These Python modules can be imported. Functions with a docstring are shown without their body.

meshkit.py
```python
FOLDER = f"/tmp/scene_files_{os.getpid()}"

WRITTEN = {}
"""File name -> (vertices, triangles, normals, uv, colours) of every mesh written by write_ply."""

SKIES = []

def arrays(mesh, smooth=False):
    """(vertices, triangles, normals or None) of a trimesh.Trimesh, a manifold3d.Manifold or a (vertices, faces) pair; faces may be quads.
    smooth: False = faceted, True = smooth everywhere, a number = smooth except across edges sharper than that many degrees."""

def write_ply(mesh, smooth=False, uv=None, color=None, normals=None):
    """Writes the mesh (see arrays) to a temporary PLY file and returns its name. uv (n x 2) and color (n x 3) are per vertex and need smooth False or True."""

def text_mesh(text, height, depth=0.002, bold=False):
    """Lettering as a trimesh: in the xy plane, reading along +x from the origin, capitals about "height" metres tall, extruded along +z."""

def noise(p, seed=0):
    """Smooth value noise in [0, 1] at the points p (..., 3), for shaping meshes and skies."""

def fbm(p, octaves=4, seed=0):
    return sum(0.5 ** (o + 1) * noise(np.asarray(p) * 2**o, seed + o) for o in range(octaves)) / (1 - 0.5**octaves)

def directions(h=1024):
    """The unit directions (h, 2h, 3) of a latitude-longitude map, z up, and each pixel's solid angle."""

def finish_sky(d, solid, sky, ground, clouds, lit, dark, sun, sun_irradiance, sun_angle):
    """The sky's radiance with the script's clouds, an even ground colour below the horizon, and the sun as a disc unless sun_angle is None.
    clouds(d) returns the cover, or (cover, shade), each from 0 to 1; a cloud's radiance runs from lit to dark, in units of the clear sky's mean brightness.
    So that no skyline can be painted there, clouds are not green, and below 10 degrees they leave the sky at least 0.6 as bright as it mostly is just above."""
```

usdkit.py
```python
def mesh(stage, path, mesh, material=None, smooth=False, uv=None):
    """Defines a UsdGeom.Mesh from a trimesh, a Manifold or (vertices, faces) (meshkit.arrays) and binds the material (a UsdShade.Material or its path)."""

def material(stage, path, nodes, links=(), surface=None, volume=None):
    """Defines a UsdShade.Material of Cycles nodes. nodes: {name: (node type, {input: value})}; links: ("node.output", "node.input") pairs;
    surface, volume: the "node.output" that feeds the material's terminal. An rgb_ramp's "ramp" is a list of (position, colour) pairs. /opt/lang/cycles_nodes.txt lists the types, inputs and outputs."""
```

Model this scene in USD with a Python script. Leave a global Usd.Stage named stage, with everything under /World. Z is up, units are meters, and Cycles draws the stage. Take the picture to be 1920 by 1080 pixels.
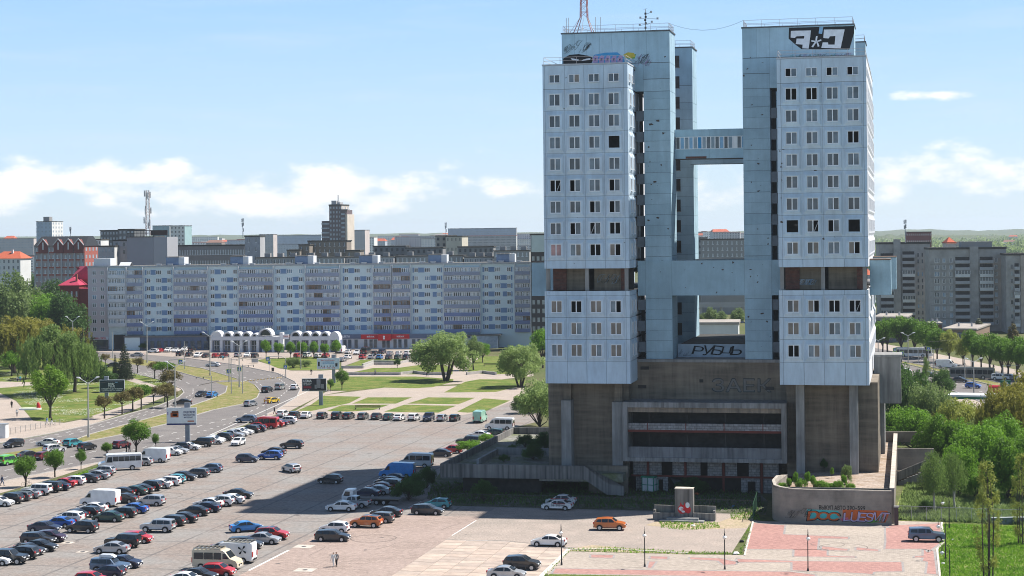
import math, random
import numpy as np
import trimesh, usdkit, meshkit
from shapely.geometry import Polygon
from pxr import Usd, UsdGeom, UsdLux, UsdShade, Gf, Sdf, Vt
stage = Usd.Stage.CreateInMemory()
UsdGeom.SetStageUpAxis(stage, UsdGeom.Tokens.z)
UsdGeom.SetStageMetersPerUnit(stage, 1.0)
UsdGeom.Xform.Define(stage, '/World')
UsdGeom.Scope.Define(stage, '/World/Looks')
F, CAM_H, ROLL, PU, PV = 3500.0, 40.0, 0.0103, 960.0, 438.0      # lens in photo pixels (photo 1920 wide), roll, horizon row
cam = UsdGeom.Camera.Define(stage, '/World/camera')
cam.CreateHorizontalApertureAttr(36.0)
cam.CreateVerticalApertureAttr(36.0 * 9 / 16)
cam.CreateFocalLengthAttr(36.0 * F / 1920)
cam.CreateVerticalApertureOffsetAttr(-36.0 * (540 - PV) / 1920)
cam.CreateClippingRangeAttr(Gf.Vec2f(1.0, 60000.0))
cam.CreateExposureAttr(0.82)
_c, _s = math.cos(ROLL), math.sin(ROLL)
cam.AddTransformOp().Set(Gf.Matrix4d(_c, 0, -_s, 0, _s, 0, _c, 0, 0, -1, 0, 0, 0, 0, CAM_H, 1))
SUN_AZ, SUN_EL = math.radians(70.6), math.radians(54.0)
SUN = np.array([math.sin(SUN_AZ) * math.cos(SUN_EL), math.cos(SUN_AZ) * math.cos(SUN_EL), math.sin(SUN_EL)])
sun = UsdLux.DistantLight.Define(stage, '/World/sun')
sun.CreateIntensityAttr(1.25)
sun.CreateAngleAttr(0.53)
sun.CreateNormalizeAttr(True)
sun.CreateColorAttr(Gf.Vec3f(1.0, 0.95, 0.88))
sun.AddTransformOp().Set(Gf.Matrix4d().SetRotate(Gf.Rotation(Gf.Vec3d(0, 0, 1), Gf.Vec3d(*SUN))))
sky_mat = usdkit.material(stage, '/World/Looks/sky', {
    'sky': ('sky_texture', {'sky_type': 'single_scattering', 'sun_disc': False, 'sun_elevation': SUN_EL, 'sun_rotation': SUN_AZ, 'altitude': 20.0, 'air_density': 1.0, 'aerosol_density': 0.6, 'ozone_density': 2.2}),
    'tc': ('texture_coordinate', {}),
    'sep': ('separate_xyz', {}),
    'map': ('mapping', {'scale': (1.0, 1.0, 2.3)}),
    'puff': ('noise_texture', {'scale': 22.0, 'detail': 8.0, 'roughness': 0.56}),
    'mapb': ('mapping', {'scale': (1.0, 1.0, 3.0)}),
    'big': ('noise_texture', {'scale': 7.0, 'detail': 3.0, 'roughness': 0.5}),
    'band': ('rgb_ramp', {'ramp': [(0.0, (0.10,) * 3), (0.010, (0.34,) * 3), (0.020, (0.47,) * 3), (0.030, (0.46,) * 3), (0.040, (0.34,) * 3), (0.050, (0.22,) * 3), (0.075, (0.14,) * 3), (0.3, (0.16,) * 3), (1.0, (0.14,) * 3)]}),
    'sum0': ('math', {'math_type': 'multiply_add', 'value2': 0.55, 'value3': -0.27}),
    'sum1': ('math', {'math_type': 'add'}),
    'sum2': ('math', {'math_type': 'add'}),
    'cover': ('map_range', {'range_type': 'smoothstep', 'from_min': 0.89, 'from_max': 1.08, 'to_min': 0.0, 'to_max': 0.92, 'clamp': True}),
    'mapc': ('mapping', {'scale': (1.0, 1.0, 9.0)}),
    'thin': ('noise_texture', {'scale': 9.0, 'detail': 6.0, 'roughness': 0.6}),
    'veil': ('map_range', {'range_type': 'smoothstep', 'from_min': 0.45, 'from_max': 0.85, 'to_min': 0.0, 'to_max': 0.3, 'clamp': True}),
    'tone': ('rgb_ramp', {'ramp': [(0.0, (0.62, 0.70, 0.80)), (0.35, (0.80, 0.84, 0.90)), (0.62, (1.0, 0.98, 0.95))]}),
    'cdir': ('vector_math', {'math_type': 'subtract', 'vector2': (0.2275, 0.9712, 0.0702)}), 'cmap': ('mapping', {'scale': (30.0, 9.0, 185.0)}), 'clen': ('vector_math', {'math_type': 'length'}), 'cnear': ('map_range', {'from_min': 0.0, 'from_max': 1.1, 'to_min': 0.44, 'to_max': 0.0, 'clamp': True}), 'cadd': ('math', {'math_type': 'add'}),
    'ctone': ('vector_math', {'math_type': 'scale', 'scale': 13.6}),
    'tint': ('mix_color', {'blend_type': 'multiply', 'fac': 1.0, 'b': (0.86, 0.98, 1.10), 'use_clamp': False}),
    'low': ('rgb_ramp', {'ramp': [(0.0, (0.86, 0.98, 1.05)), (0.05, (0.68, 0.92, 1.15)), (0.14, (0.43, 0.75, 1.20)), (0.4, (0.35, 0.62, 1.0)), (1.0, (0.35, 0.62, 1.0))]}),
    'lowf': ('rgb_ramp', {'ramp': [(0.0, (0.85,) * 3), (0.12, (0.8,) * 3), (0.45, (0.0,) * 3), (1.0, (0.0,) * 3)]}),
    'lows': ('vector_math', {'math_type': 'scale', 'scale': 11.2}), 'mlow': ('mix', {}),
    'm0': ('mix', {'color2': (9.0, 10.0, 10.8)}),
    'm1': ('mix', {}),
    'bg': ('background_shader', {'strength': 0.05})},
    [('tc.generated', 'sep.vector'), ('tc.generated', 'map.vector'), ('tc.generated', 'mapc.vector'), ('tc.generated', 'mapb.vector'), ('map.vector', 'puff.vector'), ('mapc.vector', 'thin.vector'), ('mapb.vector', 'big.vector'),
     ('sep.z', 'band.fac'), ('big.fac', 'sum0.value1'), ('puff.fac', 'sum1.value1'), ('sum0.value', 'sum1.value2'), ('sum1.value', 'sum2.value1'), ('band.color', 'sum2.value2'), ('tc.generated', 'cdir.vector1'), ('cdir.vector', 'cmap.vector'), ('cmap.vector', 'clen.vector1'), ('clen.value', 'cnear.value'), ('sum2.value', 'cadd.value1'), ('cnear.result', 'cadd.value2'),
     ('cadd.value', 'cover.value'), ('thin.fac', 'veil.value'), ('puff.fac', 'tone.fac'), ('tone.color', 'ctone.vector1'),
     ('sky.color', 'tint.a'), ('sep.z', 'low.fac'), ('sep.z', 'lowf.fac'), ('low.color', 'lows.vector1'), ('tint.result', 'mlow.color1'), ('lows.vector', 'mlow.color2'), ('lowf.color', 'mlow.fac'), ('mlow.color', 'm0.color1'), ('veil.result', 'm0.fac'), ('m0.color', 'm1.color1'), ('ctone.vector', 'm1.color2'), ('cover.result', 'm1.fac'), ('m1.color', 'bg.color')],
    surface='bg.background')
dome = UsdLux.DomeLight.Define(stage, '/World/sky')
UsdShade.MaterialBindingAPI.Apply(dome.GetPrim()).Bind(sky_mat)
dome.GetPrim().SetCustomDataByKey('kind', 'structure')
dome.GetPrim().SetCustomDataByKey('label', 'pale blue spring sky with a low bank of white clouds')
def ray(u, v):
    a, b = (u - PU) / F, -(v - PV) / F
    return a * _c + b * _s, -a * _s + b * _c
def gp(u, v, z=0.0):
    a, b = ray(u, v)
    d = (CAM_H - z) / -b
    return np.array([a * d, d, z])
def at(u, v, y):
    a, b = ray(u, v)
    return np.array([a * y, y, CAM_H + b * y])
def hz(u, v, y):
    return float(at(u, v, y)[2])
def C(h, k=1.0):
    v = [int(h[i:i + 2], 16) / 255 for i in (0, 2, 4)]
    return tuple(k * (x / 12.92 if x <= 0.04045 else ((x + 0.055) / 1.055) ** 2.4) for x in v)
def mul(c, k):
    return tuple(min(1.0, x * k) for x in c)
MATS = {}
def mat(name, color, rough=0.75, var=0.18, scale=0.8, spec=0.3, metal=0.0, bump=0.0, bscale=6.0, stretch=(1, 1, 1), coat=0.0, tint2=None, detail=5.0, island=0.0):
    """A surface of one base colour with blotches of wear: noise in object space between a darker and a lighter tone."""
    if name in MATS:
        return MATS[name]
    lo, hi = mul(color, 1 - var), mul(color, 1 + var)
    if tint2:
        lo = tint2
    n = {'tc': ('texture_coordinate', {}), 'mp': ('mapping', {'scale': stretch}), 'n': ('noise_texture', {'scale': scale, 'detail': detail, 'roughness': 0.62}),
         'r': ('rgb_ramp', {'ramp': [(0.28, lo), (0.72, hi)]}),
         'p': ('principled_bsdf', {'roughness': rough, 'specular_ior_level': spec, 'metallic': metal, 'coat_weight': coat, 'coat_roughness': 0.05})}
    l = [('tc.object', 'mp.vector'), ('mp.vector', 'n.vector'), ('n.fac', 'r.fac')]
    if island:
        n |= {'g': ('geometry', {}), 'mr': ('map_range', {'to_min': 1 - island, 'to_max': 1 + island}), 'sc': ('vector_math', {'math_type': 'scale'})}
        l += [('g.random_per_island', 'mr.value'), ('r.color', 'sc.vector1'), ('mr.result', 'sc.scale'), ('sc.vector', 'p.base_color')]
    else:
        l += [('r.color', 'p.base_color')]
    if bump:
        n |= {'nb': ('noise_texture', {'scale': bscale, 'detail': 4.0}), 'b': ('bump', {'strength': bump, 'distance': 0.05})}
        l += [('mp.vector', 'nb.vector'), ('nb.fac', 'b.height'), ('b.normal', 'p.normal')]
    MATS[name] = usdkit.material(stage, '/World/Looks/' + name, n, l, surface='p.BSDF')
    return MATS[name]
def streaked(name, color, streak, board=None, rough=0.85, sscale=(1.6, 1.6, 0.12), amount=0.75, big=0.25, bands=0.0, vary=0.28):
    """Weathered concrete: large blotches, dark run-off streaks down the face and, if bands, pale and brown pour lifts."""
    n = {'tc': ('texture_coordinate', {}), 'mp': ('mapping', {'scale': sscale}), 'n': ('noise_texture', {'scale': 1.0, 'detail': 6.0, 'roughness': 0.65}),
         'r': ('rgb_ramp', {'ramp': [(0.42, (0, 0, 0)), (0.72, (amount,) * 3)]}), 'n2': ('noise_texture', {'scale': big, 'detail': 6.0, 'roughness': 0.6}),
         'r2': ('rgb_ramp', {'ramp': [(0.3, mul(color, 1 - vary)), (0.7, mul(color, 1 + vary * 0.7))]}), 'm': ('mix', {'color2': streak}),
         'p': ('principled_bsdf', {'roughness': rough, 'specular_ior_level': 0.2})}
    l = [('tc.object', 'mp.vector'), ('mp.vector', 'n.vector'), ('n.fac', 'r.fac'), ('tc.object', 'n2.vector'), ('n2.fac', 'r2.fac'), ('r2.color', 'm.color1'), ('r.color', 'm.fac')]
    last = 'm.color'
    if board:
        n |= {'mb': ('mapping', {'scale': (0.10, 0.10, 1.1)}), 'nb': ('noise_texture', {'scale': 1.0, 'detail': 5.0, 'roughness': 0.7}), 'rb': ('rgb_ramp', {'ramp': [(0.38, (0, 0, 0)), (0.68, (bands,) * 3)]}), 'm2': ('mix', {'color2': board})}
        l += [('tc.object', 'mb.vector'), ('mb.vector', 'nb.vector'), ('nb.fac', 'rb.fac'), (last, 'm2.color1'), ('rb.color', 'm2.fac')]
        last = 'm2.color'
    n |= {'nf': ('noise_texture', {'scale': 9.0, 'detail': 4.0}), 'b': ('bump', {'strength': 0.35, 'distance': 0.04})}
    l += [(last, 'p.base_color'), ('tc.object', 'nf.vector'), ('nf.fac', 'b.height'), ('b.normal', 'p.normal')]
    MATS[name] = usdkit.material(stage, '/World/Looks/' + name, n, l, surface='p.BSDF')
    return MATS[name]
def leafmat(name, c1, c2, trans=0.45, clump=0.35):
    c1, c2 = [(min(1, c[0] * k * 1.06), c[1] * k * 1.04, c[2] * k * 0.9) for c, k in ((c1, 1.75), (c2, 1.7))]
    n = {'g': ('geometry', {}), 'tc': ('texture_coordinate', {}), 'n': ('noise_texture', {'scale': clump, 'detail': 3.0}), 'a': ('math', {'math_type': 'multiply_add', 'value2': 0.55}), 'r': ('rgb_ramp', {'ramp': [(0.25, c1), (0.95, c2)]}),
         'd': ('principled_bsdf', {'roughness': 0.55, 'specular_ior_level': 0.3}), 't': ('translucent_bsdf', {}), 'mx': ('mix_closure', {'fac': trans})}
    l = [('g.random_per_island', 'a.value1'), ('tc.object', 'n.vector'), ('n.fac', 'a.value3'), ('a.value', 'r.fac'), ('r.color', 'd.base_color'), ('r.color', 't.color'), ('d.BSDF', 'mx.closure1'), ('t.BSDF', 'mx.closure2')]
    MATS[name] = usdkit.material(stage, '/World/Looks/' + name, n, l, surface='mx.closure')
    return MATS[name]
class MB:
    """Collects shapes (quads and triangles) that become ONE mesh."""
    def __init__(s):
        s.v, s.f, s.n = [], [], 0
    def add(s, v, f):
        v, f = np.asarray(v, float), np.asarray(f, int)
        if f.shape[1] == 4:
            f = np.vstack([f[:, [0, 1, 2]], f[:, [0, 2, 3]]])
        s.v.append(v); s.f.append(f + s.n); s.n += len(v)
        return s
    def box(s, x0, y0, z0, x1, y1, z1):
        v = [(x, y, z) for x in (x0, x1) for y in (y0, y1) for z in (z0, z1)]
        return s.add(v, [(0, 1, 3, 2), (4, 6, 7, 5), (0, 4, 5, 1), (2, 3, 7, 6), (0, 2, 6, 4), (1, 5, 7, 3)])
    def quad(s, *p):
        return s.add(p, [(0, 1, 2, 3)])
    def bar(s, p, q, w, h=None, up=(0, 0, 1)):
        """A rectangular bar from p to q, w wide and h high."""
        p, q = np.asarray(p, float), np.asarray(q, float)
        h = w if h is None else h
        t = (q - p) / (np.linalg.norm(q - p) + 1e-12)
        a = np.cross(t, up)
        if np.linalg.norm(a) < 1e-6:
            a = np.cross(t, (1, 0, 0))
        a /= np.linalg.norm(a); b = np.cross(a, t)
        v = [e + i * a * w / 2 + j * b * h / 2 for e in (p, q) for i, j in ((-1, -1), (1, -1), (1, 1), (-1, 1))]
        return s.add(v, [(0, 3, 2, 1), (4, 5, 6, 7), (0, 1, 5, 4), (1, 2, 6, 5), (2, 3, 7, 6), (3, 0, 4, 7)])
    def tube(s, pts, r, sides=6):
        pts = np.asarray(pts, float)
        r = np.broadcast_to(np.asarray(r, float), (len(pts),))
        t = np.gradient(pts, axis=0); t /= np.linalg.norm(t, axis=1, keepdims=True) + 1e-12
        ref = np.where(np.abs(t[:, 2:]) < 0.9, [0, 0, 1.0], [1.0, 0, 0])
        a = np.cross(t, ref); a /= np.linalg.norm(a, axis=1, keepdims=True) + 1e-12
        b = np.cross(t, a); ang = np.arange(sides) * 2 * np.pi / sides
        v = (pts[:, None] + r[:, None, None] * (np.cos(ang)[None, :, None] * a[:, None] + np.sin(ang)[None, :, None] * b[:, None])).reshape(-1, 3)
        f = [(i * sides + j, i * sides + (j + 1) % sides, (i + 1) * sides + (j + 1) % sides, (i + 1) * sides + j) for i in range(len(pts) - 1) for j in range(sides)]
        s.add(v, f)
        for e, rev in ((0, True), (len(pts) - 1, False)):
            c = [(e * sides + 0, e * sides + j + 1, e * sides + j) if rev else (e * sides, e * sides + j, e * sides + j + 1) for j in range(1, sides - 1)]
            s.add(v, c)
        return s
    def cyl(s, c, r, h, axis=2, sides=12, r2=None):
        d = np.zeros(3); d[axis] = h
        c = np.asarray(c, float)
        return s.tube([c - d / 2, c + d / 2], [r, r if r2 is None else r2], sides)
    def prism(s, poly, z0, z1):
        """Upright prism over a polygon of (x, y)."""
        g = Polygon(poly)
        g = g if g.is_valid else g.buffer(0)
        m = trimesh.creation.extrude_polygon(g, z1 - z0, engine='earcut')
        return s.add(m.vertices + [0, 0, z0], m.faces)
    def sheet(s, poly, z):
        g = Polygon(poly)
        g = g if g.is_valid else g.buffer(0)
        for q in getattr(g, 'geoms', [g]):
            v, f = trimesh.creation.triangulate_polygon(q, engine='earcut')
            v = np.c_[v, np.full(len(v), z)]
            nz = np.cross(v[f[:, 1]] - v[f[:, 0]], v[f[:, 2]] - v[f[:, 0]])[:, 2]
            f = np.where(nz[:, None] < 0, f[:, ::-1], f)
            s.add(v, f)
        return s
    def mesh(s, m, T=None):
        v = np.asarray(m.vertices, float)
        if T is not None:
            v = v @ np.asarray(T)[:3, :3].T + np.asarray(T)[:3, 3]
        return s.add(v, m.faces)
    def arrays(s):
        return np.vstack(s.v), np.vstack(s.f)
    def build(s, name, m, parent=None, smooth=False, **kw):
        return obj(name, s.arrays(), m, parent, smooth, **kw)
COUNT = {}
def path_for(name, parent=None):
    base = (str(parent.GetPath()) if parent is not None else '/World') + '/' + name
    k = COUNT.get(base, -1) + 1
    COUNT[base] = k
    return base if k == 0 else f'{base}_{k:03d}'
def tag(p, label=None, cat=None, group=None, kind=None):
    for k, v in (('label', label), ('category', cat), ('group', group), ('kind', kind)):
        if v:
            p.SetCustomDataByKey(k, v)
    return p
def obj(name, m, material, parent=None, smooth=False, **kw):
    p = usdkit.mesh(stage, path_for(name, parent), m, material, smooth=smooth).GetPrim()
    return tag(p, **kw)
def thing(name, label=None, cat=None, loc=(0, 0, 0), rz=0.0, sc=None, group=None, kind=None):
    x = UsdGeom.Xform.Define(stage, path_for(name))
    x.AddTranslateOp().Set(Gf.Vec3d(*map(float, loc)))
    x.AddRotateZOp().Set(math.degrees(rz))
    sc = (1, 1, 1) if sc is None else (sc,) * 3 if np.ndim(sc) == 0 else sc
    x.AddScaleOp().Set(Gf.Vec3f(*map(float, sc)))
    return tag(x.GetPrim(), label, cat, group, kind)
def dup(root, name, label, cat, loc, rz=0.0, sc=None, group=None):
    p = thing(name, label, cat, loc, rz, sc, group)
    p.GetReferences().AddInternalReference(root.GetPath())
    p.SetInstanceable(True)
    return p
def text(t, height, depth=0.02, bold=False):
    return meshkit.text_mesh(t, height, depth, bold)
def frameT(origin, ex, ey, ez=None):
    """4x4 that puts a mesh's x, y, z along ex, ey and their cross product."""
    ex, ey = np.asarray(ex, float), np.asarray(ey, float)
    T = np.eye(4); T[:3, 0] = ex; T[:3, 1] = ey; T[:3, 2] = np.cross(ex, ey) if ez is None else ez; T[:3, 3] = origin
    return T
RNG = np.random.default_rng(11)
PYR = random.Random(5)
def P(*pts):
    return [tuple(gp(u, v)[:2]) for u, v in pts]
YAW = math.radians(12.0)
XR, YB = np.array([math.cos(YAW), -math.sin(YAW)]), np.array([math.sin(YAW), math.cos(YAW)])
def ground_mat(name, a, b, c, scales, rough=0.95, bump=0.4):
    """Three tones mixed by noises of falling size: soil, grass, gravel."""
    n = {'g': ('geometry', {}), 'n1': ('noise_texture', {'scale': scales[0], 'detail': 5.0, 'roughness': 0.6}), 'n2': ('noise_texture', {'scale': scales[1], 'detail': 6.0, 'roughness': 0.65}), 'n3': ('noise_texture', {'scale': scales[2], 'detail': 3.0}),
         'r1': ('rgb_ramp', {'ramp': [(0.35, (0, 0, 0)), (0.65, (1, 1, 1))]}), 'r2': ('rgb_ramp', {'ramp': [(0.42, (0, 0, 0)), (0.68, (1, 1, 1))]}), 'm1': ('mix', {'color1': a, 'color2': b}), 'm2': ('mix', {'color2': c}),
         'r3': ('rgb_ramp', {'ramp': [(0.25, (0.66,) * 3), (0.75, (1.28,) * 3)]}), 'm3': ('mix_color', {'blend_type': 'multiply', 'fac': 1.0, 'use_clamp': False}), 'bp': ('bump', {'strength': bump, 'distance': 0.15}),
         'p': ('principled_bsdf', {'roughness': rough, 'specular_ior_level': 0.15})}
    l = [('g.position', 'n1.vector'), ('g.position', 'n2.vector'), ('g.position', 'n3.vector'), ('n1.fac', 'r1.fac'), ('n2.fac', 'r2.fac'), ('r1.color', 'm1.fac'), ('m1.color', 'm2.color1'), ('r2.color', 'm2.fac'), ('n3.fac', 'r3.fac'),
         ('m2.color', 'm3.a'), ('r3.color', 'm3.b'), ('m3.result', 'p.base_color'), ('n3.fac', 'bp.height'), ('bp.normal', 'p.normal')]
    MATS[name] = usdkit.material(stage, '/World/Looks/' + name, n, l, surface='p.BSDF')
    return MATS[name]
def paving_mat(name, base, dark, tone2, brick=(0.5, 0.25), lines=(7.2, 9.6), line_col=None, line_w=0.03, fine=1.0):
    """Small setts with joints, worn patches metres across, and (if line_col) the grid of dark drain bands; laid along the building's axes."""
    n = {'g': ('geometry', {}), 'mp': ('mapping', {'rotation': (0, 0, YAW)}), 'b': ('brick_texture', {'color1': mul(base, 0.86), 'color2': mul(base, 1.14), 'mortar': dark, 'scale': fine, 'mortar_size': 0.018, 'brick_width': brick[0], 'row_height': brick[1]}),
         'n1': ('noise_texture', {'scale': 0.09, 'detail': 6.0, 'roughness': 0.62}), 'r1': ('rgb_ramp', {'ramp': [(0.40, (0, 0, 0)), (0.62, (0.85,) * 3)]}), 'm1': ('mix', {'color2': tone2}),
         'n2': ('noise_texture', {'scale': 1.7, 'detail': 7.0, 'roughness': 0.7}), 'r2': ('rgb_ramp', {'ramp': [(0.25, (0.62,) * 3), (0.75, (1.3,) * 3)]}), 'm2': ('mix_color', {'blend_type': 'multiply', 'fac': 1.0, 'use_clamp': False}),
         'bp': ('bump', {'strength': 0.3, 'distance': 0.03}), 'p': ('principled_bsdf', {'roughness': 0.8, 'specular_ior_level': 0.25})}
    l = [('g.position', 'mp.vector'), ('mp.vector', 'b.vector'), ('g.position', 'n1.vector'), ('g.position', 'n2.vector'), ('n1.fac', 'r1.fac'), ('b.color', 'm1.color1'), ('r1.color', 'm1.fac'), ('n2.fac', 'r2.fac'), ('m1.color', 'm2.a'), ('r2.color', 'm2.b')]
    last = 'm2.result'
    if line_col:
        n |= {'gl': ('brick_texture', {'offset': 0.0, 'color1': (0, 0, 0), 'color2': (0, 0, 0), 'mortar': (1, 1, 1), 'scale': 1.0, 'mortar_size': 0.2, 'mortar_smooth': 0.3, 'brick_width': lines[0], 'row_height': lines[1]}), 'n4': ('noise_texture', {'scale': 0.25, 'detail': 4.0}), 'r4': ('rgb_ramp', {'ramp': [(0.3, (0.2,) * 3), (0.6, (0.85,) * 3)]}),
              'ml': ('math', {'math_type': 'multiply'}), 'm4': ('mix', {'color2': line_col}),
              'gs': ('brick_texture', {'offset': 0.0, 'color1': (0, 0, 0), 'color2': (0, 0, 0), 'mortar': (1, 1, 1), 'scale': 1.0, 'mortar_size': 0.03, 'mortar_smooth': 0.3, 'brick_width': lines[0] / 6, 'row_height': lines[1] / 3}), 'ms': ('math', {'math_type': 'multiply', 'value2': 0.35}), 'm5': ('mix', {'color2': mul(line_col, 1.3)})}
        l += [('mp.vector', 'gl.vector'), ('mp.vector', 'gs.vector'), ('g.position', 'n4.vector'), ('n4.fac', 'r4.fac'), ('gl.color', 'ml.value1'), ('r4.color', 'ml.value2'), (last, 'm4.color1'), ('ml.value', 'm4.fac'), ('gs.color', 'ms.value1'), ('m4.color', 'm5.color1'), ('ms.value', 'm5.fac')]
        last = 'm5.color'
    l += [(last, 'p.base_color'), ('b.fac', 'bp.height'), ('bp.normal', 'p.normal')]
    n['bp'][1]['invert'] = True
    MATS[name] = usdkit.material(stage, '/World/Looks/' + name, n, l, surface='p.BSDF')
    return MATS[name]
G_EARTH = ground_mat('earth', (0.085, 0.10, 0.035), (0.14, 0.12, 0.07), (0.07, 0.095, 0.025), (0.01, 0.08, 1.2))
G_LAWN = ground_mat('lawn', (0.105, 0.155, 0.026), (0.065, 0.115, 0.016), (0.20, 0.19, 0.06), (0.10, 0.28, 2.2), bump=0.8)
G_MEADOW = ground_mat('meadow', (0.10, 0.155, 0.022), (0.075, 0.12, 0.018), (0.24, 0.24, 0.10), (0.07, 0.35, 1.6), bump=0.9)
G_DRY = ground_mat('dry_grass', (0.18, 0.17, 0.055), (0.12, 0.15, 0.03), (0.28, 0.22, 0.125), (0.15, 0.4, 2.0), bump=0.6)
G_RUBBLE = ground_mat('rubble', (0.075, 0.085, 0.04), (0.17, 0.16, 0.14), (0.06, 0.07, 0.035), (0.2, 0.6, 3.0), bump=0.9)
G_ROAD = ground_mat('road_asphalt', (0.165, 0.15, 0.145), (0.19, 0.175, 0.165), (0.145, 0.135, 0.13), (0.05, 0.25, 5.0), bump=0.15)
G_LOT = ground_mat('lot_asphalt', (0.32, 0.27, 0.235), (0.27, 0.235, 0.205), (0.36, 0.30, 0.26), (0.06, 0.3, 4.0), bump=0.15)
G_PATH = ground_mat('path_paving', (0.36, 0.30, 0.25), (0.31, 0.265, 0.23), (0.39, 0.33, 0.285), (0.08, 0.4, 4.0), bump=0.15)
G_SAND = ground_mat('bare_soil', (0.42, 0.33, 0.24), (0.36, 0.29, 0.21), (0.30, 0.26, 0.16), (0.2, 0.6, 3.0), bump=0.3)
G_WOOD = ground_mat('far_wood', (0.055, 0.08, 0.028), (0.075, 0.10, 0.03), (0.10, 0.105, 0.055), (0.004, 0.02, 0.09), bump=0.0)
PLAZA = paving_mat('plaza_setts', (0.262, 0.216, 0.188), (0.125, 0.108, 0.095), (0.245, 0.235, 0.222), line_col=(0.105, 0.098, 0.095))
BRICKPAVE = paving_mat('brick_paving', (0.31, 0.24, 0.205), (0.165, 0.13, 0.11), (0.335, 0.26, 0.225), brick=(0.9, 0.45))
REDPAVE = paving_mat('red_pavers', (0.355, 0.195, 0.17), (0.28, 0.16, 0.14), (0.38, 0.215, 0.185), brick=(0.45, 0.3))
BEIGEPAVE = paving_mat('beige_pavers', (0.35, 0.30, 0.255), (0.24, 0.21, 0.18), (0.38, 0.325, 0.275), brick=(0.45, 0.3))
GREYPAVE = mat('grey_edge_pavers', (0.27, 0.25, 0.24), 0.9)
WHITE_LINE = mat('road_paint', (0.66, 0.65, 0.62), 0.7, var=0.25, scale=1.5)
YELLOW_LINE = mat('yellow_road_paint', (0.68, 0.46, 0.12), 0.7, var=0.25, scale=1.5)
KERB = mat('kerb_stone', (0.36, 0.34, 0.32), 0.85, var=0.25, scale=1.0)
DARKMETAL = mat('dark_metal', (0.02, 0.02, 0.022), 0.5, spec=0.5)
GALV = mat('galvanised', (0.33, 0.34, 0.35), 0.45, metal=0.4, var=0.15)
def struct(name, polys, z, m, kind='structure', **kw):
    b = MB()
    for p in polys:
        b.sheet(p, z)
    return b.build(name, m, kind=kind, **kw)
b = MB()
ring = [(-1, 150), (0, 150)]
b.sheet([(-9000, 60), (9000, 60), (9000, 16000), (-9000, 16000)], 0.0)
b.build('ground', G_EARTH, kind='structure', label='open ground under the whole city')
E_ = lambda x, y: tuple(gp(0, 700)[:2] * 0 + np.array([x, y]))
struct('park_lawn', [P((-60, 690), (190, 655), (330, 700), (338, 715), (300, 735), (250, 758), (178, 779), (120, 791), (85, 790), (62, 788), (30, 750), (0, 737), (-60, 730))], 0.008, G_LAWN, label='daisy-flecked lawn of the park left of the avenue')
struct('plaza', [P((-60, 968), (0, 943), (120, 903), (235, 866), (330, 843), (420, 812), (545, 776), (640, 777), (760, 778), (870, 778), (930, 765), (985, 742), (1015, 738), (1010, 790), (960, 803), (945, 822), (835, 872), (812, 905), (800, 935), (840, 948), (1230, 958), (1420, 962), (1410, 978), (1370, 1036), (1285, 1036), (1065, 1030), (990, 1090), (900, 1180), (-200, 1180))], 0.010, PLAZA, label='sett paving of the car park square with dark drain bands')
struct('brick_apron', [P((447, 1080), (541, 1032), (600, 1000), (650, 972), (745, 966), (900, 969), (893, 976), (835, 1012), (735, 1080), (700, 1104), (400, 1104))], 0.014, BRICKPAVE, label='reddish brick paving between the sett square and the concrete slabs')
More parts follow.
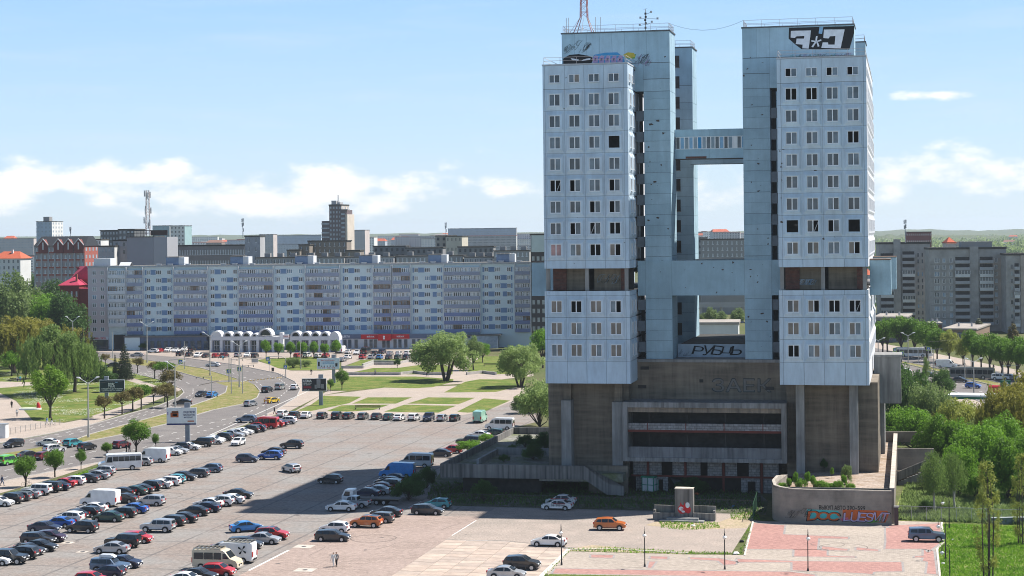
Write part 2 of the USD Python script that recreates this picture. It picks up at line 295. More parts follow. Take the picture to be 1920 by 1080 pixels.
struct('asphalt_lot', [P((835, 1012), (893, 976), (930, 952), (1240, 960), (1415, 966), (1405, 985), (1372, 1037), (1285, 1036), (1060, 1026), (1045, 1024), (950, 1014))], 0.018, G_LOT, label='worn beige asphalt in front of the concrete podium')
struct('avenue', [P((-80, 918), (0, 904), (120, 880), (300, 846), (380, 822), (460, 796), (520, 768), (556, 745), (563, 730), (553, 716), (520, 700), (440, 684), (345, 671), (240, 662), (165, 659), (120, 655), (120, 668), (190, 677), (240, 697), (305, 714), (340, 729), (345, 736), (335, 745), (300, 760), (240, 777), (170, 797), (90, 815), (0, 832), (-80, 846))], 0.012, G_ROAD, label='curving asphalt avenue left of the square')
struct('median', [P((148, 831), (230, 815), (310, 796), (400, 769), (455, 758), (482, 746), (488, 734), (478, 722), (462, 715), (404, 717), (426, 724), (423, 736), (397, 748), (350, 764), (300, 779), (240, 795), (170, 814), (143, 824)),
                  P((-30, 872), (60, 850), (120, 838), (122, 834), (100, 834), (0, 852), (-30, 858))], 0.016, G_DRY, label='dry grass strip with worn tracks between the carriageways')
struct('upper_median', [P((200, 672), (250, 672), (300, 679), (380, 691), (447, 711), (436, 713), (394, 714), (350, 702), (320, 693), (275, 686), (225, 681))], 0.016, G_DRY, label='grass strip between the carriageways beyond the crossing')
struct('pavement', [P((-80, 950), (0, 925), (100, 897), (195, 866), (330, 838), (420, 806), (545, 770), (600, 742), (615, 720), (640, 716), (660, 700), (640, 693), (600, 695), (545, 695), (478, 676), (440, 670), (440, 684), (520, 700), (553, 716), (563, 730), (556, 745), (520, 768), (460, 796), (380, 822), (300, 846), (120, 880), (0, 904), (-80, 918))], 0.014, G_PATH, label='pinkish pavement between the avenue and the square')
struct('front_car_park', [P((165, 659), (240, 662), (345, 671), (440, 684), (445, 670), (480, 676), (500, 672), (640, 672), (640, 688), (672, 677), (800, 677), (860, 668), (860, 655), (640, 650), (165, 652))], 0.020, G_LOT, label='parking strip before the long apartment block')
struct('kerb_verge', [P((-60, 962), (0, 938), (120, 898), (195, 871), (235, 858), (232, 867), (120, 904), (0, 944), (-60, 968)), P((330, 842), (362, 829), (440, 802), (447, 806), (430, 812), (330, 846))], 0.022, G_LAWN, label='narrow green verge along the square')
struct('crossing_square', [P((-60, 790), (-60, 738), (0, 737), (30, 752), (62, 789), (90, 791), (120, 793), (178, 782), (250, 760), (338, 724), (342, 730), (250, 769), (170, 796), (90, 813), (0, 830), (-60, 842))], 0.011, G_PATH, label='paved corner with a walkway left of the avenue')
struct('park_path', [P((205, 700), (240, 706), (290, 722), (318, 733), (300, 744), (250, 764), (178, 784), (172, 780), (245, 757), (300, 732), (280, 725), (236, 713), (205, 708)), P((-30, 715), (30, 716), (65, 717), (62, 722), (20, 726), (-30, 730))], 0.016, G_PATH, label='pale path curving through the park')
struct('square_lawn', [P(*q) for q in (
    ((484, 675), (530, 671), (600, 669), (640, 691), (600, 694), (548, 694), (520, 690)),
    ((642, 690), (676, 675), (745, 673), (795, 674), (795, 678), (745, 680), (700, 684), (680, 690)),
    ((648, 701), (700, 690), (745, 690), (790, 684), (830, 684), (850, 690), (848, 702), (800, 702), (650, 702)),
    ((610, 722), (630, 708), (655, 706), (780, 706), (850, 711), (850, 716), (812, 726), (780, 728), (720, 727), (650, 733), (620, 733)),
    ((832, 736), (872, 716), (900, 711), (985, 712), (985, 722), (930, 735)),
    ((875, 700), (885, 680), (905, 668), (985, 668), (985, 700), (930, 702)),
    ((557, 770), (583, 759), (607, 742), (678, 744), (655, 756), (583, 771)), ((660, 757), (690, 745), (773, 745), (742, 757)), ((612, 771), (640, 760), (730, 759), (700, 769), (650, 772)),
    ((763, 757), (803, 745), (891, 746), (860, 758)), ((720, 772), (758, 759), (855, 761), (822, 774)), ((857, 772), (907, 747), (957, 751), (913, 770), (877, 774)), ((985, 742), (1010, 722), (1030, 722), (1030, 780), (985, 770)))], 0.024, G_LAWN, label='lawn panels of the square between the paths')
struct('square_path', [P((600, 742), (650, 733), (720, 727), (860, 720), (1000, 705), (1000, 668), (860, 668), (800, 672), (672, 677), (640, 693), (660, 700), (640, 716)), P((545, 776), (600, 742), (720, 727), (900, 722), (1015, 730), (1015, 745), (985, 742), (930, 765), (870, 778), (760, 778))], 0.015, G_PATH, label='pale paths between the lawn panels')
struct('boulevard', [P((1560, 655), (1640, 672), (1700, 684), (1780, 703), (1850, 721), (1925, 738), (2000, 756), (2000, 822), (1925, 790), (1880, 771), (1800, 738), (1740, 716), (1690, 702), (1560, 680)), P((1560, 640), (1640, 652), (1700, 663), (1780, 679), (1925, 706), (2000, 720), (2000, 742), (1925, 727), (1850, 712), (1780, 695), (1720, 682), (1640, 666), (1560, 652))], 0.012, G_ROAD, label='two carriageways of the boulevard on the right')
struct('boulevard_median', [P((1560, 653), (1640, 667), (1720, 683), (1780, 696), (1850, 713), (1925, 728), (2000, 743), (2000, 755), (1925, 737), (1850, 720), (1780, 702), (1700, 683), (1640, 671), (1560, 654))], 0.016, G_DRY, label='grass strip between the carriageways of the boulevard')
struct('boulevard_pavement', [P((1560, 626), (1660, 645), (1760, 664), (1925, 697), (2000, 712), (2000, 720), (1925, 706), (1780, 679), (1700, 663), (1560, 638)), P((1780, 745), (1830, 750), (1880, 772), (1925, 792), (1925, 800), (1870, 780), (1780, 752))], 0.016, G_PATH, label='pavement under the street trees of the boulevard')
struct('wild_meadow', [P((1672, 990), (1684, 940), (1700, 900), (1950, 890), (2000, 960), (2000, 1100), (1765, 1100), (1757, 1050), (1755, 1030), (1770, 1028), (1766, 982), (1682, 977))], 0.02, G_MEADOW, label='tall unmown grass right of the red paving')
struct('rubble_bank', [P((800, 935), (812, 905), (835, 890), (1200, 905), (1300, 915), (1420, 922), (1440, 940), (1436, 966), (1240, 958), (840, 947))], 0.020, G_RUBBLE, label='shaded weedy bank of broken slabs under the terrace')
struct('bare_patch', [P((1210, 985), (1240, 975), (1345, 980), (1400, 960), (1412, 975), (1400, 990), (1345, 992), (1290, 993)), P((1065, 1030), (1110, 1022), (1200, 1030), (1290, 1036), (1285, 1039), (1068, 1033))], 0.022, G_SAND, label='sandy bare soil round the concrete plinth')
struct('paved_forecourt', [P((1410, 976), (1440, 978), (1682, 977), (1764, 979), (1768, 1017), (1757, 1032), (1762, 1090), (1035, 1090), (1025, 1074), (1068, 1034), (1290, 1040), (1394, 1041))], 0.026, BEIGEPAVE, label='beige block paving of the forecourt')
red = [((1416, 981), (1473, 985), (1470, 1002), (1592, 1007), (1592, 1011), (1536, 1010), (1534, 1031), (1488, 1031), (1400, 1030), (1396, 1033), (1412, 981)),
       ((1470, 981), (1670, 990), (1660, 986), (1764, 981), (1767, 1017), (1740, 1036), (1735, 1030), (1658, 1030), (1660, 1016), (1659, 988)),
       ((1534, 1031), (1552, 1031), (1552, 1042), (1605, 1044), (1605, 1046), (1487, 1044), (1488, 1031)), ((1540, 1024), (1592, 1030), (1590, 1033), (1538, 1032)), ((1604, 1026), (1650, 1031), (1648, 1034), (1604, 1032)),
       ((1292, 1045), (1350, 1047), (1384, 1054), (1380, 1059), (1355, 1060), (1345, 1052), (1292, 1049)), ((1380, 1048), (1487, 1052), (1692, 1054), (1694, 1072), (1640, 1073), (1637, 1078), (1622, 1076), (1530, 1072), (1484, 1070), (1484, 1055), (1382, 1055)),
       ((1107, 1040), (1152, 1041), (1150, 1047), (1106, 1046)), ((1219, 1043), (1254, 1044), (1253, 1049), (1217, 1048)), ((1216, 1053), (1232, 1053), (1222, 1066), (1212, 1065)), ((1040, 1066), (1270, 1070), (1480, 1072), (1530, 1078), (1530, 1084), (1034, 1076)),
       ((1730, 1030), (1752, 1033), (1758, 1078), (1735, 1076), (1738, 1054), (1728, 1052), (1730, 1046), (1712, 1046), (1714, 1043), (1730, 1042))]
struct('red_paving', [P(*q) for q in red], 0.032, REDPAVE, label='red block paving laid in the beige forecourt')
b = MB()
for q in red:                                                         # grey edging course round each red field
    w = P(*q)
    for i in range(len(w)):
        p0, p1 = np.array(w[i]), np.array(w[(i + 1) % len(w)])
        if np.linalg.norm(p1 - p0) > 0.6:
            b.bar((*p0, 0.031), (*p1, 0.031), 0.28, 0.010)
b.build('paving_edging', GREYPAVE, kind='structure', label='grey edging course round the red paving')
struct('front_lawn', [P((1030, 1077), (1300, 1082), (1530, 1086), (1530, 1110), (1000, 1110))], 0.036, G_LAWN, label='strip of lawn along the lower edge')
slabm = [mat(f'slab_concrete_{k}', c, 0.85, var=0.2, scale=0.7) for k, c in enumerate(((0.40, 0.32, 0.265), (0.36, 0.295, 0.25), (0.43, 0.35, 0.29)))]
slab_area = Polygon(P((835, 1013), (950, 1016), (1043, 1025), (1062, 1031), (1005, 1090), (960, 1130), (690, 1120), (735, 1080)))
base = struct('slab_yard', [list(slab_area.exterior.coords)[:-1]], 0.016, mat('slab_joint', (0.17, 0.15, 0.125), 0.95), label='yard of large concrete slabs beside the kerb')
o0 = np.array(gp(835, 1013)[:2])
for i in range(-3, 14):
    for j in range(-16, 2):
        sx, sy = 2.9, 2.05
        c = [o0 + XR * (i + a) * sx + YB * (j + bq) * sy for a, bq in ((0.012, 0.017), (0.988, 0.017), (0.988, 0.983), (0.012, 0.983))]
        g = Polygon(c).intersection(slab_area)
        if g.area > 0.5 and g.geom_type == 'Polygon' and np.mean([x[1] for x in g.exterior.coords]) > 206:
            h = 0.045 + 0.016 * PYR.random()
            q = MB(); q.prism(list(g.exterior.coords)[:-1], 0.010, h); q.build('slab', slabm[PYR.randrange(3)], base)
def strip(b, pts, w, z, h):
    w_ = [gp(*p)[:2] for p in pts]
    for p0, p1 in zip(w_, w_[1:]):
        b.bar((*p0, z), (*p1, z), w, h)
b = MB()
for pts in (((0, 904), (120, 880), (300, 846), (380, 822), (460, 796), (520, 768), (556, 745), (563, 730), (553, 716), (520, 700), (440, 684), (345, 671)), ((0, 831), (90, 814), (170, 797), (240, 777), (300, 760), (335, 745), (345, 736), (340, 729), (305, 714), (240, 697)),
            ((148, 831), (230, 815), (310, 796), (400, 769), (455, 758), (482, 746), (488, 734), (478, 722)), ((426, 724), (423, 736), (397, 748), (350, 764), (300, 779), (240, 795), (170, 814), (143, 824)), ((275, 686), (320, 693), (350, 702), (394, 714)), ((447, 711), (380, 691), (300, 679), (250, 672)),
            ((1640, 671), (1700, 683), (1780, 702), (1850, 720), (1925, 737)), ((1925, 728), (1850, 713), (1780, 696), (1720, 683), (1640, 667)), ((1700, 702), (1740, 716), (1800, 738), (1880, 771))):
    strip(b, pts, 0.2, 0.07, 0.14)
b.build('road_kerb', KERB, kind='structure', label='low stone kerbs along the carriageways')
b = MB()
strip(b, ((1066, 1031), (1008, 1088)), 0.5, 0.06, 0.12); strip(b, ((1066, 1031), (1150, 1030), (1200, 1033), (1290, 1038)), 0.35, 0.05, 0.10)
strip(b, ((1396, 1042), (1412, 978)), 0.2, 0.05, 0.10); strip(b, ((1766, 980), (1769, 1017), (1757, 1031), (1763, 1088)), 0.25, 0.05, 0.10)
b.build('forecourt_kerb', mat('pale_kerb', (0.55, 0.50, 0.45), 0.85, var=0.2), kind='structure', label='pale kerb round the forecourt')
b = MB()
def dashes(b, pts, n, on=0.4, w=0.15, z=0.022):
    w_ = np.array([gp(*p)[:2] for p in pts]); L = np.r_[0, np.cumsum(np.linalg.norm(np.diff(w_, axis=0), axis=1))]
    q = lambda t: np.array([np.interp(t, L, w_[:, k]) for k in (0, 1)])
    for i in range(n):
        t0 = L[-1] * (i + 0.2) / n; t1 = t0 + L[-1] / n * on
        b.bar((*q(t0), z), (*q(t1), z), w, 0.006)
dashes(b, ((0, 884), (140, 855), (310, 816), (460, 776), (520, 748), (545, 727), (520, 708), (430, 690)), 38)
dashes(b, ((0, 897), (100, 877), (300, 832), (450, 788)), 26)
dashes(b, ((0, 842), (120, 817), (180, 803), (240, 787), (300, 770), (350, 752), (382, 738), (385, 728)), 28); dashes(b, ((0, 837), (120, 812), (180, 799), (240, 782), (300, 765), (340, 750), (362, 738), (362, 728)), 28)
dashes(b, ((350, 685), (430, 697), (480, 716), (510, 735)), 12); dashes(b, ((250, 690), (310, 703), (362, 722)), 6)
dashes(b, ((1660, 660), (1780, 687), (1920, 717)), 14); dashes(b, ((1660, 683), (1760, 708), (1850, 738), (1920, 762)), 16)
dashes(b, ((835, 1012), (893, 976)), 1, 0.98, 0.14); dashes(b, ((835, 1012), (955, 1016)), 1, 0.98, 0.10)
dashes(b, ((447, 1080), (541, 1032)), 1, 0.98, 0.30); dashes(b, ((760, 955), (790, 940)), 1, 0.9, 0.12)
dashes(b, ((200, 868), (330, 841), (440, 804), (545, 771), (585, 745), (590, 728)), 1, 0.9, 0.18)
b.build('road_marking', WHITE_LINE, kind='structure', label='white painted lane lines')
for pts in (((376, 722), (408, 715)), ((457, 715), (524, 708))):        # crossings: white and yellow bars
    p0, p1 = gp(*pts[0])[:2], gp(*pts[1])[:2]
    for k, m in ((0, WHITE_LINE), (1, YELLOW_LINE)):
        b = MB()
        for i in range(k, 22, 2):
            c = p0 + (p1 - p0) * (i + 0.5) / 22
            b.bar((c[0] - 0.5, c[1] - 2.2, 0.023), (c[0] + 0.5, c[1] + 2.2, 0.023), 0.55, 0.006)
        b.build('crossing_stripe', m, kind='structure', label='striped pedestrian crossing over the avenue')
for (u, v, r) in ((127, 1018, 0.8), (570, 1025, 1.2), (572, 1069, 1.2), (155, 1035, 0.7)):
    g = gp(u, v); b = MB(); b.sheet([tuple(g[:2] + XR * a * r + YB * q * r) for a, q in ((-1, -1), (1, -1), (1, 1), (-1, 1))], 0.034)
    o = b.build('manhole_surround', mat('pale_slab', (0.45, 0.40, 0.35), 0.85), label=f'pale square slab round a drain cover in the square', kind='structure')
    MB().cyl((g[0], g[1], 0.042), 0.32, 0.012, 2, 12).build('manhole_cover', DARKMETAL, o)
def ridge(name, pts, y, label, depth=2500, seed=3):
    b = MB(); us = np.linspace(pts[0][0], pts[-1][0], 160)
    top = np.interp(us, [p[0] for p in pts], [p[1] for p in pts])
    rows = []
    for k, (dy, sc) in enumerate(((-depth * 0.5, 0.0), (-depth * 0.3, 0.55), (0, 1.0), (depth * 0.5, 0.0))):
        row = []
        for u, v in zip(us, top):
            p = at(u, v, y); h = max(p[2], 2.0) + 9 * (meshkit.fbm(np.array([u / 9.0, k * 3.1, seed]), 3, seed) - 0.5)
            row.append((p[0] * (y + dy) / y, y + dy, -2 + (h + 2) * sc))
        rows.append(row)
    v = np.array(rows).reshape(-1, 3); n = len(us)
    f = [(r * n + i, r * n + i + 1, (r + 1) * n + i + 1, (r + 1) * n + i) for r in range(3) for i in range(n - 1)]
    b.add(v, f); return b.build(name, G_WOOD, kind='structure', label=label, smooth=True)
ridge('hills', [(-500, 444), (60, 443), (400, 441), (700, 438), (1000, 436), (1340, 434), (1660, 433), (1690, 430), (1740, 429.5), (1780, 432), (1850, 432), (1900, 430.5), (1960, 429), (2400, 428)], 9000, 'blue wooded hills along the horizon')
ridge('near_hill', [(1560, 446), (1660, 441), (1720, 440), (1800, 441), (1900, 442), (2300, 440)], 5200, 'lower wooded rise before the horizon on the right', 1800, 8)
b = MB(); a_ = np.linspace(0, 2 * math.pi, 40)
for (u, v, r) in ((1582, 1027, 3.0), (1552, 1021, 2.1), (300, 930, 3.4), (700, 1010, 3.0)):
    g = gp(u, v); c = [(g[0] + r * math.cos(x) * (1 + 0.03 * math.sin(3 * x)), g[1] + r * math.sin(x), 0.036) for x in a_]
    for p, q in zip(c, c[1:]):
        b.bar(p, q, 0.09, 0.002)
for k in range(26):
    g = gp(PYR.uniform(60, 1000), PYR.uniform(860, 1070)); n = PYR.randrange(4, 9); h_ = PYR.uniform(-0.5, 0.2) + (1.36 if PYR.random() < 0.4 else 0); p = g + [0, 0, 0.032]
    for i in range(n):
        q = p + [1.1 * math.cos(h_), 1.1 * math.sin(h_), 0]; b.bar(p, q, 0.07, 0.002); p = q; h_ += PYR.uniform(-0.12, 0.2)
b.build('tyre_mark', mat('tyre_mark', (0.14, 0.12, 0.11), 0.9), kind='stuff', label='faint curling tyre marks on the paving')
b = MB()
for k in range(70):
    g = gp(PYR.uniform(0, 900), PYR.uniform(800, 1075)); r = PYR.uniform(0.15, 0.5); c = [(g[0] + r * PYR.uniform(0.6, 1.3) * math.cos(x), g[1] + r * PYR.uniform(0.5, 1.2) * math.sin(x)) for x in np.linspace(0, 6.28, 10)[:-1]]; b.sheet(c, 0.030)
b.build('oil_stain', mat('oil_stain', (0.12, 0.105, 0.10), 0.7), kind='stuff', label='dark oil stains on the car park paving')
BO = np.array([4.9, 286.0])                                            # its front left corner; x along the front, y into depth
def loc2(u, v, yl):
    """Building coordinates (x, z) of a photo point on the plane y = yl."""
    a, bb = ray(u, v)
    t = (yl + BO @ YB) / (a * YB[0] + YB[1])
    p = np.array([a * t, t])
    return float((p - BO) @ XR), float(CAM_H + bb * t)
def bw(x, y, z=0.0):
    p = BO + XR * x + YB * y
    return np.array([p[0], p[1], z])
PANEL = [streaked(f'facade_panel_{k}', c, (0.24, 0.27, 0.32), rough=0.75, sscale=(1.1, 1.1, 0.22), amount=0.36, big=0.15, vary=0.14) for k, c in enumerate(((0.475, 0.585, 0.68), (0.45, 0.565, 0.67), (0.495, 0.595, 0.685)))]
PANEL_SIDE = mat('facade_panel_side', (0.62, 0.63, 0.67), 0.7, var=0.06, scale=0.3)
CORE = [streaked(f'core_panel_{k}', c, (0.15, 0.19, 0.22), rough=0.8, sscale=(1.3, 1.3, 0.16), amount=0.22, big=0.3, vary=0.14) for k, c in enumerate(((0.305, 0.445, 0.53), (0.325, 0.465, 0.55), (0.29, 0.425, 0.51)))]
JOINT = mat('dark_joint', (0.06, 0.065, 0.07), 0.9)
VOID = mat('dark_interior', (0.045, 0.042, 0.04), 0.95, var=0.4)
FRAME_W = mat('white_window_frame', (0.74, 0.75, 0.76), 0.5, var=0.06)
CONC = streaked('raw_concrete', (0.17, 0.145, 0.115), (0.06, 0.052, 0.045), board=(0.30, 0.25, 0.19), bands=0.5)
CONC_PALE = streaked('pale_concrete', (0.27, 0.27, 0.265), (0.10, 0.10, 0.10), sscale=(1.4, 1.4, 0.10), amount=0.7)
CONC_BAY = streaked('bay_concrete', (0.25, 0.245, 0.24), (0.08, 0.075, 0.07), sscale=(1.8, 1.8, 0.12), amount=0.85)
CONC_WALL = streaked('wall_concrete', (0.25, 0.225, 0.20), (0.07, 0.065, 0.06), board=(0.36, 0.31, 0.25), sscale=(0.5, 0.5, 0.3), amount=0.6, bands=0.35)
CONC_TERR = streaked('terrace_concrete', (0.205, 0.195, 0.185), (0.045, 0.045, 0.045), sscale=(2.4, 2.4, 0.06), amount=0.95)
TERR_FLOOR = ground_mat('terrace_floor', (0.40, 0.33, 0.28), (0.33, 0.27, 0.225), (0.22, 0.15, 0.09), (0.2, 0.5, 3.0), bump=0.2)
SHADE_FLOOR = ground_mat('mossy_floor', (0.26, 0.25, 0.235), (0.12, 0.14, 0.06), (0.20, 0.19, 0.18), (0.2, 0.5, 3.0), bump=0.3)
STEEL_RED = mat('rust_red_steel', (0.13, 0.03, 0.022), 0.7)
ROOFING = mat('roof_felt', (0.05, 0.047, 0.042), 0.95, var=0.4, scale=0.5)
RAIL = mat('rail_paint', (0.42, 0.38, 0.37), 0.5, var=0.2)
def glassmat(name, base, rough=0.08, tone=0.5):
    MATS[name] = usdkit.material(stage, '/World/Looks/' + name, {'tc': ('texture_coordinate', {}), 'n': ('noise_texture', {'scale': 0.6, 'detail': 3.0}), 'r': ('rgb_ramp', {'ramp': [(0.3, mul(base, 1 - tone)), (0.7, mul(base, 1 + tone))]}), 'p': ('principled_bsdf', {'roughness': rough, 'specular_ior_level': 0.6})},
                                [('tc.object', 'n.vector'), ('n.fac', 'r.fac'), ('r.color', 'p.base_color')], surface='p.BSDF')
    return MATS[name]
PANE = glassmat('dusty_glass', (0.06, 0.078, 0.095)); PANE_B = glassmat('boarded_pane', (0.17, 0.145, 0.12), 0.5, 0.3); PANE_P = glassmat('pink_board', (0.34, 0.20, 0.19), 0.6, 0.4); PANE_D = glassmat('dark_glass', (0.035, 0.042, 0.05), 0.06); PANE_G = glassmat('grey_blue_glass', (0.11, 0.145, 0.175), 0.12, 0.4)
def brickmat(name, c1, c2, mortar, bw_=0.5, rh=0.25, axes=(0, 2)):
    comb = {0: 'x', 1: 'y', 2: 'z'}
    MATS[name] = usdkit.material(stage, '/World/Looks/' + name, {'tc': ('texture_coordinate', {}), 'se': ('separate_xyz', {}), 'co': ('combine_xyz', {}), 'b': ('brick_texture', {'color1': c1, 'color2': c2, 'mortar': mortar, 'scale': 1.0, 'mortar_size': 0.025, 'brick_width': bw_, 'row_height': rh}),
                                'n': ('noise_texture', {'scale': 2.0, 'detail': 5.0}), 'r': ('rgb_ramp', {'ramp': [(0.3, (0.7,) * 3), (0.7, (1.2,) * 3)]}), 'm': ('mix_color', {'blend_type': 'multiply', 'fac': 1.0, 'use_clamp': False}), 'bp': ('bump', {'strength': 0.6, 'distance': 0.02, 'invert': True}), 'p': ('principled_bsdf', {'roughness': 0.9, 'specular_ior_level': 0.2})},
                                [('tc.object', 'se.vector'), (f'se.{comb[axes[0]]}', 'co.x'), (f'se.{comb[axes[1]]}', 'co.y'), ('co.vector', 'b.vector'), ('tc.object', 'n.vector'), ('n.fac', 'r.fac'), ('b.color', 'm.a'), ('r.color', 'm.b'), ('m.result', 'p.base_color'), ('b.fac', 'bp.height'), ('bp.normal', 'p.normal')], surface='p.BSDF')
    return MATS[name]
BRICK_WHITE = brickmat('white_block_masonry', (0.29, 0.28, 0.28), (0.23, 0.22, 0.22), (0.11, 0.105, 0.10), 0.8, 0.4)
BRICK_RED = brickmat('red_brick_masonry', (0.20, 0.06, 0.04), (0.13, 0.045, 0.035), (0.10, 0.08, 0.07), 0.3, 0.12)
PAINT = lambda n, h, k=1.0: mat('paint_' + n, C(h, k), 0.7, var=0.12, scale=1.5)
PT = {'black': PAINT('black', '15171b'), 'white': PAINT('white', 'c9cdd2'), 'purple': PAINT('purple', '9a86a8'), 'orange': PAINT('orange', 'b0582c'), 'teal': PAINT('teal', '3fa3a4'), 'blue': PAINT('blue', '3a86b4'), 'red': PAINT('red', 'b4262a'), 'green': PAINT('green', '5f8a3c'), 'yellow': PAINT('yellow', 'b0a040'), 'lilac': PAINT('lilac', 'a79ab8'), 'pink': PAINT('pink', 'b05a72'), 'ltblue': PAINT('ltblue', '7fa6c4')}
tower = thing('abandoned_tower_block', 'unfinished pale blue twin-tower concrete office block joined by bridges', 'building', (*BO, 0), -YAW)
class Face:
    """A facade plane in building coordinates: s runs along it, n out of it, z up."""
    def __init__(f, o, ex, en):
        f.o, f.ex, f.en = np.array([*o, 0.0]), np.array([*ex, 0.0]), np.array([*en, 0.0])
    def __call__(f, s, n, z):
        return f.o + f.ex * s + f.en * n + np.array([0, 0, z])
    def rect(f, b, s0, s1, z0, z1, n):
        b.quad(f(s0, n, z0), f(s1, n, z0), f(s1, n, z1), f(s0, n, z1))
    def box(f, b, s0, s1, n0, n1, z0, z1):
        v = [f(s, n, z) for s in (s0, s1) for n in (n0, n1) for z in (z0, z1)]
        b.add(v, [(0, 1, 3, 2), (4, 6, 7, 5), (0, 4, 5, 1), (2, 3, 7, 6), (0, 2, 6, 4), (1, 5, 7, 3)])
def ringq(f, b, A, n0, B, n1):
    """Four quads between rectangle A at n0 and rectangle B at n1 (s0, s1, z0, z1)."""
    a = [f(A[0], n0, A[2]), f(A[1], n0, A[2]), f(A[1], n0, A[3]), f(A[0], n0, A[3])]
    c = [f(B[0], n1, B[2]), f(B[1], n1, B[2]), f(B[1], n1, B[3]), f(B[0], n1, B[3])]
    for i in range(4):
        j = (i + 1) % 4
        b.quad(a[i], a[j], c[j], c[i])
def panel(f, b, s0, s1, z0, z1, win=None, bulge=0.19, g=0.02):
    """Facade panel: edges drawn back to the joint, the field round the window standing proud like a cut-off pyramid."""
    R = (s0 + g, s1 - g, z0 + g, z1 - g)
    ringq(f, b, R, -0.15, R, 0.0)
    if win is None:
        f.rect(b, *R, 0.0)
        return
    if bulge:
        m = (win[0] - 0.30, win[1] + 0.30, win[2] - 0.22, win[3] + 0.16)
        k = (R[0] + 0.12, R[1] - 0.12, R[2] + 0.10, R[3] - 0.06)
        ringq(f, b, R, 0.0, k, 0.0)
        ringq(f, b, k, 0.0, m, bulge)
        ringq(f, b, m, bulge, win, bulge)
    else:
        ringq(f, b, R, 0.0, win, 0.0)
    ringq(f, b, win, bulge, win, -0.12)
def window(f, w, state, parent, nf=0.02):
    """Two-leaf window: white frame, mullion, sill; each leaf dusty glass, boarded, or gone."""
    s0, s1, z0, z1 = w
    if state == 'xx':
        return
    b = MB(); t = 0.07; mid = (s0 + s1) / 2
    f.box(b, s0, s1, nf - 0.05, nf + 0.05, z0, z0 + t); f.box(b, s0, s1, nf - 0.05, nf + 0.05, z1 - t, z1)
    f.box(b, s0, s0 + t, nf - 0.05, nf + 0.05, z0 + t, z1 - t); f.box(b, s1 - t, s1, nf - 0.05, nf + 0.05, z0 + t, z1 - t); f.box(b, mid - 0.075, mid + 0.075, nf - 0.055, nf + 0.055, z0 + t, z1 - t)
    f.box(b, s0 - 0.03, s1 + 0.03, nf + 0.06, 0.29, z0 - 0.05, z0 - 0.005)
    p = b.build('window', FRAME_W, parent)
    for c, (a0, a1) in zip(state, ((s0 + t, mid - 0.09), (mid + 0.09, s1 - t))):
        if c in 'gbpd':
            q = MB(); f.box(q, a0, a1, nf - 0.02, nf + 0.0, z0 + t, z1 - t)
            q.build('pane', {'g': (PANE, PANE, PANE_G, PANE_D)[PYR.randrange(4)], 'b': PANE_B if PYR.random() < 0.75 else PANE_G, 'p': PANE_P, 'd': PANE_D}[c], p)
        elif c == 't':                                                  # leaf hanging open, tilted inwards
            q = MB(); q.bar(f(a0 + 0.1, -0.05, z0 + 0.1), f(a1, -0.05, z1 - 0.3), 0.05); q.build('pane', FRAME_W, p)
ROWS_U = [(62.0, 65.62, 63.6, 1.25)] + [(58.7 - 3.278 * i, 61.98 - 3.278 * i, 60.34 - 3.278 * i, 1.80) for i in range(8)]
ROWS_L = [(27.08 - 3.34 * i, 30.40 - 3.34 * i, 28.75 - 3.34 * i, 1.80) for i in range(3)]
ST_L = ['gd|bb|gg|gg', 'gg|gg|gg|gg', 'gg|gg|gg|gg', 'gg|gg|gg|xx', 'gg|gg|gg|gg', 'ot|og|gg|og', 'gg|gg|og|og', 'gg|og|tg|oo', 'pp|bb|oo|bo', 'bb|oo|bb|bo', 'bb|bb|bb|bb', 'bb|bb|bb|bb']
ST_R = ['og|gg|og|og', 'oo|oo|gg|gg', 'gg|gg|gg|gg', 'gg|gg|gg|oo', 'gg|gg|gg|gg', 'gg|gg|gg|gg', 'gg|gg|gg|gg', 'xx|gt|og|xx', 'gb|gb|bb|bo', 'gb|bo|oo|ot', 'bb|bb|gb|bb', 'oo|bb|bb|gb']
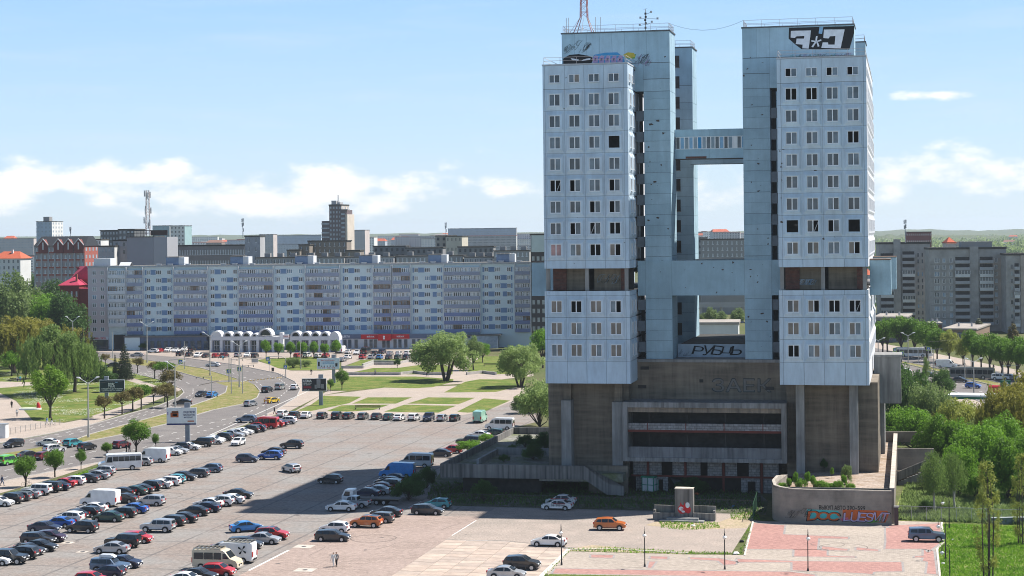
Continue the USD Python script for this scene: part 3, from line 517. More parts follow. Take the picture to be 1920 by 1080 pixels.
def tower_front(x0, states, mirror=False):
    f = Face((x0, 0.0), (1, 0), (0, -1))
    w = 13.15
    cs = [1.88, 4.93, 7.98, 11.03] if not mirror else [2.1, 5.12, 8.16, 11.16]
    for (z0, z1, zc, h), st in zip(ROWS_U + ROWS_L, states):
        top = h < 1.5
        for c, s_ in zip(cs, st.split('|')):
            wn = (c - 0.83, c + 0.83, zc - h / 2, zc + h / 2)
            b = MB(); panel(f, b, c - 1.525, c + 1.525, z0, z1, wn, 0.0 if top else 0.19)
            b.build('facade_panel', PANEL[PYR.randrange(3)], tower)
            window(f, wn, s_, tower, 0.02 if top else 0.10)
        for s0, s1 in ((0.0, cs[0] - 1.525), (cs[3] + 1.525, w)):
            b = MB(); panel(f, b, s0, s1, z0, z1); b.build('corner_panel', PANEL[PYR.randrange(3)], tower)
    for z0, z1 in ((34.55, 35.756), (30.40, 31.15), (17.0, 20.40)):
        for s0, s1 in zip([0.0] + [c - 1.525 for c in cs] + [cs[3] + 1.525], [c - 1.525 for c in cs] + [cs[3] + 1.525, w]):
            b = MB(); panel(f, b, s0, s1, z0, z1); b.build('facade_panel', PANEL[PYR.randrange(3)], tower)
    D = 48.0
    b = MB()
    for z in [17.12, 20.4, 23.73, 27.08, 30.8, 34.66] + [35.75 + 3.278 * i for i in range(9)] + [65.3]:
        b.box(x0 + 0.05, 0.16, z - 0.1, x0 + w - 0.05, D - 0.1, z + 0.1)
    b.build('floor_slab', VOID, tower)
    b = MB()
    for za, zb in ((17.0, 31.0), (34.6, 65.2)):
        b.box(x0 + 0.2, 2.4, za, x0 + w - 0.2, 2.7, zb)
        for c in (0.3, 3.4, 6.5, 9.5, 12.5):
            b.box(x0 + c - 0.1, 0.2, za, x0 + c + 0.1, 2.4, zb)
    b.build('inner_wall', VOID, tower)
    b = MB()
    for za, zb in ((17.0, 31.1), (34.6, 65.6)):
        b.box(x0 + 0.004, 0.17, za, x0 + 0.25, D, zb); b.box(x0 + 0.25, D - 0.3, za, x0 + w - 0.25, D, zb)
        if mirror or True:
            b.box(x0 + w - 0.25, 7.2 if not mirror else 0.17, za, x0 + w - 0.16, D, zb)
    b.build('side_wall', PANEL_SIDE, tower)
    b = MB(); b.box(x0 - 0.06, -0.06, 65.63, x0 + w + 0.06, D, 65.85)
    b.build('roof', mat('roof_edge', (0.40, 0.42, 0.45), 0.8), tower)
    for c in (0.45, 6.5, 12.6):
        b = MB(); b.box(x0 + c - 0.28, 0.5, 31.15, x0 + c + 0.28, 1.05, 34.55); b.build('column', CONC_PALE, tower)
    for s0, s1, m_ in ((0.8, 2.9, BRICK_RED), (2.9, 6.2, CONC), (7.2, 11.4, CONC), (11.4, 12.3, BRICK_RED)):
        b = MB(); b.box(x0 + s0, 3.2 if m_ is CONC else 2.9, 31.15, x0 + s1, 3.6, 34.55); b.build('infill_wall', m_, tower)
    b = MB(); b.box(x0 + 0.3, 6.5, 31.15, x0 + w - 0.3, 6.8, 34.55); b.build('inner_wall', VOID, tower)
tower_front(0.0, ST_L); tower_front(35.62, ST_R, True)
f = Face((13.15, 0.0), (0, 1), (1, 0))
for z0, z1, zc, h in ROWS_U + ROWS_L:
    top = h < 1.5
    for c in (2.0, 5.1):
        wn = (c - 0.75, c + 0.75, zc - h / 2, zc + h / 2)
        b = MB(); panel(f, b, c - 1.55, c + 1.55, z0, z1, wn, 0.0 if top else 0.19); b.build('facade_panel', PANEL[PYR.randrange(3)], tower)
        window(f, wn, 'gg', tower, 0.02 if top else 0.10)
    b = MB(); panel(f, b, 0.0, 0.45, z0, z1); b.build('corner_panel', PANEL[0], tower)
for z0, z1 in ((34.55, 35.756), (30.40, 31.15), (17.0, 20.40)):
    b = MB(); panel(f, b, 0.0, 7.2, z0, z1); b.build('facade_panel', PANEL[1], tower)
f = Face((35.62 + 13.15, 0.0), (0, 1), (1, 0))
bp, bf, bg = MB(), MB(), MB()
for z0, z1, zc, h in ROWS_U + ROWS_L:
    top = h < 1.5
    panel(f, bp, 0.0, 0.6, z0, z1)
    for i in range(15):
        c = 2.15 + 3.1 * i
        wn = (c - 0.83, c + 0.83, zc - h / 2, zc + h / 2)
        panel(f, bp, c - 1.55, c + 1.55, z0, z1, wn, 0.0 if top else 0.19)
        f.rect(bg, *wn, 0.08 if not top else 0.0)
        n = 0.10 if not top else 0.02
        for q in ((wn[0], wn[0] + 0.09, wn[2], wn[3]), (wn[1] - 0.09, wn[1], wn[2], wn[3]), (c - 0.08, c + 0.08, wn[2], wn[3])):
            f.box(bf, q[0], q[1], n - 0.04, n + 0.05, q[2], q[3])
for z0, z1 in ((34.55, 35.756), (30.40, 31.15), (17.0, 20.40)):
    for i in range(16):
        panel(f, bp, max(0, 3.1 * i - 2.5), 3.1 * i + 0.6, z0, z1)
bp.build('flank_panels', PANEL_SIDE, tower, kind='stuff'); bf.build('flank_window_frames', FRAME_W, tower, kind='stuff'); bg.build('flank_glass', PANE, tower, kind='stuff')
def core(xa, xb, hx0, hx1, y0, depth, heads, seam):
    f = Face((0, y0), (1, 0), (0, -1))
    b = MB(); b.box(xa + 0.06, y0 + 0.08, 20.0, xb - 0.06, y0 + depth - 0.1, 62.0); b.box(hx0 + 0.06, y0 + 0.08, 61.95, hx1 - 0.06, y0 + depth - 0.1, 71.25)
    b.build('core_wall', JOINT, tower)
    z = 20.2; k = 0
    while z < 61.9:
        z2 = min(61.94, z + (1.64 if k else 1.2)); q = MB()
        j = 0.012 if k % 2 else 0.035
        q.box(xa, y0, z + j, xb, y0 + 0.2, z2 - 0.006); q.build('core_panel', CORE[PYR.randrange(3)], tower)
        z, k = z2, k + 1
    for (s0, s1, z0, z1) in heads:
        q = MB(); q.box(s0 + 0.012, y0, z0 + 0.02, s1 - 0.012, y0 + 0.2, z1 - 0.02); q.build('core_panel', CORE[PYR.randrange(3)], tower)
    for xs in (xa, xb):                                                # the two flanks of pillar and head
        q = MB(); e = 0.03
        for i in range(13):
            za, zb = 20.2 + 3.22 * i, min(61.94, 20.2 + 3.22 * (i + 1))
            q.box(xs - (0.12 if xs == xb else 0), y0 + 0.21, za + 0.02, xs + (0 if xs == xb else 0.12), y0 + depth * 0.45, zb - 0.02); q.box(xs - (0.12 if xs == xb else 0), y0 + depth * 0.45 + 0.05, za + 0.02, xs + (0 if xs == xb else 0.12), y0 + depth, zb - 0.02)
        q.build('core_flank', CORE[1], tower)
    for xs, sgn in ((hx0, 1), (hx1, -1)):
        q = MB()
        for za, zb in ((61.97, 66.4), (66.44, 71.3)):
            q.box(min(xs, xs + sgn * 0.12), y0 + 0.21, za, max(xs, xs + sgn * 0.12), y0 + depth * 0.35, zb); q.box(min(xs, xs + sgn * 0.12), y0 + depth * 0.35 + 0.14, za, max(xs, xs + sgn * 0.12), y0 + depth, zb)
        q.build('core_flank', CORE[1], tower)
    b = MB(); b.box(hx0 - 0.12, y0 - 0.12, 71.3, hx1 + 0.12, y0 + depth + 0.1, 71.5); b.build('core_roof', mat('roof_edge_dark', (0.10, 0.11, 0.12), 0.9), tower)
HEAD_L = [(1.5, 3.5, 66.45, 71.3), (3.5, 5.5, 66.45, 71.3), (5.5, 7.5, 66.45, 71.3), (7.5, 9.5, 66.45, 71.3), (9.5, 11.5, 66.45, 71.3), (11.5, 15.0, 66.45, 71.3), (15.0, 18.55, 66.45, 71.3), (1.5, 11.5, 61.97, 66.4), (11.5, 14.4, 61.97, 66.4), (14.4, 18.55, 63.9, 66.4), (14.4, 18.55, 61.97, 63.86)]
HEAD_R = [(29.8, 32.0, 66.7, 71.3), (32.0, 33.95, 66.7, 71.3), (33.95, 37.5, 66.7, 71.3), (37.5, 41.0, 66.7, 71.3), (41.0, 44.0, 66.7, 71.3), (44.0, 46.8, 66.7, 71.3), (29.8, 33.95, 64.3, 66.65), (29.8, 33.95, 61.97, 64.26), (33.95, 40.0, 61.97, 66.65), (40.0, 46.8, 61.97, 66.65)]
core(14.42, 18.55, 1.5, 18.55, 8.5, 6.8, HEAD_L, 0)
core(29.8, 33.95, 29.8, 46.8, 8.5, 6.8, HEAD_R, 1)
core(14.9, 18.95, 8.0, 18.95, 36.0, 6.8, [(8.0, 14.9, 61.97, 71.3), (14.9, 18.95, 61.97, 64.9), (14.9, 18.95, 64.94, 71.3)], 2)
core(29.4, 33.5, 29.4, 47.9, 36.0, 6.8, [(29.4, 38.0, 61.97, 71.3), (38.0, 47.9, 61.97, 71.3)], 3)
f = Face((0, 36.0), (1, 0), (0, -1))                                   # stair windows of the rear left core
for i in range(16):
    z = 69.0 - 3.5 * i
    if z > 22:
        b = MB(); f.box(b, 15.75, 16.75, -0.05, 0.012, z - 1.0, z + 1.0); p = b.build('stair_window', VOID, tower)
        q = MB(); f.box(q, 15.65, 16.85, 0.0, 0.05, z - 1.12, z - 1.0); q.build('sill', CONC_PALE, p)
for x0, x1 in ((13.16, 14.40), (33.97, 35.45)):                        # landings in the slots between towers and cores
    for i in range(13):
        z = 58.7 - 3.278 * i
        if 29.8 < z < 36.0:
            continue
        b = MB(); b.box(x0, 8.7, z - 1.35, x1, 8.95, z + 0.25); b.box(x0, 8.95, z - 0.2, x1, 13.5, z + 0.1); b.build('landing', mat('landing_concrete', (0.12, 0.145, 0.17), 0.9), tower)
    b = MB(); b.box(x0, 12.2, 20.3, x0 + (x1 - x0) * 0.45, 12.4, 61.9); b.build('landing_wall', mat('landing_wall', (0.10, 0.105, 0.11), 0.9), tower)
def bridge(y0, y1, z0, z1, x0, x1, panels, name='bridge_panel'):
    b = MB(); b.box(x0, y0 + 0.15, z0, x1, y1, z1); b.build('bridge_deck', JOINT, tower)
    for s0, s1 in zip(panels, panels[1:]):
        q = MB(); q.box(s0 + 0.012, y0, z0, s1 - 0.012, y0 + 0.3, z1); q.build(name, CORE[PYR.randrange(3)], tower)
bridge(8.36, 13.2, 30.12, 35.55, 13.2, 35.45, [13.2, 14.42, 18.56, 29.79, 33.95, 35.45]); bridge(36.2, 41.0, 30.3, 35.3, 14.0, 34.5, [14.0, 24.0, 34.5])
bridge(34.0, 37.0, 51.4, 56.0, 18.6, 29.8, [18.6, 24.2, 29.8])
f = Face((0, 13.6), (1, 0), (0, -1))
b = MB(); b.box(18.56, 13.8, 51.5, 29.78, 17.2, 52.0); b.box(18.56, 13.8, 55.5, 29.78, 17.2, 56.1); b.box(18.56, 17.0, 52.0, 29.78, 17.2, 52.8); b.build('bridge_deck', JOINT, tower)
for s0, s1 in ((18.57, 24.1), (24.1, 29.77)):
    for z0, z1 in ((51.55, 53.05), (55.0, 56.15)):
        q = MB(); f.box(q, s0 + 0.01, s1 - 0.01, -0.25, 0.0, z0, z1); q.build('bridge_panel', CORE[PYR.randrange(3)], tower)
q = MB(); f.box(q, 20.3, 23.6, -0.1, 0.015, 51.56, 51.9); q.build('spalled_patch', BRICK_RED, tower)
for i in range(16):
    s = 18.75 + 0.69 * i
    q = MB(); f.box(q, s, s + 0.07, -0.12, -0.02, 53.05, 55.0); f.box(q, s + 0.60, s + 0.67, -0.12, -0.02, 53.05, 55.0); f.box(q, s + 0.07, s + 0.60, -0.12, -0.02, 54.92, 55.0); f.box(q, s + 0.07, s + 0.60, -0.12, -0.02, 53.05, 53.13)
    p = q.build('bridge_window', FRAME_W, tower)
    if i not in (2, 4, 6, 8, 12):
        q = MB(); f.box(q, s + 0.07, s + 0.60, -0.09, -0.06, 53.13, 54.92); q.build('pane', [PANE, PT['ltblue'], FRAME_W, PANE, PT['blue'], PT['ltblue'], PANE_D][(i * 5) % 7] if i not in (0,) else PANE_D, p)
for x0, x1, y0, y1 in ((-3.7, -0.05, 8.5, 15.0), (-3.7, -0.05, 36.0, 42.5), (48.83, 51.95, 8.5, 15.0), (48.83, 52.6, 36.0, 42.5)):
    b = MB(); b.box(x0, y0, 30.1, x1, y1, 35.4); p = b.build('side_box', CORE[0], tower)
    b = MB(); b.box(x0 - 0.08, y0 - 0.08, 35.4, x1, y1 + 0.08, 35.55); b.build('coping', mat('brown_coping', (0.13, 0.09, 0.07), 0.9), p)
b = MB(); b.box(11.9, 8.5, 3.0, 36.3, 47.0, 19.75); b.build('podium_wall', CONC, tower)
b = MB(); b.box(11.8, 8.2, 19.75, 36.4, 47.0, 20.2); b.build('podium_edge', CONC_PALE, tower)
b = MB(); b.box(18.7, 13.6, 20.2, 29.75, 14.0, 22.25); b.build('podium_parapet', mat('painted_parapet', (0.36, 0.43, 0.50), 0.8, var=0.15), tower)
b = MB(); b.box(18.7, 14.0, 21.7, 29.75, 46.0, 22.05); b.box(18.7, 14.0, 20.2, 29.75, 46.0, 21.7); b.build('podium_roof', ROOFING, tower)
for u, v in ((1209, 690), (1204, 725), (1315, 714), (1443, 728)):     # small openings in the podium face
    x, z = loc2(u, v, 8.5); b = MB(); b.box(x - (0.65 if u != 1315 else 0.3), 8.44, z - 0.25, x + (0.65 if u != 1315 else 0.3), 8.56, z + 0.25); b.build('vent_opening', VOID, tower)
X0, X1, YB0 = 11.45, 36.35, 2.6
b = MB()
b.box(X0, YB0, 4.95, X0 + 0.75, 8.5, 14.0); b.box(X1 - 0.75, YB0, 4.95, X1, 8.5, 14.0); b.box(X0 + 0.75, YB0, 13.2, X1 - 0.75, 8.5, 14.0); b.box(X0 + 0.75, YB0, 4.95, X1 - 0.75, 8.5, 5.55)
b.build('bay_frame', CONC_BAY, tower)
b = MB(); b.box(X0 + 0.75, YB0 + 0.45, 12.45, X1 - 0.75, YB0 + 0.8, 13.2); b.build('bay_lintel', streaked('stained_lintel', (0.26, 0.21, 0.165), (0.09, 0.08, 0.07), sscale=(1.5, 1.5, 0.15)), tower)
b = MB(); b.box(X0 + 0.75, YB0 + 0.35, 5.55, X1 - 0.75, YB0 + 0.7, 7.15); b.build('bay_parapet', streaked('dark_parapet', (0.20, 0.20, 0.205), (0.06, 0.06, 0.065), sscale=(1.8, 1.8, 0.12)), tower)
for s0, s1 in zip([12.25, 15.3, 21.15, 27.0, 32.85], [15.2, 21.05, 26.9, 32.75, 35.6]):
    b = MB(); b.box(s0, YB0 + 0.5, 9.75, s1, YB0 + 0.9, 10.75); b.build('block_parapet', BRICK_WHITE, tower)
b = MB(); b.box(X0 + 0.75, YB0 + 0.45, 9.4, X1 - 0.75, YB0 + 0.95, 9.75)
for s in (15.25, 21.1, 26.95, 32.8):
    b.box(s - 0.06, YB0 + 0.48, 9.75, s + 0.06, YB0 + 0.9, 10.8)
b.build('steel_beam', STEEL_RED, tower)
b = MB(); b.box(X0 + 0.75, 8.2, 5.6, X1 - 0.75, 8.45, 13.2); b.box(X0 + 0.75, YB0 + 1.0, 9.3, X1 - 0.75, 8.2, 9.6)
for s in (15.25, 21.1, 26.95, 32.8):
    b.box(s - 0.12, YB0 + 2.6, 5.6, s + 0.12, YB0 + 2.85, 13.2)
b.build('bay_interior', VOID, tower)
for s0, s1, z0, z1 in ((12.6, 14.7, 2.55, 4.9), (15.1, 17.0, 2.55, 4.9), (18.7, 20.5, 2.55, 4.9), (20.9, 23.0, 2.55, 4.9), (24.1, 26.3, 2.55, 4.9), (26.8, 28.6, 2.55, 4.9), (30.4, 32.1, 2.55, 4.9), (32.6, 34.9, 2.55, 4.9), (13.0, 14.7, 0.0, 2.3), (15.1, 16.0, 0.0, 2.3), (17.2, 18.0, 0.0, 2.3), (29.2, 30.2, 0.0, 2.3), (31.4, 32.1, 0.0, 2.3), (32.6, 34.9, 0.0, 2.3), (30.2, 31.4, 1.75, 2.3), (16.0, 17.2, 1.85, 2.3)):
    b = MB(); b.box(s0, 5.6, z0, s1, 5.9, z1); b.build('block_infill', BRICK_WHITE, tower)
b = MB()
for s in (14.9, 20.7, 26.55, 32.35):
    b.box(s - 0.17, 5.4, 0, s + 0.17, 5.75, 4.95)
b.box(12.3, 5.35, 2.28, 35.0, 5.8, 2.55); b.build('steel_frame', STEEL_RED, tower)
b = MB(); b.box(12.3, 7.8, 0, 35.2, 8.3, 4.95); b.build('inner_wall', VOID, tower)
b = MB()
for i in range(16):
    b.bar((18.3 + 0.06 * i, 6.4 + 0.05 * i, 2.0 - 0.02 * i), (19.6 + 0.30 * i, 6.2, 0.05), 0.07)
b.build('stacked_pipes', mat('dull_pipe', (0.10, 0.11, 0.12), 0.6), tower)
for xa, xb in ((-0.75, 12.0), (36.2, 49.85)):
    b = MB(); b.box(xa, 6.0, 2.6, xb, 40.0, 17.0); b.build('base_wall', CONC, tower)
for xa, xb, yf, zt in ((1.75, 3.3, 3.4, 14.1), (9.7, 11.35, 3.4, 13.9), (37.75, 39.0, 3.4, 17.0), (45.7, 46.95, 3.4, 17.0)):
    b = MB(); b.box(xa, yf, 2.6, xb, 6.0, zt); b.build('pilaster', CONC_PALE, tower)
    if zt < 16:
        b = MB(); b.box(xa + 0.25, yf + 1.2, zt, xb - 0.2, 6.0, 17.0); b.build('pilaster', CONC, tower)
b = MB(); b.box(49.85, 30.0, 2.6, 50.5, 39.5, 17.5); b.build('base_wall', CONC_PALE, tower)
b = MB(); b.box(49.0, 24.0, 12.2, 53.2, 30.5, 19.6); b.box(49.0, 23.8, 19.6, 53.4, 30.5, 20.0); b.build('side_shaft', CONC_PALE, tower)
def railing(x0, x1, y0, y1, z, n=7, h=1.05):
    b = MB(); c = [(x0, y0), (x1, y0), (x1, y1), (x0, y1)]
    for i in range(4):
        p, q = np.array(c[i]), np.array(c[(i + 1) % 4])
        for zz in (z + h, z + h * 0.5):
            b.bar((*p, zz), (*q, zz), 0.05)
        for k in range(n):
            m_ = p + (q - p) * k / n; b.bar((*m_, z), (*m_, z + h), 0.05)
    b.build('roof_railing', RAIL, tower)
railing(1.7, 18.4, 8.7, 15.1, 71.5, 6); railing(30.0, 46.6, 8.7, 15.1, 71.5, 6); railing(8.2, 18.7, 36.2, 42.6, 71.5, 4); railing(29.6, 47.7, 36.2, 42.6, 71.5, 5)
railing(0.2, 12.9, 0.2, 47.5, 65.85, 5); railing(35.8, 48.6, 0.2, 47.5, 65.85, 5)
def flat(pts, yl, out, m_, name='graffiti', parent=tower):
    """Paint in the outline of photo points on the plane y = yl."""
    c = [loc2(u, v, yl) for u, v in pts]
    b = MB(); g = Polygon(c); g = g if g.is_valid else g.buffer(0)
    for q in getattr(g, 'geoms', [g]):
        vv, ff = trimesh.creation.triangulate_polygon(q, engine='earcut')
        b.add(np.c_[vv[:, 0], np.full(len(vv), yl - out), vv[:, 1]], ff)
    return b.build(name, m_, parent)
q = lambda pts, ox=1380, oy=0, s=4.0: [(ox + x / s, oy + y / s) for x, y in pts]
flat(q([(398, 208), (885, 195), (885, 250), (850, 372), (490, 368), (440, 330), (395, 290)]), 8.5, 0.015, PT['black'])
flat(q([(412, 232), (563, 228), (545, 365), (497, 362), (500, 335), (448, 330), (455, 290), (510, 290), (512, 270), (455, 272), (440, 285), (410, 282)]), 8.5, 0.028, PT['white'])
flat(q([(660, 222), (815, 220), (785, 362), (640, 360), (650, 318), (690, 318), (692, 335), (740, 335), (745, 270), (705, 272), (695, 288), (655, 285)]), 8.5, 0.028, PT['white'])
flat(q([(625, 205), (655, 200), (645, 255), (620, 252)]), 8.5, 0.028, PT['ltblue'])
for a in ([(600, 270), (612, 270), (606, 312), (594, 312)], [(566, 300), (600, 308), (598, 318), (564, 312)], [(638, 295), (640, 306), (604, 318), (603, 308)], [(594, 310), (604, 316), (578, 356), (566, 350)], [(602, 314), (612, 310), (626, 346), (614, 352)]):
    flat(q(a), 8.5, 0.03, PT['white'])
def scribbles(x0, x1, z0, z1, yl, n, cols, seed, r=0.12, parent=tower):
    g = np.random.default_rng(seed)
    for c in cols:
        b = MB()
        for i in range(n):
            cx, cz = g.uniform(x0, x1), g.uniform(z0, z1); k = g.uniform(0.25, 0.9); t = np.linspace(g.uniform(0, 6), g.uniform(5, 11), 9)
            pts = np.c_[cx + k * np.cos(t) * np.linspace(1, 0.4, 9), np.full(9, yl - 0.012), np.clip(cz + 0.8 * k * np.sin(1.3 * t), z0, z1)]
            for p0, p1 in zip(pts, pts[1:]):
                b.bar(p0, p1, 0.02, r * g.uniform(0.4, 1.0), up=(0, 1, 0))
        b.build('graffiti', PT[c], parent)
scribbles(37.0, 46.4, 65.95, 67.0, 8.5, 9, ['purple', 'black', 'lilac', 'green', 'teal'], 4)
scribbles(2.0, 6.0, 68.3, 70.2, 8.5, 16, ['black'], 7)
scribbles(13.2, 15.2, 65.9, 67.8, 8.5, 8, ['black', 'purple'], 9); flat(q([(835, 410), (870, 392), (915, 398), (925, 425), (890, 436), (850, 432)], 960), 8.5, 0.02, PT['yellow']); flat(q([(845, 425), (930, 405), (920, 440), (870, 440)], 960), 8.5, 0.016, PT['green'])
flat(q([(383, 440), (430, 412), (500, 405), (570, 418), (612, 435), (595, 480), (480, 484), (385, 484)], 960), 8.5, 0.014, PT['black']); flat(q([(440, 436), (500, 446), (498, 458), (450, 450)], 960), 8.5, 0.026, PT['white']); flat(q([(590, 434), (535, 446), (520, 458), (585, 448)], 960), 8.5, 0.026, PT['white'])
flat(q([(590, 440), (620, 410), (700, 395), (790, 392), (838, 430), (846, 472), (590, 478)], 960), 8.5, 0.013, PT['blue'])
for k in range(5):
    o = 604 + 46 * k; flat(q([(o, 440), (o + 20, 414), (o + 42, 420), (o + 40, 470), (o + 4, 472)], 960), 8.5, 0.022, PT['purple']); flat(q([(o + 15, 440), (o + 28, 436), (o + 26, 452), (o + 14, 454)], 960), 8.5, 0.03, PT['black'])
def letters(t, h, x, y, z, m_, parent=tower, depth=0.012, bold=False, stretch=1.0, ex=(1, 0, 0), name='lettering', width=None):
    M_ = text(t, h, depth, bold)
    stretch = width / M_.extents[0] if width else stretch
    T = frameT((x, y, z), np.array(ex) * stretch, (0, 0, 1), np.cross(ex, (0, 0, 1)))
    return MB().mesh(M_, T).build(name, m_, parent)
def tagword(t, x, z, w, h, y, m_, parent, seed, bold=True, out=0.014, grow=0.0):
    r = np.random.default_rng(seed); adv = w / len(t)
    for i, c in enumerate(t):
        M_ = text(c, h, 0.008, bold); e = M_.extents; hh = h * r.uniform(0.85, 1.2); M_.apply_translation(-M_.bounds.mean(0)); M_.apply_scale([adv * (1.12 + grow) / e[0], (hh + grow) / e[1], 1]); a = r.uniform(-0.16, 0.16)
        MB().mesh(M_, frameT((x + adv * (i + 0.5), y - out - 0.004 * (i % 2), z + h / 2 + r.uniform(-0.06, 0.06) * h), (math.cos(a), 0, math.sin(a)), (0.25 - math.sin(a), 0, math.cos(a)), (0, -1, 0))).build('graffiti', m_, parent)
tagword('РУБЦЬ', 21.2, 20.5, 7.6, 1.45, 13.6, PT['black'], tower, 3, False); scribbles(18.9, 20.8, 20.4, 21.6, 13.6, 5, ['black'], 31, 0.08)
x, z = loc2(1332, 733, 8.5); letters('ЗАЕК', 2.05, x, 8.49, z - 0.1, mat('faded_black_paint', (0.05, 0.055, 0.06), 0.9), bold=True, width=9.2); letters('ЗАЕК', 1.9, x + 0.15, 8.475, z - 0.03, mat('faded_grey_paint', (0.16, 0.155, 0.145), 0.9), width=8.9)
scribbles(38.3, 40.6, 31.9, 32.7, 3.2, 10, ['white', 'ltblue'], 12, 0.2); scribbles(8.2, 10.9, 32.2, 33.6, 3.2, 7, ['ltblue', 'black'], 13, 0.08)
mast = thing('lattice_mast', 'red and white lattice radio mast on the left tower roof', 'mast', bw(4.6, 11.5, 71.5), -YAW)
for i, (sx, sy) in enumerate(((-1, -1), (1, -1), (1, 1), (-1, 1))):
    b = MB(); b.bar((sx * 1.5, sy * 1.5, 0), (sx * 0.55, sy * 0.55, 2.6), 0.09); b.bar((sx * 0.55, sy * 0.55, 2.6), (sx * 0.3, sy * 0.3, 14), 0.09); b.build('leg', PAINT('mast_red', '9a5a52'), mast)
for k in range(12):
    b = MB(); r0, r1 = np.interp([2.6 + k * 0.95, 2.6 + (k + 1) * 0.95], [2.6, 14], [0.55, 0.3]); z0, z1 = 2.6 + k * 0.95, 2.6 + (k + 1) * 0.95
    for (ax, ay), (cx, cy) in (((-1, -1), (1, -1)), ((1, -1), (1, 1)), ((1, 1), (-1, 1)), ((-1, 1), (-1, -1))):
        b.bar((ax * r0, ay * r0, z0), (cx * r1, cy * r1, z1), 0.05); b.bar((ax * r1, ay * r1, z1), (cx * r1, cy * r1, z1), 0.05)
    b.build('bracing', PAINT('mast_white', 'b8aaa6') if k % 2 else PAINT('mast_red', '9a5a52'), mast)
b = MB()
for sx, sy in ((-2.6, -1.5), (-2.2, -1.8), (2.1, -1.6), (2.9, -1.4)):
    b.bar((sx, sy, -0.1), (sx, sy, 2.5), 0.08)
for sx, sy in ((-2, -2), (2, -2), (0, -2.4)):
    b.bar((sx, sy, 0), (sx * 0.28, -0.5, 2.6), 0.05); b.bar((sx, sy, 0), (-sx * 0.5, -1.0, 1.2), 0.04)
b.build('whip_antenna', RAIL, mast)
wm = thing('sensor_mast', 'slim instrument mast with arms on the left roof edge', 'mast', bw(14.7, 9.4, 71.5), -YAW)
MB().bar((0, 0, 0), (0, 0, 3.4), 0.12).build('pole', GALV, wm)
b = MB(); b.bar((-0.8, 0, 2.0), (1.9, 0, 1.8), 0.05); b.bar((0, 0, 2.6), (0.9, 0, 2.9), 0.05); b.bar((-0.9, 0, 0.9), (0.7, 0, 1.1), 0.05); b.build('arm', DARKMETAL, wm)
for x, z in ((0, 2.7), (0.05, 2.2), (-0.05, 1.7), (0.05, 1.2), (0, 0.5), (1.9, 1.9), (-0.8, 2.1), (0.9, 2.95), (-0.9, 1.0), (1.0, 1.4)):
    MB().cyl((x, 0, z), 0.17, 0.3, 2, 8).build('instrument', DARKMETAL if abs(x) < 0.5 else GALV, wm)
MB().bar((-0.3, 0, 3.4), (0.3, 0, 3.5), 0.04).build('arm', GALV, wm)
c1, c2 = np.array([18.3, 9.0, 72.5]), np.array([30.0, 9.0, 72.5]); t = np.linspace(0, 1, 12)
p0 = bw(*c1); p1 = bw(*c2)
cb = thing('slack_cable', 'thin slack cable hanging between the two tower heads', 'cable', (0, 0, 0))
MB().tube(np.c_[p0[0] + (p1 - p0)[0] * t, p0[1] + (p1 - p0)[1] * t, 72.6 - 2.4 * 4 * t * (1 - t) * 0.55], 0.02, 4).build('strand', DARKMETAL, cb)
lt = thing('left_terrace', 'stained cantilevered concrete terrace left of the tower block', 'terrace', (*BO, 0), -YAW)
LX = -16.4
MB().box(LX, -1.2, 2.75, -0.9, 52.0, 3.55).build('deck', SHADE_FLOOR, lt)
MB().box(LX, -1.55, 2.55, 6.2, -1.2, 4.62).build('fascia', CONC_TERR, lt)
b = MB(); b.box(LX, -1.2, 2.6, LX + 0.35, 20.0, 4.62); b.box(LX, 34.0, 2.6, LX + 0.35, 52.0, 4.62); b.box(LX, 20, 2.6, LX + 0.35, 34, 4.62); b.build('parapet', CONC_TERR, lt)
MB().box(LX, 51.6, 2.6, 0.0, 52.0, 4.7).build('parapet', CONC_TERR, lt)
MB().box(LX + 4.0, 20.0, 3.55, -1.5, 20.4, 4.7).build('low_wall', CONC_PALE, lt)
MB().box(LX + 4.0, 6.0, 3.55, LX + 4.4, 20.0, 4.5).build('low_wall', CONC_PALE, lt)
MB().box(LX + 6.5, 34.0, 3.55, -3.0, 34.4, 4.6).build('low_wall', CONC_PALE, lt)
MB().box(LX + 3.0, 1.0, 0, -1.0, 2.0, 2.75).build('undercroft_wall', VOID, lt)
b = MB(); pr = [(6.2, 4.62), (6.2, 2.55), (9.6, 0.35), (12.2, 0.25), (12.2, 1.6), (9.6, 2.0)]
b.add([(x, y, z) for y in (-1.55, -1.25) for x, z in pr], [(0, 1, 2, 3), (0, 3, 4, 5), (6, 9, 8, 7), (6, 11, 10, 9)]); n = 6
b.add([(x, y, z) for y in (-1.55, -1.25) for x, z in pr], [(i, (i + 1) % n, (i + 1) % n + n, i + n) for i in range(n)])
b.build('stair_parapet', CONC_TERR, lt)
MB().box(-0.9, -1.2, 2.2, 12.0, 6.0, 3.4).build('deck', SHADE_FLOOR, lt)
MB().box(6.2, 2.0, 0.0, 12.3, 2.4, 4.3).build('stair_wall', CONC, lt)
rt = thing('right_terrace', 'sunlit concrete terrace beside the right tower base', 'terrace', (*BO, 0), -YAW)
def bl_(w):
    d = np.asarray(w[:2]) - BO
    return float(d @ XR), float(d @ YB)
FL = bl_(gp(1445, 979)); FR = bl_(gp(1672, 985))
yf = (FL[1] + FR[1]) / 2; xl, xr_ = FL[0], FR[0]
MB().box(xl + 2.0, yf + 3.2, 2.2, xr_ - 0.2, 48.0, 3.4).build('deck', TERR_FLOOR, rt)
MB().box(xr_ - 0.2, yf + 1.0, 0, xr_ + 0.35, 48.0, 4.75).build('flank_wall', CONC_WALL, rt)
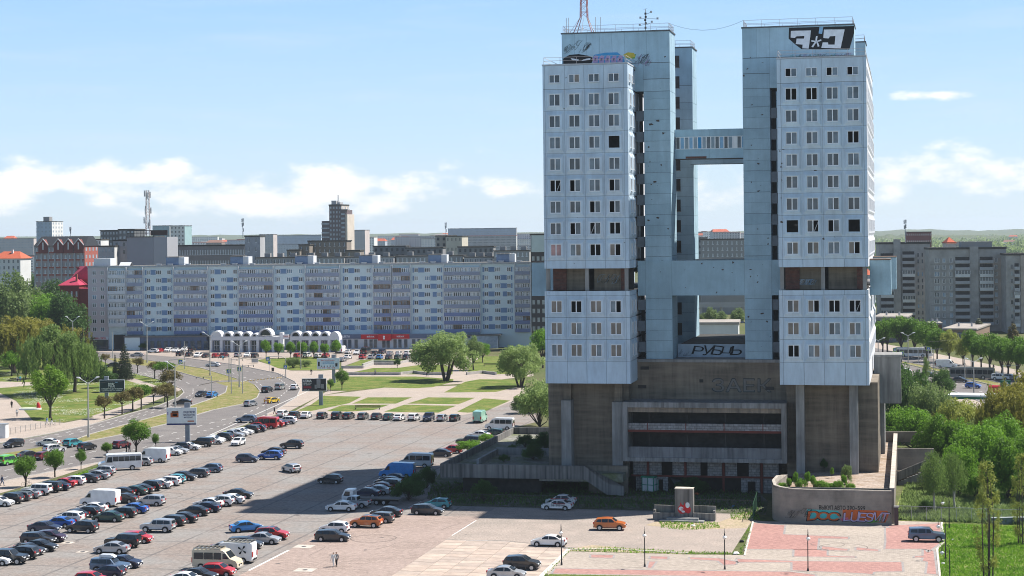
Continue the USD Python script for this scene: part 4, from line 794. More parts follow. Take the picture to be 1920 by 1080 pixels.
MB().box(xr_ - 0.25, yf + 1.0, 4.75, xr_ + 0.4, 48.0, 4.9).build('coping', mat('pale_coping', (0.46, 0.41, 0.35), 0.85, var=0.3), rt)
MB().box(48.0, 47.6, 3.4, xr_ + 5.3, 48.0, 5.2).build('back_wall', CONC_WALL, rt)
MB().box(xl + 1.5, yf + 2.9, 1.0, xr_ - 0.2, yf + 3.2, 4.5).build('planter_wall', streaked('black_stained', (0.12, 0.12, 0.12), (0.03, 0.03, 0.03)), rt)
MB().box(xl + 4.6, yf + 0.02, 2.6, xr_ - 0.3, yf + 2.9, 3.3).build('planter_soil', G_MEADOW, rt)
gw = thing('graffiti_wall', 'curved concrete retaining wall covered in graffiti behind the red paving', 'wall', (*BO, 0), -YAW)
pts = [(xr_, yf), (xl + 4.5, yf), (xl + 2.6, yf + 0.25), (xl + 1.2, yf + 1.0), (xl + 0.3, yf + 2.2), (xl - 0.05, yf + 4.0), (xl + 0.2, yf + 9.0), (xl + 1.0, yf + 16.0)]
def wall_run(pts, t, z0, ztops):
    b = MB(); P_ = np.array(pts); T_ = np.gradient(P_, axis=0); T_ /= np.linalg.norm(T_, axis=1, keepdims=True); N = np.c_[T_[:, 1], -T_[:, 0]] * t
    v = [r for (p, n_, zt) in zip(P_, N, ztops) for r in ((*p, z0), (*(p + n_), z0), (*(p + n_), zt), (*p, zt))]
    k = len(P_); f = [(4 * i + j, 4 * i + (j + 1) % 4, 4 * i + 4 + (j + 1) % 4, 4 * i + 4 + j) for i in range(k - 1) for j in range(4)] + [(3, 2, 1, 0), (4 * k - 4, 4 * k - 3, 4 * k - 2, 4 * k - 1)]
    return b.add(v, f)
zt = [4.55] * 2 + [4.6, 4.7, 4.8, 5.2, 5.2, 4.4]
wall_run(pts, 0.35, 0, zt).build('wall', CONC_WALL, gw)
wall_run(pts, 0.40, 4.55, [z_ + 0.1 for z_ in zt]).build('coping', mat('pale_coping2', (0.40, 0.36, 0.31), 0.85, var=0.3), gw)
b = MB(); b.box(xr_ + 0.36, yf - 0.3, 0, xr_ + 0.9, yf + 0.3, 2.4); b.build('gate_post', mat('brown_post', (0.07, 0.05, 0.05), 0.8), gw); b = MB(); b.box(xr_ + 0.3, yf - 0.4, 2.4, xr_ + 1.0, yf + 0.4, 2.6); b.build('post_cap', CONC_PALE, gw)
def wx(u, v):
    return loc2(u, v, yf)
def wflat(pts, out, m_):
    return flat(pts, yf, out, m_, 'graffiti', gw)
x, z = wx(1535, 955); letters('ВЫКУП АВТО 390-599', 0.55, x, yf - 0.003, z, PT['black'], gw, width=6.2, bold=True)
wflat([(1513, 955), (1540, 956), (1572, 958), (1573, 966), (1571, 975), (1545, 976), (1512, 974)], 0.008, PT['teal'])
x, z = wx(1515, 974); tagword('DOC', x, z - 0.05, 4.2, 1.15, yf, PT['black'], gw, 5, True, 0.012, 0.14); tagword('DOC', x + 0.03, z, 4.1, 1.1, yf, PT['orange'], gw, 5, True, 0.03)
wflat([(1580, 955), (1664, 958), (1666, 966), (1660, 980), (1620, 978), (1580, 976)], 0.008, PT['orange'])
x, z = wx(1582, 977); tagword('LUESMT', x, z, 6.0, 1.25, yf, PT['black'], gw, 8, True, 0.014, 0.10); tagword('LUESMT', x + 0.03, z + 0.04, 5.9, 1.2, yf, PT['lilac'], gw, 8, False, 0.032)
scribbles(x + 4.6, x + 6.0, z, z + 1.1, yf - 0.03, 5, ['purple', 'green'], 33, 0.05, gw)
wflat([(1576, 972), (1590, 970), (1592, 977), (1578, 977)], 0.012, PT['pink']); wflat([(1618, 977), (1640, 974), (1652, 978), (1630, 981)], 0.012, PT['green'])
scribbles(*(wx(1497, 0)[0], wx(1510, 0)[0]), 0.9, 2.0, yf, 9, ['black'], 21, 0.06, gw); scribbles(*(wx(1466, 0)[0], wx(1484, 0)[0]), 0.7, 1.7, yf + 0.0, 10, ['black'], 22, 0.06, gw)
st = thing('outdoor_stair', 'dark concrete stair and wing wall right of the right terrace', 'staircase', (*BO, 0), -YAW)
p1_, p2_ = bl_(gp(1692, 930, 0)), bl_(gp(1745, 925, 0))
yw = p1_[1]
MB().box(xr_ + 0.5, yw + 16.0, 0, xr_ + 6.2, yw + 16.5, 5.3).build('wing_wall', CONC_WALL, st)
b = MB(); pr = [(xr_ + 0.4, 0.6), (xr_ + 0.4, 2.0), (xr_ + 5.0, 4.0), (xr_ + 7.2, 4.0), (xr_ + 7.2, 2.7), (xr_ + 5.0, 2.7)]; n = 6
b.add([(x, y, z) for y in (yw + 12.0, yw + 12.35) for x, z in pr], [(i, (i + 1) % n, (i + 1) % n + n, i + n) for i in range(n)]); b.add([(x, y, z) for y in (yw + 12.0, yw + 12.35) for x, z in pr], [(0, 1, 2, 5), (2, 3, 4, 5), (6, 11, 8, 7), (8, 11, 10, 9)])
b.build('stair_parapet', CONC_TERR, st)
MB().box(xr_ + 0.4, yw + 13.0, 0, xr_ + 5.5, yw + 13.3, 2.2).build('under_wall', CONC, st)
for i in range(10):
    MB().box(xr_ + 0.6 + 0.45 * i, yw + 12.4, 0.0, xr_ + 1.05 + 0.45 * i, yw + 15.9, 0.5 + 0.2 * i).build('step', CONC_PALE, st)
r = np.random.default_rng(51); b = MB(); w_ = MB()
for (x0, x1, z0, z1, yl, n) in ((35.8, 48.6, 36, 65, 0.0, 26), (0.3, 12.9, 18, 65, 0.0, 16), (14.5, 18.4, 22, 70, 8.5, 26), (29.9, 33.8, 22, 70, 8.5, 26), (15, 33, 30.4, 35.3, 8.36, 16), (35.9, 36.6, 40, 52, 0.0, 10)):
    for i in range(n):
        cx, cz, s_ = r.uniform(x0, x1), r.uniform(z0, z1), r.uniform(0.06, 0.26); k = r.uniform(0.3, 2.2); a = np.sort(r.uniform(0, 6.28, 7))
        b.add(np.c_[cx + s_ * k * np.cos(a) * r.uniform(0.5, 1, 7), np.full(7, yl - 0.006), cz + s_ * np.sin(a) * r.uniform(0.5, 1, 7)], [(0, j, j + 1) for j in range(1, 6)])
for xs in (14.42, 29.8):
    for k in range(24):
        z = 21.4 + 1.64 * k; x = xs + r.uniform(0.1, 1.5); L = r.uniform(0.5, 2.6)
        for j in range(6):
            b.bar((x + L * j / 6, 8.496, z + r.uniform(-.03, .03)), (x + L * (j + 1) / 6, 8.496, z + r.uniform(-.03, .03)), 0.01, r.uniform(0.02, 0.10), up=(0, 1, 0))
b.build('spalled_chips', mat('chip_dark', (0.07, 0.06, 0.055), 0.95), tower, kind='stuff')
def carpaint(name, c, metal=0.0):
    return MATS.get('car_' + name) or MATS.setdefault('car_' + name, usdkit.material(stage, '/World/Looks/car_' + name, {'tc': ('texture_coordinate', {}), 'n': ('noise_texture', {'scale': 1.2, 'detail': 3.0}), 'r': ('rgb_ramp', {'ramp': [(0.3, mul(c, 0.88)), (0.7, mul(c, 1.08))]}), 'p': ('principled_bsdf', {'roughness': 0.38, 'metallic': metal, 'specular_ior_level': 0.5, 'coat_weight': 0.7, 'coat_roughness': 0.06})},
                                                                            [('tc.object', 'n.vector'), ('n.fac', 'r.fac'), ('r.color', 'p.base_color')], surface='p.BSDF'))
CARCOL = {'black': (0.012, 0.012, 0.014), 'dark blue': (0.012, 0.018, 0.045), 'charcoal': (0.035, 0.036, 0.04), 'grey': (0.13, 0.135, 0.14), 'silver': (0.40, 0.41, 0.43), 'white': (0.70, 0.70, 0.70), 'blue': (0.015, 0.09, 0.36), 'bright blue': (0.02, 0.20, 0.52), 'red': (0.42, 0.015, 0.02), 'dark red': (0.13, 0.012, 0.02), 'orange': (0.48, 0.12, 0.018),
          'teal': (0.03, 0.25, 0.29), 'dark green': (0.012, 0.05, 0.04), 'dark purple': (0.035, 0.012, 0.03), 'mint green': (0.27, 0.52, 0.40), 'yellow': (0.62, 0.42, 0.03), 'cream': (0.56, 0.49, 0.36), 'steel blue': (0.08, 0.12, 0.19), 'vivid green': (0.12, 0.45, 0.06)}
GLASS = glassmat('car_glass', (0.018, 0.022, 0.026), 0.04, 0.2)
TYRE = mat('tyre', (0.012, 0.012, 0.012), 0.8); RIM = mat('alloy_rim', (0.42, 0.43, 0.45), 0.35, metal=0.6, var=0.05); LAMP = mat('lamp_glass', (0.62, 0.66, 0.70), 0.15, spec=0.6, var=0.05); TAIL = mat('tail_lamp', (0.40, 0.012, 0.015), 0.2, spec=0.6, var=0.05); PLATE = mat('licence_plate', (0.72, 0.72, 0.70), 0.5, var=0.03); PLASTIC = mat('black_plastic', (0.018, 0.018, 0.019), 0.6)
CARS = {
 'saloon': dict(L=4.5, W=1.78, prof=[(-2.22, .30), (-2.25, .72), (-2.16, .97), (-1.68, 1.03), (-1.0, 1.38), (-.3, 1.46), (.35, 1.42), (1.08, .99), (1.9, .84), (2.18, .66), (2.25, .36)], win=[[(-1.45, 1.0), (-.98, 1.31), (-.2, 1.37), (-.2, .98)], [(-.1, .98), (-.1, 1.37), (.3, 1.34), (.9, .98)]], ws=((1.02, 1.03), (.42, 1.39)), rw=((-1.6, 1.08), (-1.06, 1.36)), wr=.32, wx=(-1.35, 1.38), zb=.98),
 'hatchback': dict(L=4.0, W=1.74, prof=[(-1.97, .32), (-2.0, .80), (-1.92, 1.02), (-1.52, 1.44), (-.4, 1.51), (.3, 1.47), (1.0, 1.02), (1.72, .87), (1.95, .66), (2.0, .36)], win=[[(-1.55, 1.05), (-1.28, 1.36), (-.25, 1.42), (-.25, 1.0)], [(-.15, 1.0), (-.15, 1.42), (.25, 1.39), (.85, 1.0)]], ws=((.94, 1.06), (.36, 1.44)), rw=((-1.86, 1.06), (-1.57, 1.39)), wr=.31, wx=(-1.25, 1.27), zb=1.0),
 'estate car': dict(L=4.6, W=1.78, prof=[(-2.27, .30), (-2.3, .78), (-2.22, .98), (-1.95, 1.40), (-.5, 1.49), (.3, 1.45), (1.05, 1.0), (1.95, .84), (2.25, .64), (2.3, .36)], win=[[(-1.95, 1.03), (-1.72, 1.36), (-1.15, 1.39), (-1.15, 1.0)], [(-1.05, 1.0), (-1.05, 1.39), (-.2, 1.41), (-.2, .99)], [(-.1, .99), (-.1, 1.41), (.27, 1.37), (.9, .99)]], ws=((.98, 1.05), (.37, 1.42)), rw=((-2.16, 1.04), (-2.0, 1.34)), wr=.32, wx=(-1.38, 1.42), zb=.98),
 'crossover': dict(L=4.4, W=1.84, prof=[(-2.15, .42), (-2.2, .95), (-2.1, 1.12), (-1.78, 1.55), (-.5, 1.66), (.3, 1.62), (.98, 1.15), (1.85, 1.0), (2.15, .80), (2.2, .46)], win=[[(-1.80, 1.16), (-1.55, 1.47), (-1.1, 1.52), (-1.1, 1.12)], [(-1.0, 1.12), (-1.0, 1.52), (-.2, 1.55), (-.2, 1.11)], [(-.1, 1.11), (-.1, 1.55), (.27, 1.52), (.85, 1.11)]], ws=((.91, 1.2), (.37, 1.58)), rw=((-2.04, 1.18), (-1.82, 1.49)), wr=.36, wx=(-1.33, 1.36), zb=1.1),
 'off-roader': dict(L=4.7, W=1.88, prof=[(-2.3, .48), (-2.35, 1.0), (-2.3, 1.15), (-2.18, 1.72), (-.5, 1.80), (.35, 1.76), (.85, 1.22), (2.1, 1.10), (2.32, .9), (2.35, .5)], win=[[(-2.05, 1.22), (-1.98, 1.60), (-1.2, 1.66), (-1.2, 1.2)], [(-1.1, 1.2), (-1.1, 1.66), (-.2, 1.68), (-.2, 1.19)], [(-.1, 1.19), (-.1, 1.68), (.3, 1.66), (.7, 1.19)]], ws=((.80, 1.27), (.4, 1.72)), rw=((-2.28, 1.22), (-2.21, 1.62)), wr=.40, wx=(-1.4, 1.42), zb=1.18),
 'minivan': dict(L=4.2, W=1.78, prof=[(-2.05, .34), (-2.1, .85), (-2.02, 1.05), (-1.82, 1.52), (-.4, 1.64), (.35, 1.58), (1.2, 1.08), (1.78, .93), (2.05, .7), (2.1, .38)], win=[[(-1.80, 1.1), (-1.65, 1.45), (-1.05, 1.5), (-1.05, 1.05)], [(-.95, 1.05), (-.95, 1.5), (-.1, 1.53), (-.1, 1.04)], [(0, 1.04), (0, 1.53), (.32, 1.5), (1.05, 1.04)]], ws=((1.12, 1.13), (.42, 1.55)), rw=((-1.98, 1.12), (-1.86, 1.46)), wr=.32, wx=(-1.3, 1.32), zb=1.03),
 'panel van': dict(L=5.9, W=2.02, prof=[(-2.9, .42), (-2.95, 2.3), (-2.85, 2.5), (.6, 2.58), (1.25, 2.4), (2.0, 1.42), (2.75, 1.15), (2.93, .8), (2.95, .42)], win=[[(1.05, 1.4), (1.05, 2.0), (1.38, 2.0), (1.85, 1.4)]], ws=((1.95, 1.5), (1.38, 2.22)), rw=None, wr=.36, wx=(-1.75, 2.0), zb=1.4),
 'minibus': dict(L=5.9, W=2.0, prof=[(-2.9, .42), (-2.95, 2.2), (-2.82, 2.42), (.6, 2.5), (1.25, 2.34), (2.0, 1.42), (2.75, 1.15), (2.93, .8), (2.95, .42)], win=[[(-2.65, 1.3), (-2.65, 2.05), (-1.45, 2.08), (-1.45, 1.3)], [(-1.35, 1.3), (-1.35, 2.08), (-.2, 2.1), (-.2, 1.3)], [(-.1, 1.3), (-.1, 2.1), (.85, 2.1), (.85, 1.3)], [(1.05, 1.4), (1.05, 2.0), (1.38, 2.0), (1.85, 1.4)]], ws=((1.95, 1.5), (1.38, 2.2)), rw=((-2.95, 1.4), (-2.91, 2.1)), wr=.36, wx=(-1.75, 2.0), zb=1.4),
 'small van': dict(L=4.3, W=1.8, prof=[(-2.1, .36), (-2.15, 1.65), (-2.02, 1.82), (-.2, 1.86), (.5, 1.78), (1.2, 1.12), (1.85, .98), (2.1, .75), (2.15, .40)], win=[[(-1.9, 1.15), (-1.9, 1.58), (-1.0, 1.6), (-1.0, 1.15)], [(-.9, 1.12), (-.9, 1.6), (-.05, 1.62), (-.05, 1.1)], [(.05, 1.1), (.05, 1.62), (.48, 1.6), (1.02, 1.1)]], ws=((1.13, 1.17), (.58, 1.72)), rw=((-2.15, 1.15), (-2.13, 1.6)), wr=.32, wx=(-1.3, 1.35), zb=1.1),
 'pickup': dict(L=5.1, W=1.84, prof=[(-2.5, .5), (-2.55, 1.08), (-.85, 1.1), (-.7, 1.68), (-.1, 1.78), (.55, 1.72), (1.05, 1.2), (2.2, 1.06), (2.5, .85), (2.55, .5)], win=[[(-.6, 1.2), (-.58, 1.6), (-.05, 1.66), (-.05, 1.18)], [(.05, 1.18), (.05, 1.66), (.5, 1.62), (.9, 1.18)]], ws=((1.0, 1.25), (.6, 1.68)), rw=((-.84, 1.2), (-.73, 1.6)), wr=.38, wx=(-1.55, 1.6), zb=1.18),
 'old bus': dict(L=7.4, W=2.3, prof=[(-3.6, .5), (-3.7, 1.4), (-3.62, 2.75), (-3.5, 2.85), (2.05, 2.85), (2.3, 2.7), (2.55, 1.62), (3.45, 1.35), (3.68, 1.1), (3.7, .5)], win=[[(-3.45 + .95 * i, 1.65), (-3.45 + .95 * i, 2.45), (-2.57 + .95 * i, 2.45), (-2.57 + .95 * i, 1.65)] for i in range(5)] + [[(1.35, 1.5), (1.35, 2.4), (2.1, 2.4), (2.35, 1.5)]], ws=((2.52, 1.72), (2.34, 2.6)), rw=((-3.69, 1.6), (-3.64, 2.5)), wr=.42, wx=(-2.0, 2.5), zb=1.6),
 'trolleybus': dict(L=11.8, W=2.5, prof=[(-5.8, .4), (-5.9, 1.2), (-5.82, 2.9), (-5.6, 3.05), (5.5, 3.05), (5.75, 2.9), (5.9, 1.1), (5.85, .4)], win=[[(-5.5 + 1.4 * i, 1.35), (-5.5 + 1.4 * i, 2.45), (-4.25 + 1.4 * i, 2.45), (-4.25 + 1.4 * i, 1.35)] for i in range(8)], ws=((5.88, 1.3), (5.78, 2.65)), rw=((-5.89, 1.4), (-5.84, 2.5)), wr=.48, wx=(-3.0, 3.0), zb=1.3),
}
def make_vehicle(name, kind, col, col2=None):
    """Builds one vehicle of its kind at the origin, nose along +x, and returns its Xform (placed later)."""
    S = CARS[kind]; L, W, prof, zb = S['L'], S['W'], S['prof'], S['zb']
    Hh = max(z for _, z in prof); z0 = min(z for _, z in prof); tall = Hh > 2.1
    x_end = 0.95 if not tall else 0.5
    def de(x, y, z):
        e = max(0.0, (abs(x) - L / 2 + x_end) / x_end)
        t = 1 - (0.16 if not tall else 0.06) * max(0.0, z - zb) / (Hh - zb) - (0.05 * max(0, .5 - z) / .5)
        return (x, y * (1 - (0.15 if not tall else 0.05) * e * e) * t, z)
    t = thing(name)
    P_ = np.array(prof + [(L / 2 - 0.25, z0 - 0.08), (-L / 2 + 0.25, z0 - 0.08)])
    c = P_.mean(0)
    b = MB(); rows = []
    for y, k in ((-W / 2, 0.955), (-W / 2 + 0.07, 1.0), (W / 2 - 0.07, 1.0), (W / 2, 0.955)):
        q = c + (P_ - c) * [(L - 0.12) / L if k < 1 else 1, k if k < 1 else 1]
        rows.append([de(x, y, z) for x, z in q])
    n = len(P_); V = [p for r in rows for p in r]
    b.add(V, [(i * n + j, i * n + (j + 1) % n, (i + 1) * n + (j + 1) % n, (i + 1) * n + j) for i in range(3) for j in range(n)])
    _, tri = trimesh.creation.triangulate_polygon(Polygon(c + (P_ - c) * 0.955), engine='earcut')
    if len(set(tri.ravel())) == n:
        pv = np.array(trimesh.creation.triangulate_polygon(Polygon(c + (P_ - c) * 0.955), engine='earcut')[0])
        qs = c + (P_ - c) * [(L - 0.12) / L, 0.955]
        idx = [int(np.argmin(np.linalg.norm(c + (P_ - c) * 0.955 - p, axis=1))) for p in pv]
        ff = np.array([[idx[i] for i in f_] for f_ in tri])
        b.add([de(x, -W / 2, z) for x, z in qs], ff); b.add([de(x, W / 2, z) for x, z in qs], ff[:, ::-1])
    cp = carpaint(col.replace(' ', '_'), CARCOL[col], 0.45 if col in ('silver', 'grey', 'charcoal', 'steel blue') else 0.0)
    body = b.build('body', cp, t, smooth=32)
    if kind == 'pickup':
        q = MB(); q.box(-2.42, -0.72, 1.0, -0.95, 0.72, 1.115); q.build('load_bed', PLASTIC, body)
    for w in S['win']:
        for sg in (-1, 1):
            q = MB(); m = np.array(w); g = [de(x, sg * (W / 2 + 0.012), z) for x, z in m]
            q.add(g, [(0, 1, 2, 3)] if sg > 0 else [(3, 2, 1, 0)]); q.build('side_window', GLASS, t)
    for nm, pr in (('windscreen', S['ws']), ('rear_window', S['rw'])):
        if pr:
            (xa, za), (xb, zb_) = pr; q = MB(); nx, nz = (zb_ - za), -(xb - xa); l = math.hypot(nx, nz); nx, nz = nx / l * 0.025, nz / l * 0.025
            if nm == 'rear_window':
                nx, nz = -abs(nx), abs(nz)
            else:
                nx, nz = abs(nx), abs(nz)
            yw = W / 2 - 0.17
            q.add([de(xa + nx, -yw, za + nz), de(xa + nx, yw, za + nz), de(xb + nx, yw - 0.04, zb_ + nz), de(xb + nx, -yw + 0.04, zb_ + nz)], [(0, 1, 2, 3)]); q.build(nm, GLASS, t)
    if col2:
        q = MB(); zr = Hh + 0.004; xs = [x for x, z in prof if z > Hh - 0.12]; xa, xb = min(xs), max(xs)
        q.add([de(x, y, np.interp(x, [p[0] for p in prof if p[1] > zb], [p[1] for p in prof if p[1] > zb]) + 0.012) for x in np.linspace(xa, xb, 5) for y in (-W / 2 + 0.08, W / 2 - 0.08)], [(2 * i, 2 * i + 2, 2 * i + 3, 2 * i + 1) for i in range(4)]); q.build('roof', carpaint(col2.replace(' ', '_'), CARCOL[col2]), t)
    r = S['wr']
    for wx in S['wx']:
        for sg in (-1, 1):
            ring = MB(); k = 12
            a = np.linspace(0, math.pi, k); yy = sg * (W / 2 + 0.004)
            vo = [de(wx + (r + 0.07) * math.cos(x), yy, r + (r + 0.07) * math.sin(x)) for x in a]; vi = [(wx, de(wx, yy, r)[1], max(0.2, z0 - 0.05))]
            ring.add(vo + vi, [(i, i + 1, k) if sg > 0 else (i + 1, i, k) for i in range(k - 1)]); ring.build('wheel_arch', PLASTIC, t)
            q = MB(); yo = abs(de(wx, W / 2, r)[1]); q.cyl((wx, sg * (yo - 0.09), r), r, 0.22, 1, 16); w_ = q.build('wheel', TYRE, t)
            q = MB(); q.cyl((wx, sg * (yo + 0.022), r), r * 0.64, 0.012, 1, 10); q.build('rim', RIM, w_)
    zn = prof[-2][1]
    for sg in (-1, 1):
        q = MB(); x = L / 2 - 0.14; y = sg * (W / 2 - 0.32); d1 = de(x, y, zn); q.box(x - 0.16, min(d1[1] - 0.2, d1[1] + 0.2), zn - 0.10, x + 0.115, max(d1[1] - 0.2, d1[1] + 0.2), zn + 0.06); q.build('headlight', LAMP, t)
        zt = 0.9 * zb if not tall else 1.1; q = MB(); x = -L / 2 + 0.02; d1 = de(x, sg * (W / 2 - 0.16), zt)
        q.box(x - 0.045, d1[1] - 0.13, zt - 0.13 - (0.12 if tall else 0), x + 0.14, d1[1] + 0.13, zt + 0.10 + (0.25 if tall else 0)); q.build('tail_light', TAIL, t)
        xm, zm = S['win'][-1][-1]; q = MB(); q.box(xm - 0.22, sg * W / 2 * 0.97, zm + 0.02, xm - 0.06, sg * (W / 2 + 0.17), zm + 0.17); q.build('mirror', cp if not tall else PLASTIC, t)
    q = MB(); q.box(L / 2 - 0.1, -W * 0.27, z0 + 0.12, L / 2 + 0.012, W * 0.27, zn - 0.05); q.build('grille', PLASTIC, t)
    q = MB(); q.box(L / 2 - 0.05, -0.26, z0 + 0.10, L / 2 + 0.022, 0.26, z0 + 0.21); q.build('licence_plate', PLATE, t)
    q = MB(); q.box(-L / 2 - 0.03, -0.26, z0 + 0.22, -L / 2 + 0.05, 0.26, z0 + 0.34); q.build('licence_plate', PLATE, t)
    q = MB(); q.box(-L / 2 - 0.012, -W * 0.36, z0 - 0.06, -L / 2 + 0.3, W * 0.36, z0 + 0.15); q.box(-L / 2 + 0.5, -W / 2 + 0.06, z0 - 0.1, L / 2 - 0.5, W / 2 - 0.06, z0); q.build('bumper', PLASTIC, t)
    return t
NAMES = {'saloon': 'parked_saloon', 'hatchback': 'parked_hatchback', 'estate car': 'parked_estate_car', 'crossover': 'parked_crossover', 'off-roader': 'parked_off_roader', 'minivan': 'parked_minivan', 'panel van': 'panel_van', 'minibus': 'minibus', 'small van': 'small_van', 'pickup': 'pickup_truck', 'old bus': 'old_bus', 'trolleybus': 'trolleybus'}
CATS = {'saloon': 'car', 'hatchback': 'car', 'estate car': 'car', 'crossover': 'car', 'off-roader': 'car', 'minivan': 'car', 'panel van': 'van', 'minibus': 'minibus', 'small van': 'van', 'pickup': 'pickup truck', 'old bus': 'bus', 'trolleybus': 'trolleybus'}
PROTO = {}
HEAD = {'L': 168, 'R': -12, 'B': 78, 'F': -102}
def place_vehicle(u, v, head, kind, col, label, col2=None, group=None, base=0.02, sc=1.0):
    S = CARS[kind]; a = math.radians(HEAD.get(head, head) + PYR.uniform(-2.5, 2.5))
    g = gp(u, v); hy = (abs(S['L'] / 2 * math.sin(a)) + abs(S['W'] / 2 * math.cos(a))) * 0.88
    loc = np.array([g[0] * (g[1] + hy) / g[1], g[1] + hy, base])
    key = (kind, col, col2); nm = NAMES[kind]
    if key not in PROTO:
        t = make_vehicle(nm, kind, col, col2); PROTO[key] = t
        t.GetAttribute('xformOp:translate').Set(Gf.Vec3d(*loc)); t.GetAttribute('xformOp:rotateZ').Set(math.degrees(a)); t.GetAttribute('xformOp:scale').Set(Gf.Vec3f(sc, sc, sc))
        tag(t, label, CATS[kind], group)
        return t
    return dup(PROTO[key], nm, label, CATS[kind], loc, a, sc, group)
ORD = ['first', 'second', 'third', 'fourth', 'fifth', 'sixth', 'seventh', 'eighth', 'ninth', 'tenth', 'eleventh', 'twelfth', 'thirteenth', 'fourteenth', 'fifteenth', 'sixteenth', 'seventeenth', 'eighteenth', 'nineteenth', 'twentieth']
def ordinal(i):
    return ORD[i] if i < 20 else 'twenty-' + ORD[i - 20] if i > 19 and i < 39 else 'last'
def row(where, group, cars):
    """A row of parked cars, left to right; each label counts along the row."""
    cars = sorted(cars, key=lambda c: c[0])
    for i, c in enumerate(cars):
        u, v, h, k, col = c[:5]
        place_vehicle(u, v, h, k, col, f'{col} {k}, {ordinal(i)} from the left {where}', c[5] if len(c) > 5 else None, group)
s, h, e, x, o, m, pv, mb, sv, pk = 'saloon', 'hatchback', 'estate car', 'crossover', 'off-roader', 'minivan', 'panel van', 'minibus', 'small van', 'pickup'
row('in the kerb row beside the avenue verge', 'cars in the kerb row beside the verge', [
    (-2, 951, 'R', s, 'white'), (17, 946, 'L', x, 'black'), (32, 941, 'L', e, 'grey'), (50, 936, 'L', s, 'silver'), (69, 930, 'L', o, 'white'), (88, 925, 'L', o, 'black'), (106, 921, 'L', s, 'dark blue'), (118, 915, 'L', s, 'red'), (134, 911, 'L', e, 'white'), (161, 906, 'L', s, 'charcoal'), (181, 900, 'L', s, 'silver'), (192, 893, 'L', x, 'silver'), (265, 874, 'L', h, 'silver'),
    (322, 855, 'R', h, 'white'), (331, 852, 'R', s, 'silver'), (339, 845, 'L', h, 'dark blue'), (354, 845, 'R', s, 'white'), (377, 839, 'L', o, 'black'), (400, 834, 'R', h, 'white'), (401, 831, 'R', s, 'white'), (416, 828, 'L', x, 'charcoal'), (434, 824, 'R', pk, 'silver'), (448, 819, 'R', h, 'white'), (455, 816, 'R', s, 'white'), (467, 813, 'L', x, 'charcoal'), (481, 811, 'L', h, 'dark blue'), (482, 806, 'L', s, 'red'), (515, 802, 'L', h, 'red'), (521, 800, 'L', s, 'dark blue'), (537, 796, 'L', x, 'white'), (462, 793, 172, x, 'steel blue')])
row('in the far row facing the lawns', 'cars in the far row facing the lawns', [
    (530, 784, 'B', x, 'white'), (553, 785, 'B', h, 'black'), (574, 785.5, 'B', s, 'white'), (604, 786.5, 'B', h, 'black'), (632, 787, 'B', x, 'black'), (654, 787, 'B', e, 'charcoal'), (681, 787.5, 'B', h, 'grey'), (706, 788, 'B', s, 'charcoal'), (729, 789, 'B', s, 'dark green'), (749, 790, 'B', s, 'white'), (776, 790.5, 'B', x, 'white'), (804, 791, 'F', o, 'dark blue'), (829, 791, 'B', h, 'silver'), (853, 791, 'B', h, 'charcoal')])
row('in the middle row of the square', 'cars in the middle row of the square', [
    (395, 887, 'L', h, 'steel blue'), (367, 896, 'L', e, 'grey'), (344, 902, 'R', s, 'black'), (325, 908, 'L', h, 'teal'), (313, 912, 'L', e, 'white'), (297, 917, 'L', s, 'white'), (278, 922, 'L', x, 'black'), (262, 927, 'L', s, 'charcoal'), (250, 930, 'L', s, 'dark green'), (226, 933, 'L', s, 'black'), (231, 945, 'L', s, 'charcoal'), (249, 964, 'L', s, 'blue'), (173, 963, 'L', s, 'white'), (226, 972, 'L', e, 'charcoal'), (162, 971, 'L', h, 'black'), (203, 980, 'L', s, 'dark green'), (137, 976, 'L', s, 'black'), (129, 983, 'L', x, 'white'), (110, 991, 'L', s, 'blue'), (84, 1000, 'R', s, 'dark blue'), (154, 1001, 'L', x, 'black'), (283, 950, 'L', m, 'silver')])
row('in the nearest row at the lower left', 'cars in the nearest row at the lower left', [
    (96, 1018, 'R', h, 'dark purple'), (72, 1022, 'R', e, 'charcoal'), (75, 1036, 'R', s, 'black'), (52, 1043, 'R', s, 'charcoal'), (40, 1051, 'L', x, 'charcoal'), (18, 1060, 'R', o, 'black'), (-9, 1062, 'R', s, 'white')])
row('in the row running through the square centre', 'cars in the row through the square centre', [
    (231, 1029, 'L', o, 'black'), (258, 1020, 'R', h, 'red'), (210, 1040, 'L', s, 'silver'), (296, 1000, 'L', o, 'silver'), (340, 982, 'L', s, 'charcoal'), (318, 988, 'L', e, 'charcoal'), (363, 969, 'L', s, 'black'), (385, 962, 'L', s, 'dark blue'), (391, 954, 'L', s, 'white'), (412, 951, 'L', x, 'white'), (430, 946, 'L', s, 'white'), (447, 936, 'R', s, 'black'), (232, 1067, 'R', s, 'dark blue'), (202, 1086, 'L', h, 'dark blue'), (172, 1100, 'R', h, 'red')])
row('in the row beside the cream camper van', 'cars in the row beside the camper van', [
    (511, 1014, 'R', x, 'red', 'black'), (494, 1022, 'R', s, 'silver'), (460, 1031, 'R', e, 'charcoal'), (425, 1040, 'R', s, 'silver'), (410, 1083, 'R', h, 'red'), (372, 1092, 'R', s, 'black'), (350, 1100, 'R', s, 'white')])
row('beside the terrace at the shadow edge', 'cars parked beside the left terrace', [
    (924, 819, 'L', e, 'dark green'), (898, 823, 'L', s, 'white'), (878, 836, 'L', o, 'black'), (847, 851, 'L', h, 'red'), (824, 858, 'L', s, 'black'), (737, 906, 'L', s, 'black'), (728, 912, 'L', s, 'charcoal'), (726, 919, 'L', x, 'black'), (712, 923, 'L', s, 'dark red'), (706, 929, 'L', s, 'silver'), (686, 934, 'L', s, 'dark blue')])
V = place_vehicle
